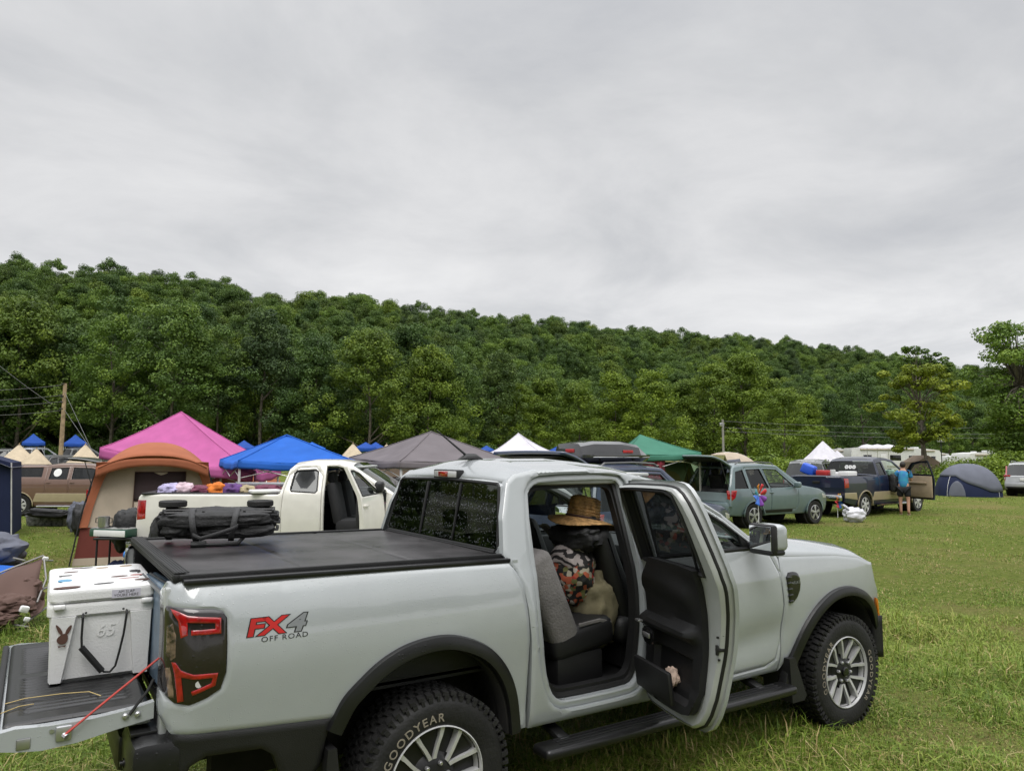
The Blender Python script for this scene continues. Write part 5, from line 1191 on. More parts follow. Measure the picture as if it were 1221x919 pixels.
# SUV with the roof box, mostly behind the near pickup
box_car = suv('suv', 'dark SUV behind the near pickup carrying a black roof box, tail door raised', face(lat(664, 12.0), 12.0, 44, -.80, 0), 44, 'p_slate', H=1.74, tint='gtint', tilt=15)
rb = thing('roof_box', 'glossy black roof box with red badges on the dark SUV behind the near pickup', 'roof box', on(box_car, (.72, .25, 1.80)), hd(30))
M['boxgrey'] = mat('roof_box_lid', (.03, .03, .032), rough=.25, coat=1.0)
b = MB(); rings = []
for x, hw_, zt in ((-.80, .36, .25), (-.77, .42, .33), (-.5, .44, .375), (.1, .44, .375), (.5, .42, .32), (.76, .34, .18), (.84, .26, .10)):
    zb_ = .09; rings.append([(x, -hw_, zb_), (x, -hw_-.008, zb_+.05), (x, -hw_+.05, zt-.05), (x, -hw_+.12, zt), (x, 0, zt+.012), (x, hw_-.12, zt), (x, hw_-.05, zt-.05), (x, hw_+.008, zb_+.05), (x, hw_, zb_)])
b.loft(rings); lid = b.build('box_lid', 'boxgrey', rb, ang=28)
b = MB(); rings = []
for x, hw_, zb_ in ((-.79, .35, .05), (-.6, .42, .0), (.4, .41, .0), (.75, .34, .04), (.84, .26, .075)): rings.append([(x, -hw_+.06, zb_), (x, -hw_-.008, .10), (x, hw_+.008, .10), (x, hw_-.06, zb_)])
b.loft(rings); b.build('box_base', 'gloss', rb)
b = MB(); b.tube([(-.79, -.37, .10), (-.5, -.445, .10), (.4, -.43, .10), (.75, -.36, .10), (.85, -.2, .10), (.85, .2, .10)], .008, 6); b.build('rim_band', 'steel', rb)
b = MB(); b.box((-.806, -.10, .21), (.012, .26, .06), .004); b.box((.2, -.438, .20), (.22, .012, .05), .004); b.build('badge', 'redpl', rb)
for x in (-.35, .45):
    b = MB(); b.box((x, 0, -.03), (.05, 1.0, .03), .008); b.box((x, -.46, -.07), (.07, .04, .08), .01); b.box((x, .46, -.07), (.07, .04, .08), .01); b.build('roof_bar', 'black', rb)
# brown pickup with canopy shell at far left
S = dict(hw=HW2, r=.415, axles=(0, 3.68), zb=.50, paint='p_brown', up=[(-1.22, .62), (-1.26, .95), (-1.25, 1.30), (-1.18, 1.36), (-1.05, 1.80), (-.9, 1.86), (.78, 1.86), (.86, 1.87), (1.2, 1.92), (2.0, 1.92), (2.5, 1.90), (2.9, 1.80), (3.35, 1.40), (3.9, 1.30), (4.45, 1.16), (4.52, .9), (4.55, .55)],
    glass={11: ('windscreen', 'gclear')}, crown=.04, taper=(.14, .03), wins=[[(-1.0, 1.44), (-.92, 1.76), (.70, 1.78), (.72, 1.44)]],
    doors=[dict(o=[(.90, .52), (.88, 1.80), (1.70, 1.84), (1.74, .52)], w=[(1.0, 1.36), (1.02, 1.76), (1.64, 1.78), (1.66, 1.36)]), dict(o=[(1.78, .52), (1.75, 1.84), (2.5, 1.82), (2.86, 1.72), (3.18, 1.38), (3.12, .52)], w=[(1.84, 1.36), (1.82, 1.78), (2.46, 1.76), (2.80, 1.66), (3.02, 1.38)])],
    mirror=(3.05, 1.42), seats=(2.3, 1.4), dash=3.2, floor=(.95, 3.4), archm='p_tan', step=(.65, 3.0), spokes=8, rimm='alloy',
    lower=([[(-1.22, .64), (-1.24, .84), (-.60, .84), (-.52, .66), (-.46, .56)], [(.46, .52), (.52, .64), (.60, .84), (3.08, .84), (3.16, .66), (3.2, .52)]], 'p_tan'), boxes=[('rear_bumper', (-1.34, 0, .64), (.18, 1.80, .20), 'chrome', .03)])
br, yfb = vehicle('pickup_truck', 'brown crew cab pickup with tan trim and a bed shell, left behind the tents', 'pickup truck', face(lat(29, 27.5), 27.5, 2, 0, -.98), hd(2), S)
b = MB(); y_ = -(yfb(1.25, 1.58)-.016); b.lathe([(.145, 0), (.145, .003), (0, .003)], (0, 0, 0), 'y', 24); b.v = [(p[0]+1.27, y_+p[1]-.006+(p[2])*.40*1, p[2]*1.0+1.60) for p in b.v]
text_fn(b, 'CAMP LIFE', .075, lambda u, v: (1.27+u, y_-.012+(v-.19)*.40, 1.60+v-.19)) if False else None
b.build('window_decal', 'whitepl', br)
# car with its tail door up behind the orange tent
suv('suv', 'dark SUV with its tail door raised between the brown pickup and orange tent', face(lat(112, 19.5), 19.5, 10, -.92, -.6), 10, 'p_black', H=1.72)
# parked cars far off under the trees
for i, (px, d, phi, pm, lab) in enumerate(((4, 62, 20, 'p_grey', 'dark grey SUV far left between the bell tents and the wood'), (74, 50, 35, 'p_black', 'black SUV beside the wooden pole behind the bell tents'), (39, 66, 80, 'p_silver', 'pale car parked under the blue canopy left of the pole'), (91, 66, 60, 'p_grey', 'dark car parked under the blue canopy right of the pole'))):
    p = gp(lat(px, d), d); suv('suv', lab, p, phi, pm, hatch=False, H=1.70)
p = face(lat(962, 30), 30, 58, 0, 0); suv('suv', 'dark grey SUV partly hidden beyond the bed of the dark blue pickup', p, 58, 'p_grey', hatch=False, H=1.80, rails=False)
# ================================================================== CANOPIES, TENTS, POLES
def cloth(name, col, tr=.22, var=.05, bump=.25, bs=6): M[name] = mat(name, col, rough=.8, var=var, vs=2.5, bump=bump, bs=bs, trans=tr, spec=.25); return name
cloth('c_pink', (.54, .13, .35)); cloth('c_blue', (.025, .14, .56)); cloth('c_grey', (.185, .165, .175)); cloth('c_white', (.72, .70, .76)); cloth('c_green', (.065, .215, .15)); cloth('c_cream', (.62, .52, .38), var=.08)
cloth('c_orange', (.42, .145, .075)); cloth('c_beige', (.50, .42, .33), var=.06); cloth('c_maroon', (.17, .045, .035)); cloth('c_darknet', (.045, .03, .032), tr=.05); cloth('c_navy', (.014, .021, .058), tr=.05); cloth('c_fly', (.16, .17, .21)); cloth('c_olive', (.17, .17, .065)); cloth('c_sage', (.13, .19, .10)); cloth('c_tan', (.34, .26, .20)); cloth('c_brown', (.115, .070, .058), tr=.08)
cloth('c_deepblue', (.02, .08, .36)); cloth('c_bed', (.30, .26, .42), tr=.0)
M['polewh'] = mat('white_pole', (.62, .62, .61), .4, metal=.2); M['wood'] = mat('pale_pole_wood', (.36, .26, .165), .85, var=.2, vs=3, bump=.3, bs=10); M['wire'] = mat('wire', (.16, .16, .165), .6)
M['straw'] = mat('woven_straw', (.52, .30, .115), .7, var=.25, vs=25, bump=1.0, bs=60); M['skin'] = mat('skin', (.45, .25, .17), .55, var=.05); M['hair'] = mat('dark_hair', (.02, .014, .01), .6)
def canopy(label, cor, apex, m, val=.22, group=None, cat='canopy', concave=1.15, sag=.06, legm='polewh', walls=(), rim=.0, name='pop_up_canopy', legs=(0, 1, 2, 3)):
    C = [at(*c) for c in cor]; A = at(*apex); cen = sum(C, Vector())/4; g0 = float(gz(cen.x, cen.y)); base = Vector((cen.x, cen.y, g0)); root = thing(name, label, cat, base, 0, group)
    C = [c-base for c in C]; A = A-base; b = MB(); mid = sum(C, Vector())/4
    for i in range(4):
        p, q = C[i], C[(i+1) % 4]; L = (q-p).length
        def f(u, v):
            e = p.lerp(q, u); e = e+Vector((0, 0, -sag*math.sin(math.pi*u)*(1-v)**2)); e = e+(mid-e)*.03*math.sin(math.pi*u)*(1-v)
            w = e.lerp(A, v); w.z = e.z+(A.z-e.z)*v**concave - .03*math.sin(math.pi*u)*math.sin(math.pi*v)+(.045*mnoise.noise((w+base)*1.1)+.018*mnoise.noise((w+base)*4.5))*min(1, 6*u*(1-u)); return w
        b.grid(f, 30, 18)
        out = Vector(((q-p).y, -(q-p).x, 0)).normalized()
        if (p+q-2*mid).dot(out) < 0: out = -out
        def g(u, v):
            e = p.lerp(q, u); e = e+Vector((0, 0, -sag*math.sin(math.pi*u))); e = e+(mid-e)*.03*math.sin(math.pi*u)
            return e+out*(.012*math.sin(u*L*5+i)*v+.02*v)+Vector((0, 0, -val*v*(1-.10*math.sin(u*math.pi*3)**2)))
        b.grid(g, 24, 3)
    b.build('cover', m, root, ang=28, solid=.006)
    b = MB()
    for i in range(4):                                  # seam tape up each hip
        b.tube([C[i].lerp(A, k/6)+Vector((0, 0, (A.z-C[i].z)*((k/6)**concave-k/6)+.006)) for k in range(7)], .012, 5)
    b.build('hip_seam', m, root)
    for i in legs:
        c = C[i]+(mid-C[i])*.03; w = base+c; gzz = float(gz(w.x, w.y))-g0; b = MB(); b.box((c.x, c.y, (c.z-.05+gzz)/2), (.045, .045, c.z-.05-gzz), .006); b.box((c.x, c.y, gzz+.01), (.12, .12, .02), .004); b.build('leg', legm, root)
    b = MB()
    for i in range(4):
        p, q = C[i]+(mid-C[i])*.04, C[(i+1) % 4]+(mid-C[(i+1) % 4])*.04; dz = Vector((0, 0, -.08)); m_ = p.lerp(q, .5)
        for (x, y, za, zb_) in ((0, .5, 0, -.28), (0, .5, -.28, 0), (.5, 1, 0, -.28), (.5, 1, -.28, 0)): b.tube([p.lerp(q, x)+dz+Vector((0, 0, za)), p.lerp(q, y)+dz+Vector((0, 0, zb_))], .010, 5)
        b.tube([p+dz, A+Vector((0, 0, -.10))], .012, 5)
    b.build('frame', legm, root); return root
canopy('large pink canopy with a peaked roof and frilled edge behind the orange cabin tent', [(119, 534, 19), (302, 561, 17.5), (335, 556, 21), (150, 532, 23)], (216, 491, 20), 'c_pink', val=.26, sag=.10)
canopy('bright blue pop-up canopy directly behind the white extended cab pickup', [(284, 549, 15.2), (425, 550, 15.2), (404, 547, 18), (262, 548, 18)], (342, 518.5, 16.6), 'c_blue', val=.16, concave=1.05)
gcan = canopy('grey pop-up canopy beyond the near pickup roof with beige tent beneath', [(477, 549.5, 15.6), (612, 548, 16.6), (566, 545, 20), (416, 545.5, 18)], (514, 514.5, 17.4), 'c_grey', val=.16, concave=1.10)
canopy('white peaked canopy between the grey canopy and the black roof box', [(580, 541, 24), (652, 542, 23.5), (664, 540, 27), (598, 539, 27)], (618, 516.5, 25), 'c_white', val=.2, concave=1.35)
canopy('green pop-up canopy with a dark red cloth hanging from its edge', [(742, 541, 19.4), (836, 539.5, 20.6), (812, 538, 23.6), (733, 539, 22.6)], (763, 518.5, 21.3), 'c_green', val=.16)
for px, d, pk, wd, ez, lab in ((40, 70, 517, 14, 527, 'small blue canopy far left of the wooden pole'), (90, 70, 518, 14, 528, 'small blue canopy just right of the wooden pole'), (291, 60, 525, 14, 533, 'small blue canopy peeping out between the pink and large blue canopies'), (372, 55, 527, 16, 534, 'small blue canopy peeping over the right slope of the large blue canopy'), (436, 62, 527, 12, 533, 'left one of two tiny blue canopies left of the grey canopy'), (448, 66, 527, 11, 533, 'right one of two tiny blue canopies left of the grey canopy'), (580, 64, 531, 9, 536, 'tiny blue canopy between the grey and white canopies'), (668, 60, 530, 14, 537, 'small blue canopy partly behind the black roof box')):
    canopy(lab, [(px-wd, ez, d-1.5), (px+wd, ez, d-1.5), (px+wd*.85, ez-.3, d+1.5), (px-wd*.85, ez-.3, d+1.5)], (px, pk, d), 'c_deepblue' if wd < 15 else 'c_blue', val=.35, group='small blue canopies by the wood', legm='polewh')
def bell(label, px, py, d, w, h=2.6, m='c_cream', door=True, rz=0):
    p = at(px, py, d); root = thing('bell_tent', label, 'tent', (p.x, p.y, float(gz(p.x, p.y))), -YAW+rz); H = p.z-root.location.z; b = MB()
    prof = [(w/2, 0), (w/2*.985, .55), (w/2*.70, .55+(H-.55)*.27), (w/2*.36, .55+(H-.55)*.61), (.06, H), (0, H)]
    rings = []
    for r, z in prof: rings.append([Vector((r*math.cos(a)*(1-.04*(k % 2)), r*math.sin(a)*(1-.04*(k % 2)), z)) for k, a in enumerate(np.linspace(0, 2*math.pi, 21)[:-1])])
    b.loft(rings, cap=False); b.build('cover', m, root, ang=20)
    if door:
        b = MB(); y = -w/2; b.prism([(-.42, .05), (.42, .05), (.30, .75), (0, 1.45), (-.30, .75)], y-.06, y+.62, 'xz'); b.v = [(q[0], q[1]+.30*max(0, q[2]-.3), q[2]) for q in b.v]; b.build('porch', 'c_tan', root)
    b = MB(); b.tube([(0, 0, H-.2), (0, 0, H+.12)], .03, 6); b.build('pole_tip', 'wood', root)
bell('cream bell tent with a small porch at far left, first from the left edge', 23, 530.5, 44, 4.6)
bell('plain cream bell tent directly left of the wooden pole', 43.5, 535.5, 41, 4.0, door=False)
bell('cream bell tent with a small porch directly right of the wooden pole', 102, 530.5, 44, 4.2, rz=.4)
bell('cream bell tent half hidden by the pink canopy', 122, 541, 42, 3.8, door=False)
bell('cream bell tent tip between the pink and blue canopies', 279, 530, 46, 4.2, door=False)
bell('cream bell tent showing above the right edge of the blue canopy', 421, 529.5, 46, 4.2, door=False)
bell('small cream bell tent tip just left of the grey canopy peak', 461, 530, 52, 3.6, door=False)
bell('white marquee with a sharp central peak beyond the dark blue pickup', 981, 526, 70, 6.5, m='c_white', door=False)
bell('low white marquee right of the taller peaked white marquee', 998, 537, 80, 5.0, m='c_white', door=False)
# ---- orange and beige cabin tent
ot = thing('cabin_tent', 'orange and beige cabin tent with a maroon base behind the camp stove', 'tent', gp(lat(189, 14.6), 14.6), hd(24)); ot.scale = (.87, 1, 1)
hwz = ([0, .65, 1.0, 1.78, 2.0], [1.36, 1.27, 1.20, .98, .90])
def HWt(z): return float(np.interp(z, *hwz))
def dpt(z): return float(np.interp(z, [0, .65, 1.78, 2.1], [1.30, 1.22, .98, .9]))
def wallband(z0, z1, nm, m, off=0.0):
    b = MB(); rings = []
    for z in np.linspace(z0, z1, 6):
        w, dp = HWt(z)+off, dpt(z)+off; loop = []
        for (xa, ya, xb, yb) in ((-w, -dp, w, -dp), (w, -dp, w, dp), (w, dp, -w, dp), (-w, dp, -w, -dp)):
            for k in range(10): t = k/10; bow = .03*math.sin(math.pi*t)*math.sin(z*2.2); loop.append(Vector((xa+(xb-xa)*t+bow*(1 if ya != yb and xa > 0 else -1 if ya != yb else 0)*-1, ya+(yb-ya)*t+bow*(1 if ya == yb and ya < 0 else 0), z)))
        rings.append(loop)
    b.loft(rings, cap=False); return b.build(nm, m, ot, ang=40)
wallband(.0, .14, 'ground_flap', 'c_beige', .02); wallband(.12, .66, 'lower_wall', 'c_maroon', .008); wallband(.655, 1.80, 'wall', 'c_beige')
def roofc(u, v):
    x = (2*u-1); y = -dpt(1.78)-.34+v*(2*dpt(1.78)+.5); w = 1.06-.04*abs(2*v-1)
    z = 1.70+.15*(1-abs(x)**2.6)+.33*(1-abs(x)**2.2)*math.sin(math.pi*min(1, .04+.96*v))**.75; return Vector((x*w, y, z))
b = MB(); b.grid(roofc, 30, 16); b.build('roof', 'c_orange', ot, solid=.012, ang=50)
b = MB(); b.grid(lambda u, v: Vector(((2*u-1)*1.06, -dpt(1.78)-.33, 1.70+.15*(1-abs(2*u-1)**2.6)+.02-(.20-.06*(1-abs(2*u-1)**2))*v)), 30, 3); b.build('roof_valance', 'c_orange', ot, solid=.008)
for s in (-1, 1):                                       # orange sleeves down the front corners and side walls
    b = MB(); rings = []
    for z in np.linspace(.66, 1.80, 8):
        w, dp = HWt(z), dpt(z); k = max(0, (z-1.2)/.6)**2
        rings.append([Vector((s*(w+.03+.05*k), -dp-.06-.28*k, z)), Vector((s*(w-.12-.10*k), -dp-.035-.30*k, z)), Vector((s*(w-.12-.10*k), -dp-.02-.28*k, z)), Vector((s*(w+.02), -dp+.25, z)), Vector((s*(w+.035), -dp+.22, z))])
    b.loft(rings); b.build('corner_sleeve', 'c_orange', ot, ang=50)
    b = MB(); b.grid(lambda u, v: Vector((s*(HWt(.66+1.1*v)+.012), -dpt(.66+1.1*v)+.2+u*(2*dpt(.66+1.1*v)-.4), .66+1.1*v)), 6, 8); b.build('side_panel', 'c_orange', ot, solid=.004)
    b = MB(); b.tube([(s*(HWt(0)+.06), -dpt(0)-.06, 0), (s*(HWt(.9)+.05), -dpt(.9)-.10, .9), (s*(HWt(1.7)+.04), -dpt(1.7)-.30, 1.72)], .014, 6); b.build('pole', 'seal', ot)
b = MB(); b.grid(lambda u, v: Vector((-.36+u*.98, -dpt(1.10+.52*v)-.012-.004*math.sin(u*9), 1.10+.52*v)), 8, 6); b.build('window_mesh', 'c_darknet', ot, solid=.004)
b = MB(); b.grid(lambda u, v: Vector((-.36+u*.98, -dpt(.16+.92*v)-.010, .16+.92*v)), 8, 6); b.build('door_panel', 'c_beige', ot, solid=.004)
b = MB(); b.tube([(-.36, -dpt(.16)-.02, .16), (-.36, -dpt(1.0)-.02, 1.0), (-.36, -dpt(1.62)-.02, 1.62), (.62, -dpt(1.62)-.02, 1.62), (.62, -dpt(.16)-.02, .16)], .010, 5); b.build('zip', 'c_brown', ot)
# ---- simple cabin tents and dome tents
def dome(label, p, rz, w, l, h, mb, mf=None, door=None, flyrange=(.35, 1), name='dome_tent', pw=2.6, flyside=0):
    root = thing(name, label, 'tent', p, rz)
    def S(a, v, k=1.0):
        c, s = math.cos(a), math.sin(a); e = 2/(pw+ (2.0-pw)*v*.3); sc_ = math.cos(v*math.pi/2)**.85*k
        return Vector((w/2*sc_*math.copysign(abs(c)**e, c), l/2*sc_*math.copysign(abs(s)**e, s), h*math.sin(v*math.pi/2)))
    b = MB(); b.grid(lambda u, v: S(u*2*math.pi, v*.999), 40, 12); b.build('inner_tent', mb, root, ang=40)
    if mf:
        b = MB(); f0, f1 = flyrange
        def F(u, v):
            a = u*2*math.pi; lo = f0+(.16*math.cos(2*a*1.0))*(1-flyside) - (flyside*.40*max(0, math.cos(a+.5))); lo = min(.93, max(.10, lo)); return S(a, lo+(1-lo)*v*.999, 1.02)+Vector((0, 0, .03))
        b.grid(F, 48, 10); b.build('rain_fly', mf, root, solid=.006, ang=40)
    b = MB()
    for a in (math.pi/4, 3*math.pi/4):
        b.tube([S(a, v)*1.012 for v in np.linspace(0, .99, 10)]+[S(a+math.pi, v)*1.012 for v in np.linspace(.99, 0, 10)], .012, 5)
    b.build('pole', 'polewh', root)
    if door:
        b = MB(); cxd, wd, hd_ = door; vs = []
        b.grid(lambda u, v: (lambda a, vv: S(a, vv)*1.012)(-math.pi/2+(2*u-1)*wd*math.sqrt(max(.02, 1-v*v))+cxd, v*hd_), 10, 8); b.build('door_panel', 'c_fly', root, solid=.004)
    return root
def cabin(label, p, rz, w, l, h, eave, mw, mr, wins=()):
    root = thing('cabin_tent', label, 'tent', p, rz)
    b = MB(); pr = [(-w/2, 0), (w/2, 0), (w/2*.9, eave), (0, h), (-w/2*.9, eave)]; b.prism(pr, -l/2, l/2, 'xz'); b.build('wall', mw, root, ang=20)
    for s in (-1, 1):
        b = MB(); b.grid(lambda u, v: Vector((s*(w/2*.94*(1-u)), -l/2-.15+v*(l+.3), eave-.12+(h-eave+.15)*u-.05*math.sin(math.pi*v)*math.sin(math.pi*u))), 6, 8); b.build('roof', mr, root, solid=.01)
    for x, z, ww, hh in wins:
        b = MB(); b.box((x, -l/2-.004, z), (ww, .02, hh), .004); b.build('window_mesh', 'c_darknet', root)
    b = MB()
    for sx in (-1, 1): b.tube([(sx*w/2*1.02, -l/2-.02, 0), (sx*w/2*.92, -l/2-.02, eave)], .015, 6)
    b.build('pole', 'polewh', root); return root
dome('navy blue dome tent with a grey rain fly right of the dark blue pickup', gp(lat(1150, 37.5), 37.5), hd(-20), 2.9, 2.7, 1.62, 'c_navy', 'c_fly', door=(-.45, .28, .32), flyside=1, flyrange=(.42, 1))
cabin('olive green ridge tent under the green canopy left of the raised tail door', gp(lat(793, 22.0), 22.0), hd(25), 1.7, 2.0, 1.75, .25, 'c_olive', 'c_sage')
cabin('sage green ridge tent behind the raised tail door of the SUV', gp(lat(826, 25), 25), hd(40), 2.2, 2.2, 1.95, .3, 'c_sage', 'c_olive')
dome('beige dome tent with a red lower edge behind the raised tail door', gp(lat(866, 29), 29), hd(15), 3.0, 3.0, 2.05, 'c_orange', 'c_beige', flyrange=(.28, 1))
dome('small orange tent glimpsed under the blue canopy', gp(lat(304, 23), 23), hd(0), 2.2, 2.0, 1.5, M_ if False else 'c_orange', None)
dome('purple and navy dome tent glimpsed beyond the white pickup cab', gp(lat(262, 24), 24), hd(20), 2.2, 2.2, 1.55, 'c_navy', 'c_fly')
cabin('beige cabin tent with dark windows under the grey canopy', gp(lat(466, 20.5), 20.5), hd(8), 2.9, 2.5, 1.95, 1.45, 'c_tan', 'c_brown', ((-.75, 1.0, .7, .6), (.55, .95, .9, .8)))
cabin('navy blue tent with a drooping grey roof at the left edge', gp(lat(-27, 18.0), 18.0), hd(28), 1.9, 2.2, 2.0, 1.72, 'c_navy', 'c_fly')
b = MB(); b.grid(lambda u, v: Vector((-1.1+2.1*u, -1.14-.10*v-.02*math.sin(u*9), 1.86-(.62-.34*u)*v-.05*math.sin(math.pi*u))), 14, 8); q_ = b.build('fly_sheet', 'c_fly', bpy.data.objects['cabin_tent.002'], solid=.008)
b = MB()
for k in range(2): b.grid(lambda u, v: Vector((-.1+u*.6, v*.06, .12+.75*v-.05*math.sin(u*5)*(1-v))), 8, 6)
# hanging cloth under the green canopy
b = MB(); P0, P1 = at(766, 545, 19.8), at(793, 544.5, 20.1)
b.grid(lambda u, v: P0.lerp(P1, u)+FW*(.05*math.sin(u*14)*(.3+v))+Vector((0, 0, -.62*v)), 24, 10)
mm_ = mat('dark_red_patterned_cloth', (.20, .02, .035), .85, var=.5, vs=18); tag(b.build('hanging_cloth', mm_, solid=.004), 'dark red patterned cloth hanging from the green canopy', 'cloth')
# ---- wooden pole with its wires
pp = gp(lat(75, 56), 56); top = at(75, 457, 56)
pl = thing('utility_pole', 'pale wooden utility pole standing behind the bell tents', 'utility pole', pp); H_ = top.z-pp.z
b = MB(); b.lathe([(.17, -.3), (.15, H_*.5), (.125, H_), (0, H_+.01)], (0, 0, 0), 'z', 14); b.build('pole', 'wood', pl)
for k, z in enumerate((.05, .95, 1.05, 1.45, 1.95)):
    b = MB(); b.tube([Vector((0, 0, H_-z))-RT*.20-FW*.1, Vector((0, 0, H_-z))+RT*.02-FW*.14], .04, 6); b.sph(tuple(Vector((0, 0, H_-z))-RT*.2-FW*.1), .06, 8, 6); b.build('insulator', 'black', pl)
def wire(label, a, b_, sag, r=.014, group=None):
    a, b_ = Vector(a), Vector(b_); q = MB(); q.tube([a.lerp(b_, k/16)+Vector((0, 0, -sag*4*(k/16)*(1-k/16))) for k in range(17)], r, 5)
    return tag(q.build('power_line', 'wire'), label, 'wire', group)
for i, (py, lab) in enumerate(((459, 'topmost thin black wire running left from the wooden pole'), (471, 'second thin black wire from the top left of the wooden pole'), (478.5, 'third thin black wire from the top left of the wooden pole'), (489, 'lowest thin black wire running left from the wooden pole'))):
    wire(lab, at(74, py, 56), at(-130, py+2, 53), .35, group='wires left of the wooden pole')
wire('thin black wire slanting down from the top left corner of the wood', at(-20, 420, 48), at(62, 482, 50), .1)
wire('upper guy wire slanting down to the right from the wooden pole', at(76.5, 466, 56), at(111, 540, 52), 0)
wire('lower guy wire slanting down to the right from the wooden pole', at(76.5, 488, 56), at(108, 535, 52), 0)
pp = gp(lat(862, 72), 72); top = at(861, 500, 72); pl2 = thing('utility_pole', 'thin grey pole standing before the bright bushy trees', 'utility pole', pp); H2 = top.z-pp.z
b = MB(); b.lathe([(.13, -.2), (.10, H2), (0, H2)], (0, 0, 0), 'z', 10); b.build('pole', mat('grey_pole', (.26, .25, .23), .8), pl2); b = MB(); b.box(tuple(Vector((0, 0, H2-.5))-RT*.1), (.5, .25, .35), .06); b.build('transformer', 'steel', pl2)
for i, (py, d, lab) in enumerate(((504, 88, 'topmost faint wire crossing before the far trees on the right'), (511.5, 88, 'middle faint wire crossing before the far trees on the right'), (516, 88, 'lowest faint wire crossing before the far trees on the right'))):
    wire(lab, at(862, py-2, 72), at(1340, py+1, 92), .6, .014, 'faint wires on the right')
lp = thing('floodlight', 'small white floodlight on a thin mast beyond the dome tent', 'floodlight', gp(lat(1121, 80), 80)); tpz = at(1121, 525, 80).z-lp.location.z
b = MB(); b.tube([(0, 0, 0), (0, 0, tpz)], .05, 6); b.build('mast', 'black', lp)
for k in (-1, 1): b = MB(); b.box(tuple(RT*.22*k+Vector((0, 0, tpz))), (.34, .2, .30), .04); b.build('lamp_head', 'whitepl', lp)
# ---- camper vans and trailers beyond
M['rvwhite'] = mat('trailer_white', (.66, .66, .65), .4, var=.04); M['rvtan'] = mat('trailer_tan', (.42, .36, .28), .5)
def rv(label, px, d, L, H, phi, stripe='rvtan', side=-1, cab=False):
    root = thing('camper_trailer', label, 'camper', gp(lat(px, d), d), hd(phi)); b = MB(); pr = chaikin([(-L/2, .55), (L/2-.2, .55), (L/2, .9), (L/2-.1, H-.7), (L/2-.5, H), (-L/2+.2, H), (-L/2, H-.4)], 1); b.prism(pr, -1.2, 1.2, 'xz'); b.build('body', 'rvwhite', root, ang=25)
    for x, z, w, h in ((-L*.28, H*.62, .9, .6), (L*.10, H*.62, 1.2, .6), (L*.32, H*.6, .6, .6)):
        b = MB(); b.box((x, side*1.205, z), (w, .03, h), .01); f = b.build('window', 'gdark' if False else 'gloss', root)
    b = MB(); b.box((-L*.06, side*1.21, 1.45), (.65, .03, 1.75), .01); b.build('door', 'rvwhite', root)
    b = MB(); b.box((0, side*1.204, .95), (L*.94, .02, .22), .004); b.build('stripe', stripe, root)
    b = MB(); b.box((L*.1, 0, H+.10), (.7, .7, .22), .05); b.box((-L*.2, 0, H+.05), (.4, .4, .12), .03); b.build('roof_unit', 'rvwhite', root)
    b = MB(); b.tube([(-L*.38, side*1.28, H-.25), (L*.35, side*1.28, H-.25)], .07, 8); b.build('awning_roll', stripe, root)
    for x in (-.5, .4):
        b = MB(); b.lathe([(.36, -.1), (.36, .1)], (x-.3, side*1.1, .36), 'y', 16); b.build('wheel', 'rubber', root)
rv('white camper trailer left of the others beyond the dark blue pickup', 1012, 88, 6.5, 2.9, 5); rv('long white camper trailer with a tan stripe behind the thin tree', 1052, 84, 8, 3.1, -4); rv('white camper trailer just right of the thin yellowish tree trunk', 1083, 90, 7, 3.0, 8); rv('short white camper at the right end of the trailer row', 1104, 96, 5, 2.6, -10)
rv('white trailer glimpsed between bushes left of the silver SUV', 1170, 76, 5.5, 2.5, 12); rv('white trailer low behind the bushes near the far right trees', 1148, 92, 5, 2.2, -5)
for i, (px, lab) in enumerate(((1033, 'left white parasol in front of the camper trailers'), (1045, 'middle white parasol in front of the camper trailers'), (1058, 'right white parasol in front of the camper trailers'))):
    p = gp(lat(px, 78), 78); r = thing('parasol', lab, 'parasol', p, 0, 'white parasols by the campers'); zt = at(px, 529.5, 78).z-p.z
    b = MB(); b.lathe([(0.95, zt-.42), (.9, zt-.33), (.55, zt-.12), (0, zt)], (0, 0, 0), 'z', 12, cap=False); b.build('canopy', 'c_white', r); b = MB(); b.tube([(0, 0, 0), (0, 0, zt)], .03, 6); b.build('pole', 'polewh', r)
b = MB(); b.prism([(-1.0, 0), (1.0, 0), (1.0, 1.55), (0, 2.1), (-1.0, 1.55)], -1.0, 1.0, 'xz'); hut = b.build('shelter', 'c_tan', None); hut.location = gp(lat(1096, 62), 62); hut.rotation_euler = (0, 0, hd(5)); tag(hut, 'low tan gabled shelter beyond the cab of the dark blue pickup', 'shelter')
# ================================================================== THINGS ON AND AROUND THE PICKUP
TZ = .886
ck = thing('cooler', 'large white hard cooler with stickers standing on the lowered tailgate', 'cooler', (-4.638, .15, TZ-.006), R(-1)); ck.scale = (1.04, 1, 1.03)
def box_shell(b, x, y, z0, z1, r, tx=0.0, ty=0.0, n=6, bot=.02):
    """rounded box: corner radius r, tapered tx,ty towards its foot"""
    rings = []
    for z, k, ins in [(z0, 0, bot), (z0+bot, .02, 0)]+[(z0+bot+(z1-z0-2*bot)*i/4, i/4, 0) for i in range(1, 4)]+[(z1-bot, 1, 0), (z1-bot*.3, 1, bot*.3), (z1, 1, bot)]:
        hx, hy = x/2-tx*(1-k)-ins, y/2-ty*(1-k)-ins; loop = []
        for cx, cy, a0 in ((1, 1, 0), (-1, 1, 90), (-1, -1, 180), (1, -1, 270)):
            for j in range(n+1): a = R(a0+90*j/n); loop.append(Vector((cx*(hx-r)+r*math.cos(a), cy*(hy-r)+r*math.sin(a), z)))
        rings.append(loop)
    b.loft(rings); return b
CW, CL = .425, .80
b = MB(); box_shell(b, CW-.022, CL-.05, 0, .30, .030, .008, .012); body = b.build('body', 'whitepl', ck, ang=40)
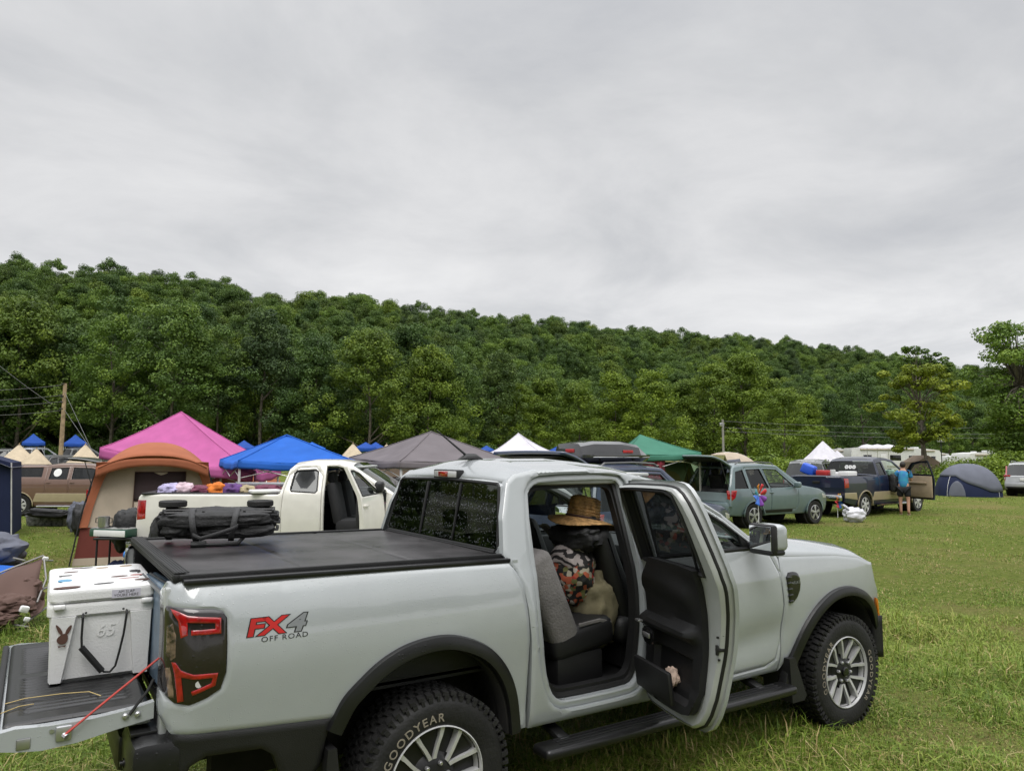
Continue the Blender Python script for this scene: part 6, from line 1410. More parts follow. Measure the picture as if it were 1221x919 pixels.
b = MB(); box_shell(b, CW+.005, CL-.02, .285, .345, .034, 0, 0, bot=.010); b.build('rim_band', 'whitepl', ck)
b = MB(); box_shell(b, CW, CL-.01, .348, .405, .036, 0, 0, bot=.012); lid = b.build('lid', 'whitepl', ck)
b = MB(); box_shell(b, CW-.10, CL-.16, .4, .409, .03, 0, 0, bot=.003); b.build('lid_panel', 'whitepl', ck)
# the end wall stands proud either side of the handle recess
yF = -(CL-.05)/2
for x0, x1 in ((-.202, -.095), (.100, .202)):
    b = MB(); rings = []
    for z in np.linspace(.012, .29, 6):
        k = z/.29; xa, xb = (x0+.006*(1-k), x1-.045*(1-k)) if x0 < 0 else (x0+.025*(1-k), x1-.006*(1-k)); y0 = yF+.012*(1-k)
        rings.append([Vector((xa, y0+.02, z)), Vector((xa+.006, y0-.022, z)), Vector((xb-.012, y0-.024, z)), Vector((xb, y0+.02, z))])
    b.loft(rings); b.build('end_rib', 'whitepl', ck, ang=50)
b = MB(); y = yF-.030
b.tube([(-.080, yF-.01, .300), (-.080, y, .285), (-.081, y, .20), (-.078, y, .155), (-.05, y, .118), (.0, y, .055), (.012, y, .040), (.035, y, .037), (.055, y, .060), (.068, y, .12), (.082, y, .20), (.090, y, .285), (.090, yF-.01, .300)], .0048, 8); rope = b.build('rope_handle', 'seal', ck)
b = MB(); b.tube([(-.080, y-.004, .158), (.004, y-.004, .046)], .0135, 10); b.build('grip', 'black', rope)
b = MB(); b.sph((-.07, -CL/2-.012, .305), .005, 8, 6); b.sph((.075, -CL/2-.012, .308), .005, 8, 6); b.build('rivet', 'seal', ck)
for x in (-.17, .17): b = MB(); b.box((x, -CL/2+.0, .336), (.045, .03, .02), .006); b.build('latch_tab', 'whitepl', ck)
b = MB(); text_flat(b, '65', .075, (.01, yF-.0008, .19), (1, 0, 0), (0, 0, 1), shear=.2); bb = b.build('embossing', 'whitepl', ck, fix=False)
M['stk1'] = mat('sticker_brown', (.10, .05, .04), .4); M['stk2'] = mat('sticker_blue', (.12, .32, .50), .4); M['stk3'] = mat('sticker_dark', (.03, .028, .03), .4); M['stk4'] = mat('sticker_gold', (.30, .18, .07), .4); M['stk5'] = mat('sticker_pink', (.40, .18, .17), .4); M['stkl'] = mat('sticker_lilac', (.60, .58, .66), .5)
LZ = .4095
for x, yy, w, h, m, ell, rz in ((-.145, -.335, .105, .055, 'stk1', 1, .1), (-.150, -.115, .055, .075, 'stk2', 0, .05), (-.145, .05, .055, .03, 'stk3', 0, .0), (-.12, .17, .065, .035, 'stk1', 1, .2), (.0, -.295, .08, .035, 'stk3', 0, .15), (.075, -.10, .07, .04, 'stk1', 0, .1), (.155, .055, .048, .09, 'stk3', 0, 0), (.15, -.085, .055, .04, 'stk5', 1, .1), (.16, -.255, .065, .05, 'stk1', 1, .0), (-.05, .30, .06, .035, 'stk3', 1, .1), (.02, .26, .055, .03, 'stk4', 1, 0), (.13, .28, .06, .04, 'stk4', 1, .2), (.11, -.175, .085, .018, 'stk5', 0, .1), (-.09, .31, .05, .03, 'stk1', 0, .3)):
    b = MB(); n = 20
    pl_ = [(w/2*math.cos(a), h/2*math.sin(a)) for a in np.linspace(0, 2*math.pi, n+1)[:-1]] if ell else chaikin([(-w/2, -h/2), (w/2, -h/2), (w/2, h/2), (-w/2, h/2)], 1)
    c_, s_ = math.cos(rz), math.sin(rz); b.prism([(x+a*c_-q*s_, yy+a*s_+q*c_) for a, q in pl_], LZ-.001, LZ+.0012, 'xy'); b.build('sticker', m, lid)
b = MB(); yl = -CL/2+.005-.0012
b.box((.085, yl, .374), (.115, .0012, .036)); b.build('sticker', 'stkl', lid)
b = MB(); text_flat(b, 'AM SLAP', .017, (.085, yl-.0014, .3765), (1, 0, 0), (0, 0, 1)); text_flat(b, 'YOURE HERE', .017, (.085, yl-.0014, .361), (1, 0, 0), (0, 0, 1)); b.build('lettering', 'decalblk', lid, fix=False)
b = MB()                                                 # dark rabbit-head emblem on the end wall
hx_, hz_ = -.152, .205; ye = yF-.0245
def E(pts, y0=ye): b.prism([(hx_+p[0]*.92, hz_+p[1]*.92) for p in pts], y0, y0-.0012, 'xz')
E(chaikin([(-.022, -.018), (-.006, -.030), (.012, -.028), (.022, -.012), (.022, .008), (.012, .020), (-.004, .018), (-.024, .000)], 2))
E(chaikin([(-.008, .014), (-.020, .030), (-.032, .062), (-.026, .064), (-.006, .040), (.002, .016)], 2), ye-.0002); E(chaikin([(.008, .016), (.014, .040), (.030, .058), (.036, .054), (.030, .030), (.018, .012)], 2), ye-.0002); E([(-.018, -.034), (0, -.038), (.016, -.034), (.012, -.043), (0, -.040), (-.014, -.043)], ye-.0002)
b.build('sticker', 'stk1', body)
# straw strands on the tailgate
for pts in (((-5.0, -.42, .888), (-4.93, -.40, .893), (-4.80, -.42, .896), (-4.70, -.44, .893), (-4.66, -.52, .890)), ((-5.01, -.55, .889), (-4.95, -.50, .892), (-4.90, -.49, .890))):
    b = MB(); b.tube(pts, .0022, 5); tag(b.build('straw_stalk', mat('dry_straw', (.50, .38, .16), .7)), 'dry yellow straw stalk lying on the black tailgate liner', 'straw', 'straw on the tailgate')
# folded aluminium table standing behind the cooler
ft = thing('folding_table', 'folded blue grey aluminium table standing between the cooler and tail light', 'folding table', (-4.40, -.10, .87), 0)
M['tblue'] = mat('blue_grey_panel', (.16, .23, .31), .35, metal=.4, var=.15, vs=9); M['alu'] = mat('brushed_aluminium', (.52, .53, .55), .32, metal=.85, var=.1)
for k, (m_, x, w) in enumerate((('tblue', -.030, .018), ('alu', -.008, .014), ('tblue', .014, .018))):
    b = MB(); b.box((x, -.15, .225), (w, .80, .44), .005, rot=(R(-3), 0, 0)); b.build('table_leaf', m_, ft)
b = MB(); b.tube([(-.045, -.52, .03), (-.048, -.545, .43), (-.048, .22, .42), (-.045, .28, .05)], .010, 8); b.tube([(.0, -.55, .05), (.0, -.565, .45)], .012, 8); b.build('table_frame', 'alu', ft)
b = MB(); b.box((-.005, -.572, .40), (.05, .012, .05), .004); b.build('table_clip', 'tblue', ft)
# folded wagon lying on the bed cover
fw = thing('folded_wagon', 'black folded pull wagon with strap handles lying on the bed cover', 'wagon', (-4.02, .36, 1.404), R(-16)); fw.scale = (.86, .94, .82)
M['nyl'] = mat('black_nylon', (.016, .016, .017), .65, var=.3, vs=9, bump=.9, bs=28); M['strap'] = mat('grey_webbing', (.045, .045, .047), .7, bump=.4, bs=160)
def lump(c, sz, seed, k=.16, n=22, m=14, e=.75):
    r_ = Vector((seed*3.1, seed*1.7, seed)); b = MB()
    def f(u, v):
        a, q = u*2*math.pi, (v-.5)*math.pi; cu, su, cv, sv = math.cos(a), math.sin(a), math.cos(q), math.sin(q)
        pw_ = lambda t: math.copysign(abs(t)**e, t); d = Vector((pw_(cu)*abs(cv)**e, pw_(su)*abs(cv)**e, pw_(sv)))
        nn = 1+k*mnoise.noise(d*2.2+r_)+k*.5*mnoise.noise(d*6+r_); return Vector(c)+Vector((d.x*sz[0]/2*nn, d.y*sz[1]/2*nn, d.z*sz[2]/2*nn))
    b.grid(f, n*2, m*2); return b
lump((0, 0, .145), (.72, .36, .21), 3, .16).build('folded_body', 'nyl', fw, ang=60)
lump((-.02, -.14, .175), (.68, .14, .11), 5, .14, e=.65).build('fabric_roll', 'nyl', fw, ang=60)
lump((.02, -.06, .085), (.60, .26, .09), 7, .14).build('fabric_fold', 'nyl', fw, ang=60)
lump((.22, -.14, .10), (.24, .09, .09), 9, .2).build('pocket', 'nyl', fw, ang=60); lump((-.26, -.13, .11), (.17, .10, .10), 11, .2).build('pocket', 'nyl', fw, ang=60)
b = MB()
for y_, z_ in ((-.15, .225), (-.05, .235), (.08, .235), (.15, .225)): b.tube([(-.36, y_, z_), (.34, y_, z_-.004)], .010, 6)
for x_ in (-.34, -.1, .15, .33): b.tube([(x_, -.16, .228), (x_, .16, .228)], .009, 6)
for x_, z_ in ((.36, .20), (.37, .15), (.36, .10)): b.tube([(x_-.05, -.12, z_), (x_, -.06, z_-.01), (x_, .1, z_)], .010, 6)
b.tube([(-.34, -.12, .24), (-.39, -.10, .18), (-.37, -.12, .10)], .008, 6); b.build('frame', 'black', fw)
for x_, y_, z_ in ((-.31, .03, .275), (.24, .10, .265), (-.36, -.02, .14), (-.34, .14, .10)):
    b = MB(); ax = 'z' if z_ > .2 else 'x'; h = .045
    b.lathe([(.030, -h/2), (.080, -h/2), (.088, -h/2+.008), (.088, h/2-.008), (.080, h/2), (.055, h/2), (.050, h/2-.006), (0, h/2-.006)], (x_, y_, z_), ax, 24); b.build('wheel', 'rubber', fw)
for x_ in (-.16, .10):
    b = MB(); rings = []
    for yy, zz in ((-.02, .245), (-.15, .246), (-.232, .20), (-.238, .13), (-.21, .06), (-.16, .030)): rings.append([Vector((x_-.018+(.20-zz)*.15*(1 if x_ < 0 else -1), yy, zz)), Vector((x_+.018+(.20-zz)*.15*(1 if x_ < 0 else -1), yy, zz))])
    b.loft(rings, cap=False, closed=False); b.build('strap', 'strap', fw, solid=.004)
b = MB(); rings = []
for x_, yy, zz in ((-.15, -.235, .085), (-.10, -.262, .062), (0, -.268, .092), (.09, -.255, .122), (.12, -.235, .14)): rings.append([Vector((x_, yy, zz-.014)), Vector((x_, yy-.006, zz+.014))])
b.loft(rings, cap=False, closed=False); b.build('carry_strap', 'strap', fw, solid=.004)
b = MB(); b.tube([(-.14, -.15, .05), (-.13, -.21, .022), (-.10, -.22, .016), (.02, -.22, .016), (.12, -.20, .018), (.15, -.14, .05)], .013, 8); b.tube([(-.16, -.21, .02), (-.07, -.215, .02)], .022, 10); b.build('pull_handle', 'black', fw)
# ---- in the cabin: hat, bag, jackets
ht = thing('straw_hat', 'wide brimmed woven straw hat hung on the front headrest', 'hat', (-1.965, -.405, 1.50), R(20)); ht.scale = (.86, .86, 1.08)
ht.rotation_euler = (R(5), R(9), R(20))
b = MB(); prof = [(0, .150), (.075, .150), (.100, .140), (.112, .115), (.118, .06), (.122, .012)]
b.lathe([(r, z) for r, z in prof], (0, 0, 0), 'z', 40, cap=False); b.v = [(p[0]*1.12, p[1], p[2]-.02*math.exp(-(p[0]/.06)**2)*(p[2] > .13)) for p in b.v]
for k in range(7): b.tube([((.1225-.0007*k*k*.5)*1.13*math.cos(a), (.1225-.0007*k*k*.5)*1.01*math.sin(a), .018+.018*k) for a in np.linspace(0, 2*math.pi, 41)[:-1]], .0035, 5, closed=True)
b.build('crown', 'straw', ht, ang=60)
b = MB()
def brim(u, v): a = u*2*math.pi; r = .120+.135*v; return Vector((r*1.08*math.cos(a), r*math.sin(a), .012-.055*v*v*(.6+.4*math.cos(2*a)) + .004*math.sin(v*40)))
b.grid(brim, 48, 14); b.build('brim', 'straw', ht, solid=.005, ang=60)
b = MB(); b.tube([(.123*1.12*math.cos(a), .123*math.sin(a), .020) for a in np.linspace(0, 2*math.pi, 41)[:-1]], .007, 6, closed=True); b.build('hat_band', 'c_brown', ht)
def pattern(name):
    m = bpy.data.materials.new(name); m.use_nodes = True; t = m.node_tree; b_ = t.nodes['Principled BSDF']; tcn = t.nodes.new('ShaderNodeTexCoord')
    vo = t.nodes.new('ShaderNodeTexVoronoi'); vo.inputs['Scale'].default_value = 38; t.links.new(tcn.outputs['Object'], vo.inputs['Vector'])
    sp = t.nodes.new('ShaderNodeSeparateColor'); t.links.new(vo.outputs['Color'], sp.inputs[0])
    c = ramp(t, sp.outputs[0], [(0, (.012, .012, .012)), (.18, (.40, .04, .03)), (.30, (.40, .36, .28)), (.40, (.02, .02, .02)), (.52, (.16, .16, .06)), (.66, (.42, .10, .05)), (.84, (.42, .38, .33)), (.92, (.03, .03, .03))], 'CONSTANT')
    wv = t.nodes.new('ShaderNodeTexWave'); wv.wave_type = 'RINGS'; wv.inputs['Scale'].default_value = 9; wv.inputs['Distortion'].default_value = 4; t.links.new(tcn.outputs['Object'], wv.inputs['Vector'])
    bw_ = ramp(t, wv.outputs[0], [(.45, (.015, .013, .014)), (.5, (.34, .30, .29))]); sz_ = t.nodes.new('ShaderNodeSeparateXYZ'); t.links.new(tcn.outputs['Object'], sz_.inputs[0])
    k = ramp(t, math_(t, 'ADD', math_(t, 'MULTIPLY', sz_.outputs[2], 2.5), .5), [(.74, 0.0), (.77, 1.0)]); o = mixc(t, c, bw_, k); t.links.new(o, b_.inputs['Base Color']); b_.inputs['Roughness'].default_value = .85; return m
bagm = pattern('bright_patterned_weave'); M['khaki'] = mat('khaki_cotton', (.20, .175, .10), .9, var=.15, vs=6, bump=.5, bs=14); M['palecloth'] = mat('pale_khaki', (.40, .38, .29), .9, var=.12)
bg = lump((0, 0, 0), (.26, .30, .40), 2.3, .16, e=.85).build('bag_body', bagm, None, ang=60); bg.name = 'shoulder_bag'; bg.location = (-2.06, -.42, 1.17); bg.rotation_euler = (.1, R(-14), .3); tag(bg, 'brightly patterned woven shoulder bag hanging behind the front seat', 'bag')
b = MB(); b.tube([(.02, -.10, .14), (.05, -.08, .27), (.06, 0, .33), (.05, .08, .27), (.02, .10, .14)], .012, 6); b.build('bag_strap', 'seal', bg)
jk = lump((0, 0, 0), (.26, .34, .46), 4.4, .22, e=.8).build('jacket', 'khaki', None, ang=60); jk.location = (-1.93, -.46, .95); jk.rotation_euler = (.1, R(-14), .2); tag(jk, 'crumpled khaki jacket bunched below the patterned bag in the pickup', 'jacket')
b = MB(); b.grid(lambda u, v: Vector((-1.985+.23*v+.03*math.sin(u*6), .06-.26*u, 1.47-.05*(2*v-1)**2-.34*v+.015*math.sin(u*11+v*5))), 10, 14); s_ = b.build('garment', 'palecloth', None, solid=.015); tag(s_, 'pale khaki garment draped over the top of the front seats', 'garment')
lump((0, 0, 0), (.20, .42, .16), 6.6, .2).build('black_coat', 'nyl', None, ang=60); c_ = bpy.data.objects['black_coat']; c_.name = 'coat'; c_.location = (-2.04, -.42, 1.40); tag(c_, 'black coat bunched beneath the straw hat behind the seat', 'coat')
tt = lump((0, 0, 0), (.13, .05, .10), 8.2, .4, n=12, m=8).build('crumpled_tissue', mat('pale_tissue', (.66, .50, .40), .9), None, ang=60); tt.location = (-1.97, -1.185, .715); tt.rotation_euler = (0, .3, R(71)); tag(tt, 'crumpled pale tissue stuffed in the bin of the open door', 'tissue')
# ================================================================== THINGS STANDING ABOUT
def root_at(px, py, z=0.0):
    v = Vector(_f)+(px-610.5)/CAM_F*Vector(_r)-(py-459.5)/CAM_F*Vector(_u); t_ = (z-CAM_P[2])/v.z; p = Vector(CAM_P)+v*t_; p.z = float(gz(p.x, p.y)) if z == 0 else z; return p
# collapsed brown folding chair by the left edge
fc = thing('folding_chair', 'brown folding camp chair lying collapsed on the grass beside the tailgate', 'camp chair', ld(lat(24, 8.6), 8.6), 0)
def lc(px, py, d): return at(px, py, d)-fc.location
def sheet(name, q, bulge, m, n=12, thick=.006):
    A, B, C, D = [lc(*p) for p in q]; nrm = (B-A).cross(D-A).normalized(); bb_ = MB()
    bb_.grid(lambda u, v: A.lerp(B, u).lerp(D.lerp(C, u), v)+nrm*(bulge*math.sin(math.pi*u)*math.sin(math.pi*v)+.012*math.sin(u*9+v*4)), n, n); return bb_.build(name, m, fc, solid=thick, ang=60)
sheet('seat_back', [(-22, 694, 8.4), (51, 664, 8.9), (43, 716, 8.3), (-20, 716, 8.0)], -.10, 'c_brown'); sheet('seat', [(-20, 704, 8.1), (30, 716, 8.2), (27, 728, 8.0), (-25, 736, 7.8)], .06, 'c_brown'); sheet('side_panel', [(36, 716, 8.3), (54, 714, 8.6), (50, 728, 8.3), (36, 736, 8.1)], .03, 'c_brown')
sheet('side_panel', [(-22, 730, 7.9), (24, 732, 8.0), (10, 742, 7.9), (-22, 745, 7.8)], .02, 'c_tan')
b = MB()
for q in (((-24, 692, 8.4), (52, 662, 8.9)), ((52, 663, 8.9), (55, 690, 8.7), (44, 718, 8.3)), ((-22, 745, 7.8), (28, 728, 8.1)), ((28, 744, 8.0), (58, 722, 8.6)), ((54, 668, 8.9), (63, 668, 9.0)), ((16, 665, 9.2), (30, 668, 9.1)), ((40, 708, 8.5), (56, 700, 8.8)), ((12, 744, 8.0), (34, 747, 7.95))): b.tube([lc(*p) for p in q], .011, 6)
M['dulltube'] = mat('dull_grey_tube', (.25, .24, .23), .5, metal=.5); b.build('tube_frame', 'dulltube', fc)
for q, sz_, sd in (((8, 722, 8.1), (.5, .4, .22), 3.3), ((30, 706, 8.5), (.35, .3, .3), 5.1), ((-14, 738, 7.9), (.5, .35, .16), 6.2)): lump(lc(*q), sz_, sd, .35, e=.9).build('fabric_fold', 'c_brown', fc, ang=60)
for q, s in (((29, 726, 8.0), .07), ((54, 666, 8.9), .05), ((32, 738, 8.0), .045)): b = MB(); b.box(lc(*q), (s*1.3, s*.7, s), s*.25, rot=(.2, .3, .4)); b.build('corner_joint', 'whitepl', fc)
# gray tarp heap and blue tarp at the left edge
b = lump((0, 0, .25), (1.5, 1.0, .62), 12, .25); o = b.build('tarp_heap', 'c_fly', None, ang=60); o.location = ld(lat(-24, 12.6), 12.6); tag(o, 'grey canvas heap on the grass at the left edge', 'tarpaulin')
b = MB(); b.grid(lambda u, v: Vector(((u-.5)*1.5, (v-.5)*1.0, .03+.05*math.sin(u*7)*math.sin(v*6)+.06*(1-u))), 16, 12); o = b.build('tarp', 'c_blue', None, solid=.006); o.location = ld(lat(-18, 11.9), 11.9); o.rotation_euler = (0, 0, hd(35)); tag(o, 'bright blue tarp spread on grass under the grey canvas heap', 'tarpaulin')
# camp kitchen: stove with pot on a stand
ks = ld(lat(150, 10.6), 10.6); st = thing('camp_table', 'small black camp stand carrying the green stove behind the cooler', 'stand', ks, hd(0))
b = MB(); b.box((.10, 0, .74), (.72, .42, .03), .008); b.build('top', 'black', st)
for x_ in (-.22, .42):
    for y_ in (-.17, .17): b = MB(); b.tube([(x_, y_, 0), (x_, y_, .73)], .014, 6); b.build('leg', 'black', st)
sv = thing('camp_stove', 'green camp stove with a pale front panel under the steel pot', 'camp stove', ks+Vector((0, 0, .757)), hd(-14))
M['green_enamel'] = mat('green_enamel', (.02, .07, .045), .4, coat=.3); M['greytop'] = mat('stained_grey_top', (.26, .26, .25), .5, var=.35, vs=14)
b = MB(); b.box((-.05, 0, .06), (.62, .34, .11), .01); b.build('stove_case', 'green_enamel', sv); b = MB(); b.box((-.05, 0, .118), (.60, .32, .012), .004); b.build('stove_top', 'greytop', sv); b = MB(); b.box((-.02, -.173, .055), (.52, .012, .085), .003); b.build('front_panel', 'whitepl', sv)
for x_ in (-.22, .06): b = MB(); b.tube([(x_+.08*math.cos(a), .08*math.sin(a), .130) for a in np.linspace(0, 6.28, 17)[:-1]], .006, 5, closed=True); b.tube([(x_-.1, 0, .130), (x_+.1, 0, .130)], .005, 5); b.build('burner', 'seal', sv)
pt = thing('cooking_pot', 'small steel pot with side handles standing on the camp stove', 'pot', ks+Vector((-.20, .07, .893)), hd(0))
b = MB(); b.lathe([(0, 0), (.070, 0), (.075, .01), (.075, .14), (.080, .145), (.071, .145), (.068, .012), (0, .012)], (0, 0, 0), 'z', 24); b.build('pot_body', 'steel', pt)
for s in (-1, 1): b = MB(); b.tube([(s*.073, 0, .12), (s*.115, 0, .12), (s*.115, 0, .06), (s*.073, 0, .06)], .007, 6); b.build('handle', 'seal', pt)
for i, (dx, dy, dz, sx, sy, sz, m_, lab, nm, ct) in enumerate(((.30, -.05, .30, .34, .40, .58, 'nyl', 'tall black bag standing under the right end of the stove stand', 'gear_bag', 'bag'), (-.02, .06, .20, .30, .34, .40, 'c_navy', 'navy blue bag standing under the left end of the stove stand', 'gear_bag', 'bag'), (.62, -.1, .22, .40, .36, .44, 'nyl', 'squat black bag on the grass right of the stove stand', 'gear_bag', 'bag'))):
    o = lump((0, 0, 0), (sx, sy, sz), 20+i, .14, e=.55).build(nm, m_, None, ang=60); o.location = ks+RT*dx+FW*dy+Vector((0, 0, dz)); tag(o, lab, ct)
b = MB(); b.box((0, 0, .2), (.44, .34, .40), .03, seg=3); b.box((0, 0, .41), (.47, .36, .05), .015); o = b.build('storage_box', 'c_beige', None); M['cream_pl'] = mat('cream_plastic', (.58, .54, .44), .5); o.data.materials[0] = M['cream_pl']; o.location = ks+RT*.62+FW*.5+Vector((0, 0, .35)); tag(o, 'cream plastic box behind the far corner of the bed cover', 'box')
b = MB(); b.box((0, 0, .18), (.5, .4, .36), .02); o = b.build('crate', 'black', None); o.location = ks+RT*.62+FW*.5; tag(o, 'black crate carrying the cream plastic box by the white pickup', 'crate')
bl = thing('float_ball', 'small round blue ball hung on a cord beyond the cooler', 'ball', ld(lat(161.5, 8.6), 8.6)); zc_ = at(161.5, 661, 8.6).z
b = MB(); b.sph((0, 0, zc_), (.056, .056, .058), 20, 14); b.build('ball_body', mat('blue_ball', (.03, .20, .62), .4), bl); b = MB(); b.tube([(-.03, 0, 0), (-.01, 0, zc_-.04)], .006, 5); b.tube([(.02, 0, zc_+.05), Vector((0.06, 0, zc_+.16))], .003, 5); b.build('cord', 'whitepl', bl)
# gear behind the tail of the white pickup and bedding in its bed
for i, (lx, ly, z_, s_, m_, lab) in enumerate(((-1.42, -.55, .80, (.40, .5, .62), 'nyl', 'black duffel standing upright at the tail of the white pickup'), (-1.40, .15, .60, (.40, .5, .6), 'cloth_dk', 'dark bag leaning on the tail of the white pickup'), (-.62, -.95, .66, (.36, .30, .75), 'nyl', 'large black bag standing against the side of the white pickup'))):
    o = lump((0, 0, 0), s_, 30+i, .14, e=.6).build('duffel_bag', m_, None, ang=60); o.location = on(wt_root, (lx, ly-(.25 if i == 2 else 0), z_)); tag(o, lab, 'bag')
for nm, c in (('b_lav', (.42, .38, .58)), ('b_maroon', (.13, .03, .06)), ('b_or', (.62, .17, .02)), ('b_pur', (.10, .04, .16)), ('b_tan', (.33, .27, .16)), ('b_pink', (.55, .42, .47))): M[nm] = mat(nm, c, .9, var=.15, vs=9, bump=.4, bs=30)
for i, (lx, w, h, m_, lab) in enumerate(((-.98, .36, .26, 'b_lav', 'lavender bedding bundle at the tail end of the white pickup bed'), (-.78, .30, .27, 'b_pink', 'pale pink bedding bundle in the white pickup bed'), (-.52, .36, .20, 'b_maroon', 'dark maroon bundle left of the orange one in the white pickup bed'), (-.26, .34, .27, 'b_or', 'bright orange bundle in the white pickup bed'), (-.04, .34, .26, 'b_pur', 'deep purple bundle right of the orange one in the white pickup bed'), (.22, .30, .20, 'b_tan', 'tan bundle in the white pickup bed'), (.52, .52, .22, 'b_maroon', 'wide maroon blanket roll nearest the cab in the white pickup bed'))):
    o = lump((0, 0, 0), (w, .5, h), 40+i, .22, e=.85).build('bedding_bundle', m_, None, ang=60); o.location = on(wt_root, (lx*.95, -.30, 1.345+h*.02)); tag(o, lab, 'bedding', 'bundles in the white pickup bed')
b = MB(); b.box((0, 0, 0), (.42, .26, .05), .02); o = b.build('box_lid', 'whitepl', None); o.location = on(wt_root, (.62, -.78, 1.385)); tag(o, 'white lid lying on the bed rail of the white pickup', 'lid')
ladd = thing('ladder', 'aluminium ladder lying along the bed of the white pickup behind its cab', 'ladder', on(wt_root, (.30, .30, 1.44)), hd(1))
for y_ in (-.17, .17): b = MB(); b.box((0, y_, 0), (1.1, .03, .06), .006); b.build('rail', 'alu', ladd)
b = MB()
for k in range(5): b.tube([(-.44+.22*k, -.17, 0), (-.44+.22*k, .17, 0)], .013, 6)
b.build('rungs' if False else 'rung', 'alu', ladd)
# seat items inside the white pickup
o = lump((0, 0, 0), (.36, .40, .46), 51, .22).build('backpack', mat('maroon_pack', (.12, .03, .045), .85, var=.3, vs=12), None, ang=60); o.location = on(wt_root, (2.16, -.52, 1.02)); tag(o, 'maroon backpack on the front seat of the white pickup', 'backpack')
# things on the grass between the tents
for px, d, sx, sy, sz, z_, m_, lab, nm, ct in ((66, 20.6, .95, .45, .28, .14, 'greytop', 'grey plastic tub on grass below the brown pickup', 'storage_tub', 'tub'), (58, 21.4, .60, .35, .34, .18, 'whitepl', 'white box on grass behind the long black bag', 'storage_box', 'box')):
    b = MB(); b.box((0, 0, 0), (sx, sy, sz), .03, seg=2, taper=(1.06, 1.06)); b.box((0, 0, sz/2), (sx*1.1, sy*1.1, .03), .01); o = b.build(nm, m_, None); o.location = gp(lat(px, d), d)+Vector((0, 0, z_)); o.rotation_euler = (0, 0, hd(5)); tag(o, lab, ct)
o = lump((0, 0, .36), (1.05, .34, .24), 61, .18, e=.6).build('canopy_bag', 'nyl', None, ang=60); o.location = gp(lat(63, 20.2), 20.2); o.rotation_euler = (0, .06, hd(5)); tag(o, 'long black canopy bag lying across the grey tub', 'bag')
for i, (px, d, m_, lab) in enumerate(((107, 17.6, 'nyl', 'dark bag beside the left corner of the orange cabin tent'), (101, 18.6, 'c_fly', 'grey bag piled behind the left corner of the orange cabin tent'))):
    o = lump((0, 0, .35), (.5, .5, .75), 70+i, .2).build('gear_bag', m_, None, ang=60); o.location = gp(lat(px, d), d); tag(o, lab, 'bag')
for i, (px, d, c, lab) in enumerate(((270, 19.5, (.42, .22, .17), 'salmon pink bundle under the blue canopy left of the white cab'), (287, 20.5, (.45, .16, .05), 'orange bundle under the blue canopy left of the white cab'))):
    o = lump((0, 0, .9), (.8, .6, .9), 80+i, .15).build('bundle', mat('bundle_%d' % i, c, .9), None, ang=60); o.location = gp(lat(px, d), d)+Vector((0, 0, .0)); tag(o, lab, 'bundle')
# crate, pinwheels, plastic bag near the grey green SUV
cr = thing('basket', 'blue patterned folding basket on grass beside the grey green SUV', 'basket', root_at(889, 627), hd(20))
M['bluepat'] = mat('blue_pattern', (.10, .28, .50), .6, var=.5, vs=16, col2=(.02, .10, .30)); b = MB()
b.box((0, 0, .24), (.50, .40, .46), .03, taper=(1.1, 1.1)); b.build('basket_body', 'bluepat', cr); b = MB(); b.box((0, 0, .47), (.54, .44, .025), .01); b.build('basket_rim', 'c_navy', cr); b = MB(); b.tube([(-.25, 0, .46), (-.2, 0, .60), (.2, 0, .60), (.25, 0, .46)], .012, 6); b.build('basket_handle', 'c_navy', cr)
def pinwheel(label, px, pyb, pyc, cols, rr_):
    p = root_at(px, pyb); d, l = todl(p.x, p.y); zc = at(px, pyc, float(d)).z-p.z; r = thing('pinwheel', label, 'pinwheel', p, hd(42), 'rainbow pinwheels'); b = MB(); b.tube([(0, 0, 0), (0, 0, zc)], .010, 6); b.build('stick', 'whitepl', r)
    n = len(cols)
    for k in range(n):
        a0 = 2*math.pi*k/n; b = MB()
        def f(u, v): a = a0+.75*u*(1-.2*v); q = rr_*(.15+.85*v); return Vector((q*math.cos(a), -.03-.07*math.sin(u*2.4)*v, zc+q*math.sin(a)))
        b.grid(f, 6, 5); b.build('vane', cols[k], r, solid=.004)
    b = MB(); b.sph((0, -.05, zc), .025, 8, 6); b.build('hub', 'whitepl', r)
for nm, c in (('v_red', (.55, .03, .04)), ('v_or', (.65, .22, .02)), ('v_yel', (.65, .50, .03)), ('v_gr', (.06, .40, .10)), ('v_bl', (.03, .14, .55)), ('v_pur', (.22, .06, .40)), ('v_teal', (.03, .36, .45))): M[nm] = mat(nm, c, .35, var=.03)
pinwheel('red, blue and purple pinwheel on a stick beside the blue basket', 905, 632, 590, ['v_red', 'v_red', 'v_or', 'v_teal', 'v_bl', 'v_bl', 'v_pur', 'v_pur'], .30)
pinwheel('orange, green and blue pinwheel on a stick behind the dark blue pickup', 999, 617, 597, ['v_gr', 'v_yel', 'v_or', 'v_or', 'v_red', 'v_red', 'v_bl', 'v_bl'], .24)
pb = lump((0, 0, .20), (.62, .48, .44), 90, .25, n=20, m=14, e=.9); 
pbo = pb.build('plastic_bag', mat('white_carrier_plastic', (.70, .70, .74), .3, var=.03, trans=.2), None, ang=60); pbo.location = root_at(1019, 622); pbo.rotation_euler = (0, 0, hd(0)); tag(pbo, 'stuffed white plastic carrier bag on grass behind the dark blue pickup', 'plastic bag')
for s in (-1, 1): b = MB(); b.grid(lambda u, v: Vector((-.12+.14*s*.3-.22*v+.03*math.sin(u*4), s*.05+.10*(u-.5), .36+.16*v-.05*(u-.5)**2)), 6, 6); b.build('bag_handle', pbo.data.materials[0], pbo, solid=.004)
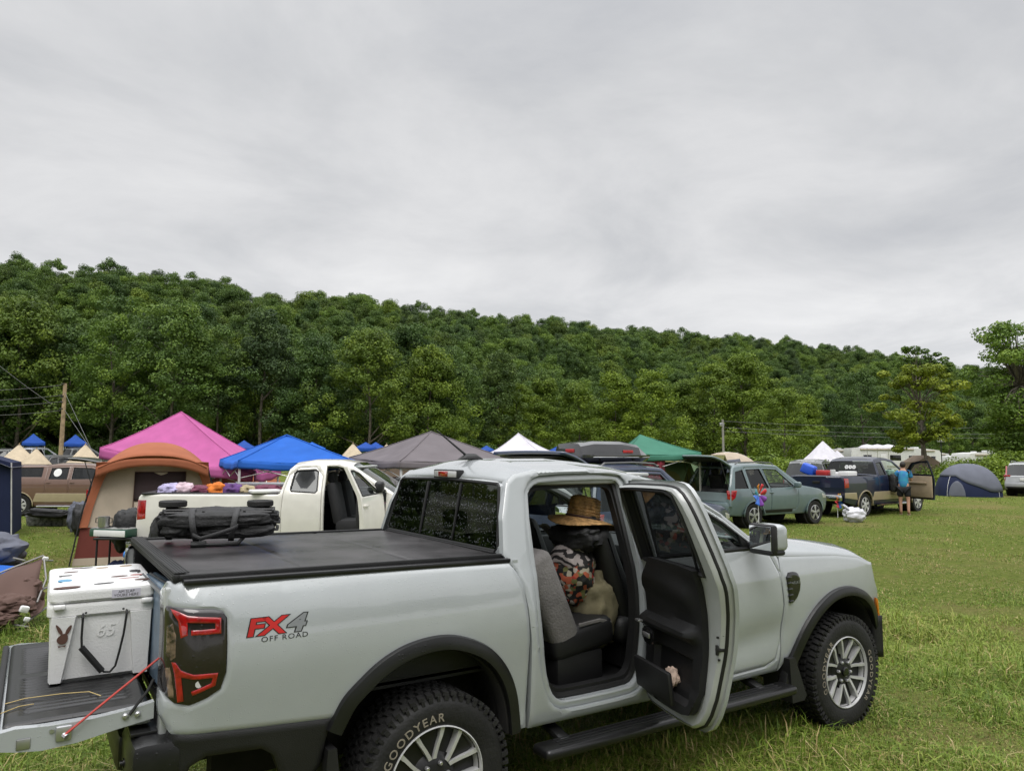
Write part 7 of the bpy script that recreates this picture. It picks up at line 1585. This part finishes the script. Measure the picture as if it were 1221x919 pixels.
# things in the open door of the dark blue pickup
b = MB(); b.box((0, 0, 0), (.4, .34, .18), .04); o = b.build('carton', mat('pale_green_tub', (.35, .55, .45), .5), None); o.location = on(bt, (2.6, -.45, 1.40)); tag(o, 'pale green tub on the dashboard of the dark blue pickup', 'tub')
# ---- the person at that door
def skin_mesh(name, V, E, rad, m, parent, sub=2):
    me = bpy.data.meshes.new(name); me.from_pydata(V, E, []); o = bpy.data.objects.new(name, me); COL.objects.link(o)
    sk = o.modifiers.new('skin', 'SKIN'); sk.use_smooth_shade = True; sv_ = me.skin_vertices[0].data
    for i, r in enumerate(rad): sv_[i].radius = (r, r) if isinstance(r, (int, float)) else r; sv_[i].use_root = (i == 0)
    ss = o.modifiers.new('sub', 'SUBSURF'); ss.levels = sub; ss.render_levels = sub
    bpy.context.view_layer.update(); dg = bpy.context.evaluated_depsgraph_get(); nm = bpy.data.meshes.new_from_object(o.evaluated_get(dg)); bpy.data.objects.remove(o)
    nm.materials.clear(); nm.materials.append(M[m] if isinstance(m, str) else m); nm.polygons.foreach_set('use_smooth', [True]*len(nm.polygons)); q = bpy.data.objects.new(name, nm); COL.objects.link(q); q.parent = parent; return q
pr = thing('person', 'barefoot looking person in teal tie-dye shirt and black shorts at the open pickup door', 'person', root_at(1079, 613.5), hd(60))
pr['label'] = 'person in a teal tie-dye shirt and black shorts at the open pickup door'
# local frame: x forward (towards the cab), y left; one continuous body
BV = [(0, 0, .95), (.02, 0, 1.12), (.04, 0, 1.30), (.06, 0, 1.43), (.08, 0, 1.52), (.10, 0, 1.60), (.11, 0, 1.70),
      (0, .10, .90), (.02, .11, .50), (-.02, .11, .10), (.06, .12, .04), (.16, .12, .03),
      (0, -.10, .90), (-.02, -.12, .50), (-.10, -.12, .10), (-.02, -.13, .04), (.08, -.13, .03),
      (.06, .18, 1.41), (.10, .23, 1.14), (.34, .20, 1.10), (.42, .19, 1.11), (.06, -.18, 1.41), (.12, -.23, 1.15), (.36, -.20, 1.16), (.44, -.19, 1.17)]
BE = [(0, 1), (1, 2), (2, 3), (3, 4), (4, 5), (5, 6), (0, 7), (7, 8), (8, 9), (9, 10), (10, 11), (0, 12), (12, 13), (13, 14), (14, 15), (15, 16), (3, 17), (17, 18), (18, 19), (19, 20), (3, 21), (21, 22), (22, 23), (23, 24)]
BR = [.14, (.13, .12), (.15, .11), (.11, .09), .058, (.085, .085), (.08, .08), .095, .062, .045, .045, .03, .095, .062, .045, .045, .03, .062, .047, .036, .03, .062, .047, .036, .03]
skin_mesh('body', BV, BE, BR, 'skin', pr)
for base, sgn in ((20, 1), (24, -1)):
    for k in range(4):
        x0, y0, z0 = BV[base]; y0 += (k-1.5)*.018
        skin_mesh('finger', [(x0, y0, z0), (x0+.045, y0, z0-.004), (x0+.08, y0, z0-.025)], [(0, 1), (1, 2)], [.010, .009, .007], 'skin', pr, 1)
tie = mat('teal_tie_dye', (.03, .30, .38), .85, var=.4, vs=5, col2=(.04, .12, .45)); M['shorts'] = mat('black_shorts', (.012, .012, .014), .9)
skin_mesh('shirt', [(0, 0, .84), (.02, 0, 1.12), (.04, 0, 1.30), (.06, 0, 1.45), (.06, .19, 1.41), (.09, .235, 1.22), (.06, -.19, 1.41), (.10, -.235, 1.22)], [(0, 1), (1, 2), (2, 3), (3, 4), (4, 5), (3, 6), (6, 7)], [(.17, .165), (.165, .15), (.175, .14), (.09, .085), .085, .075, .085, .075], tie, pr)
skin_mesh('shorts', [(0, 0, .95), (0, .10, .86), (.015, .115, .58), (0, -.10, .86), (-.015, -.115, .58)], [(0, 1), (1, 2), (0, 3), (3, 4)], [.16, .125, .105, .125, .105], 'shorts', pr)
b = MB(); b.sph((.085, 0, 1.675), (.108, .092, .115), 18, 12); b.v = [p for p in b.v]; b.build('hair', 'hair', pr)
for s in (-1, 1): b = MB(); b.sph((.105, s*.088, 1.645), (.02, .012, .03), 8, 6); b.build('ear', 'skin', pr)
b = MB(); b.sph((.20, 0, 1.635), (.02, .013, .022), 8, 6); b.build('nose', 'skin', pr)
for s, x_ in ((1, .06), (-1, -.02)): b = MB(); b.box((x_+.05, s*.12, .012), (.27, .10, .024), .01); b.build('sandal', 'c_tan', pr)
o = lump((0, 0, 0), (.20, .26, .62), 95, .12).build('backpack', 'nyl', None, ang=60); a_ = pr.rotation_euler[2]; o.location = pr.location+Vector((math.cos(a_)*.05-math.sin(a_)*.30, math.sin(a_)*.05+math.cos(a_)*.30, 1.05)); tag(o, 'black bag hanging at the left side of the person', 'bag')
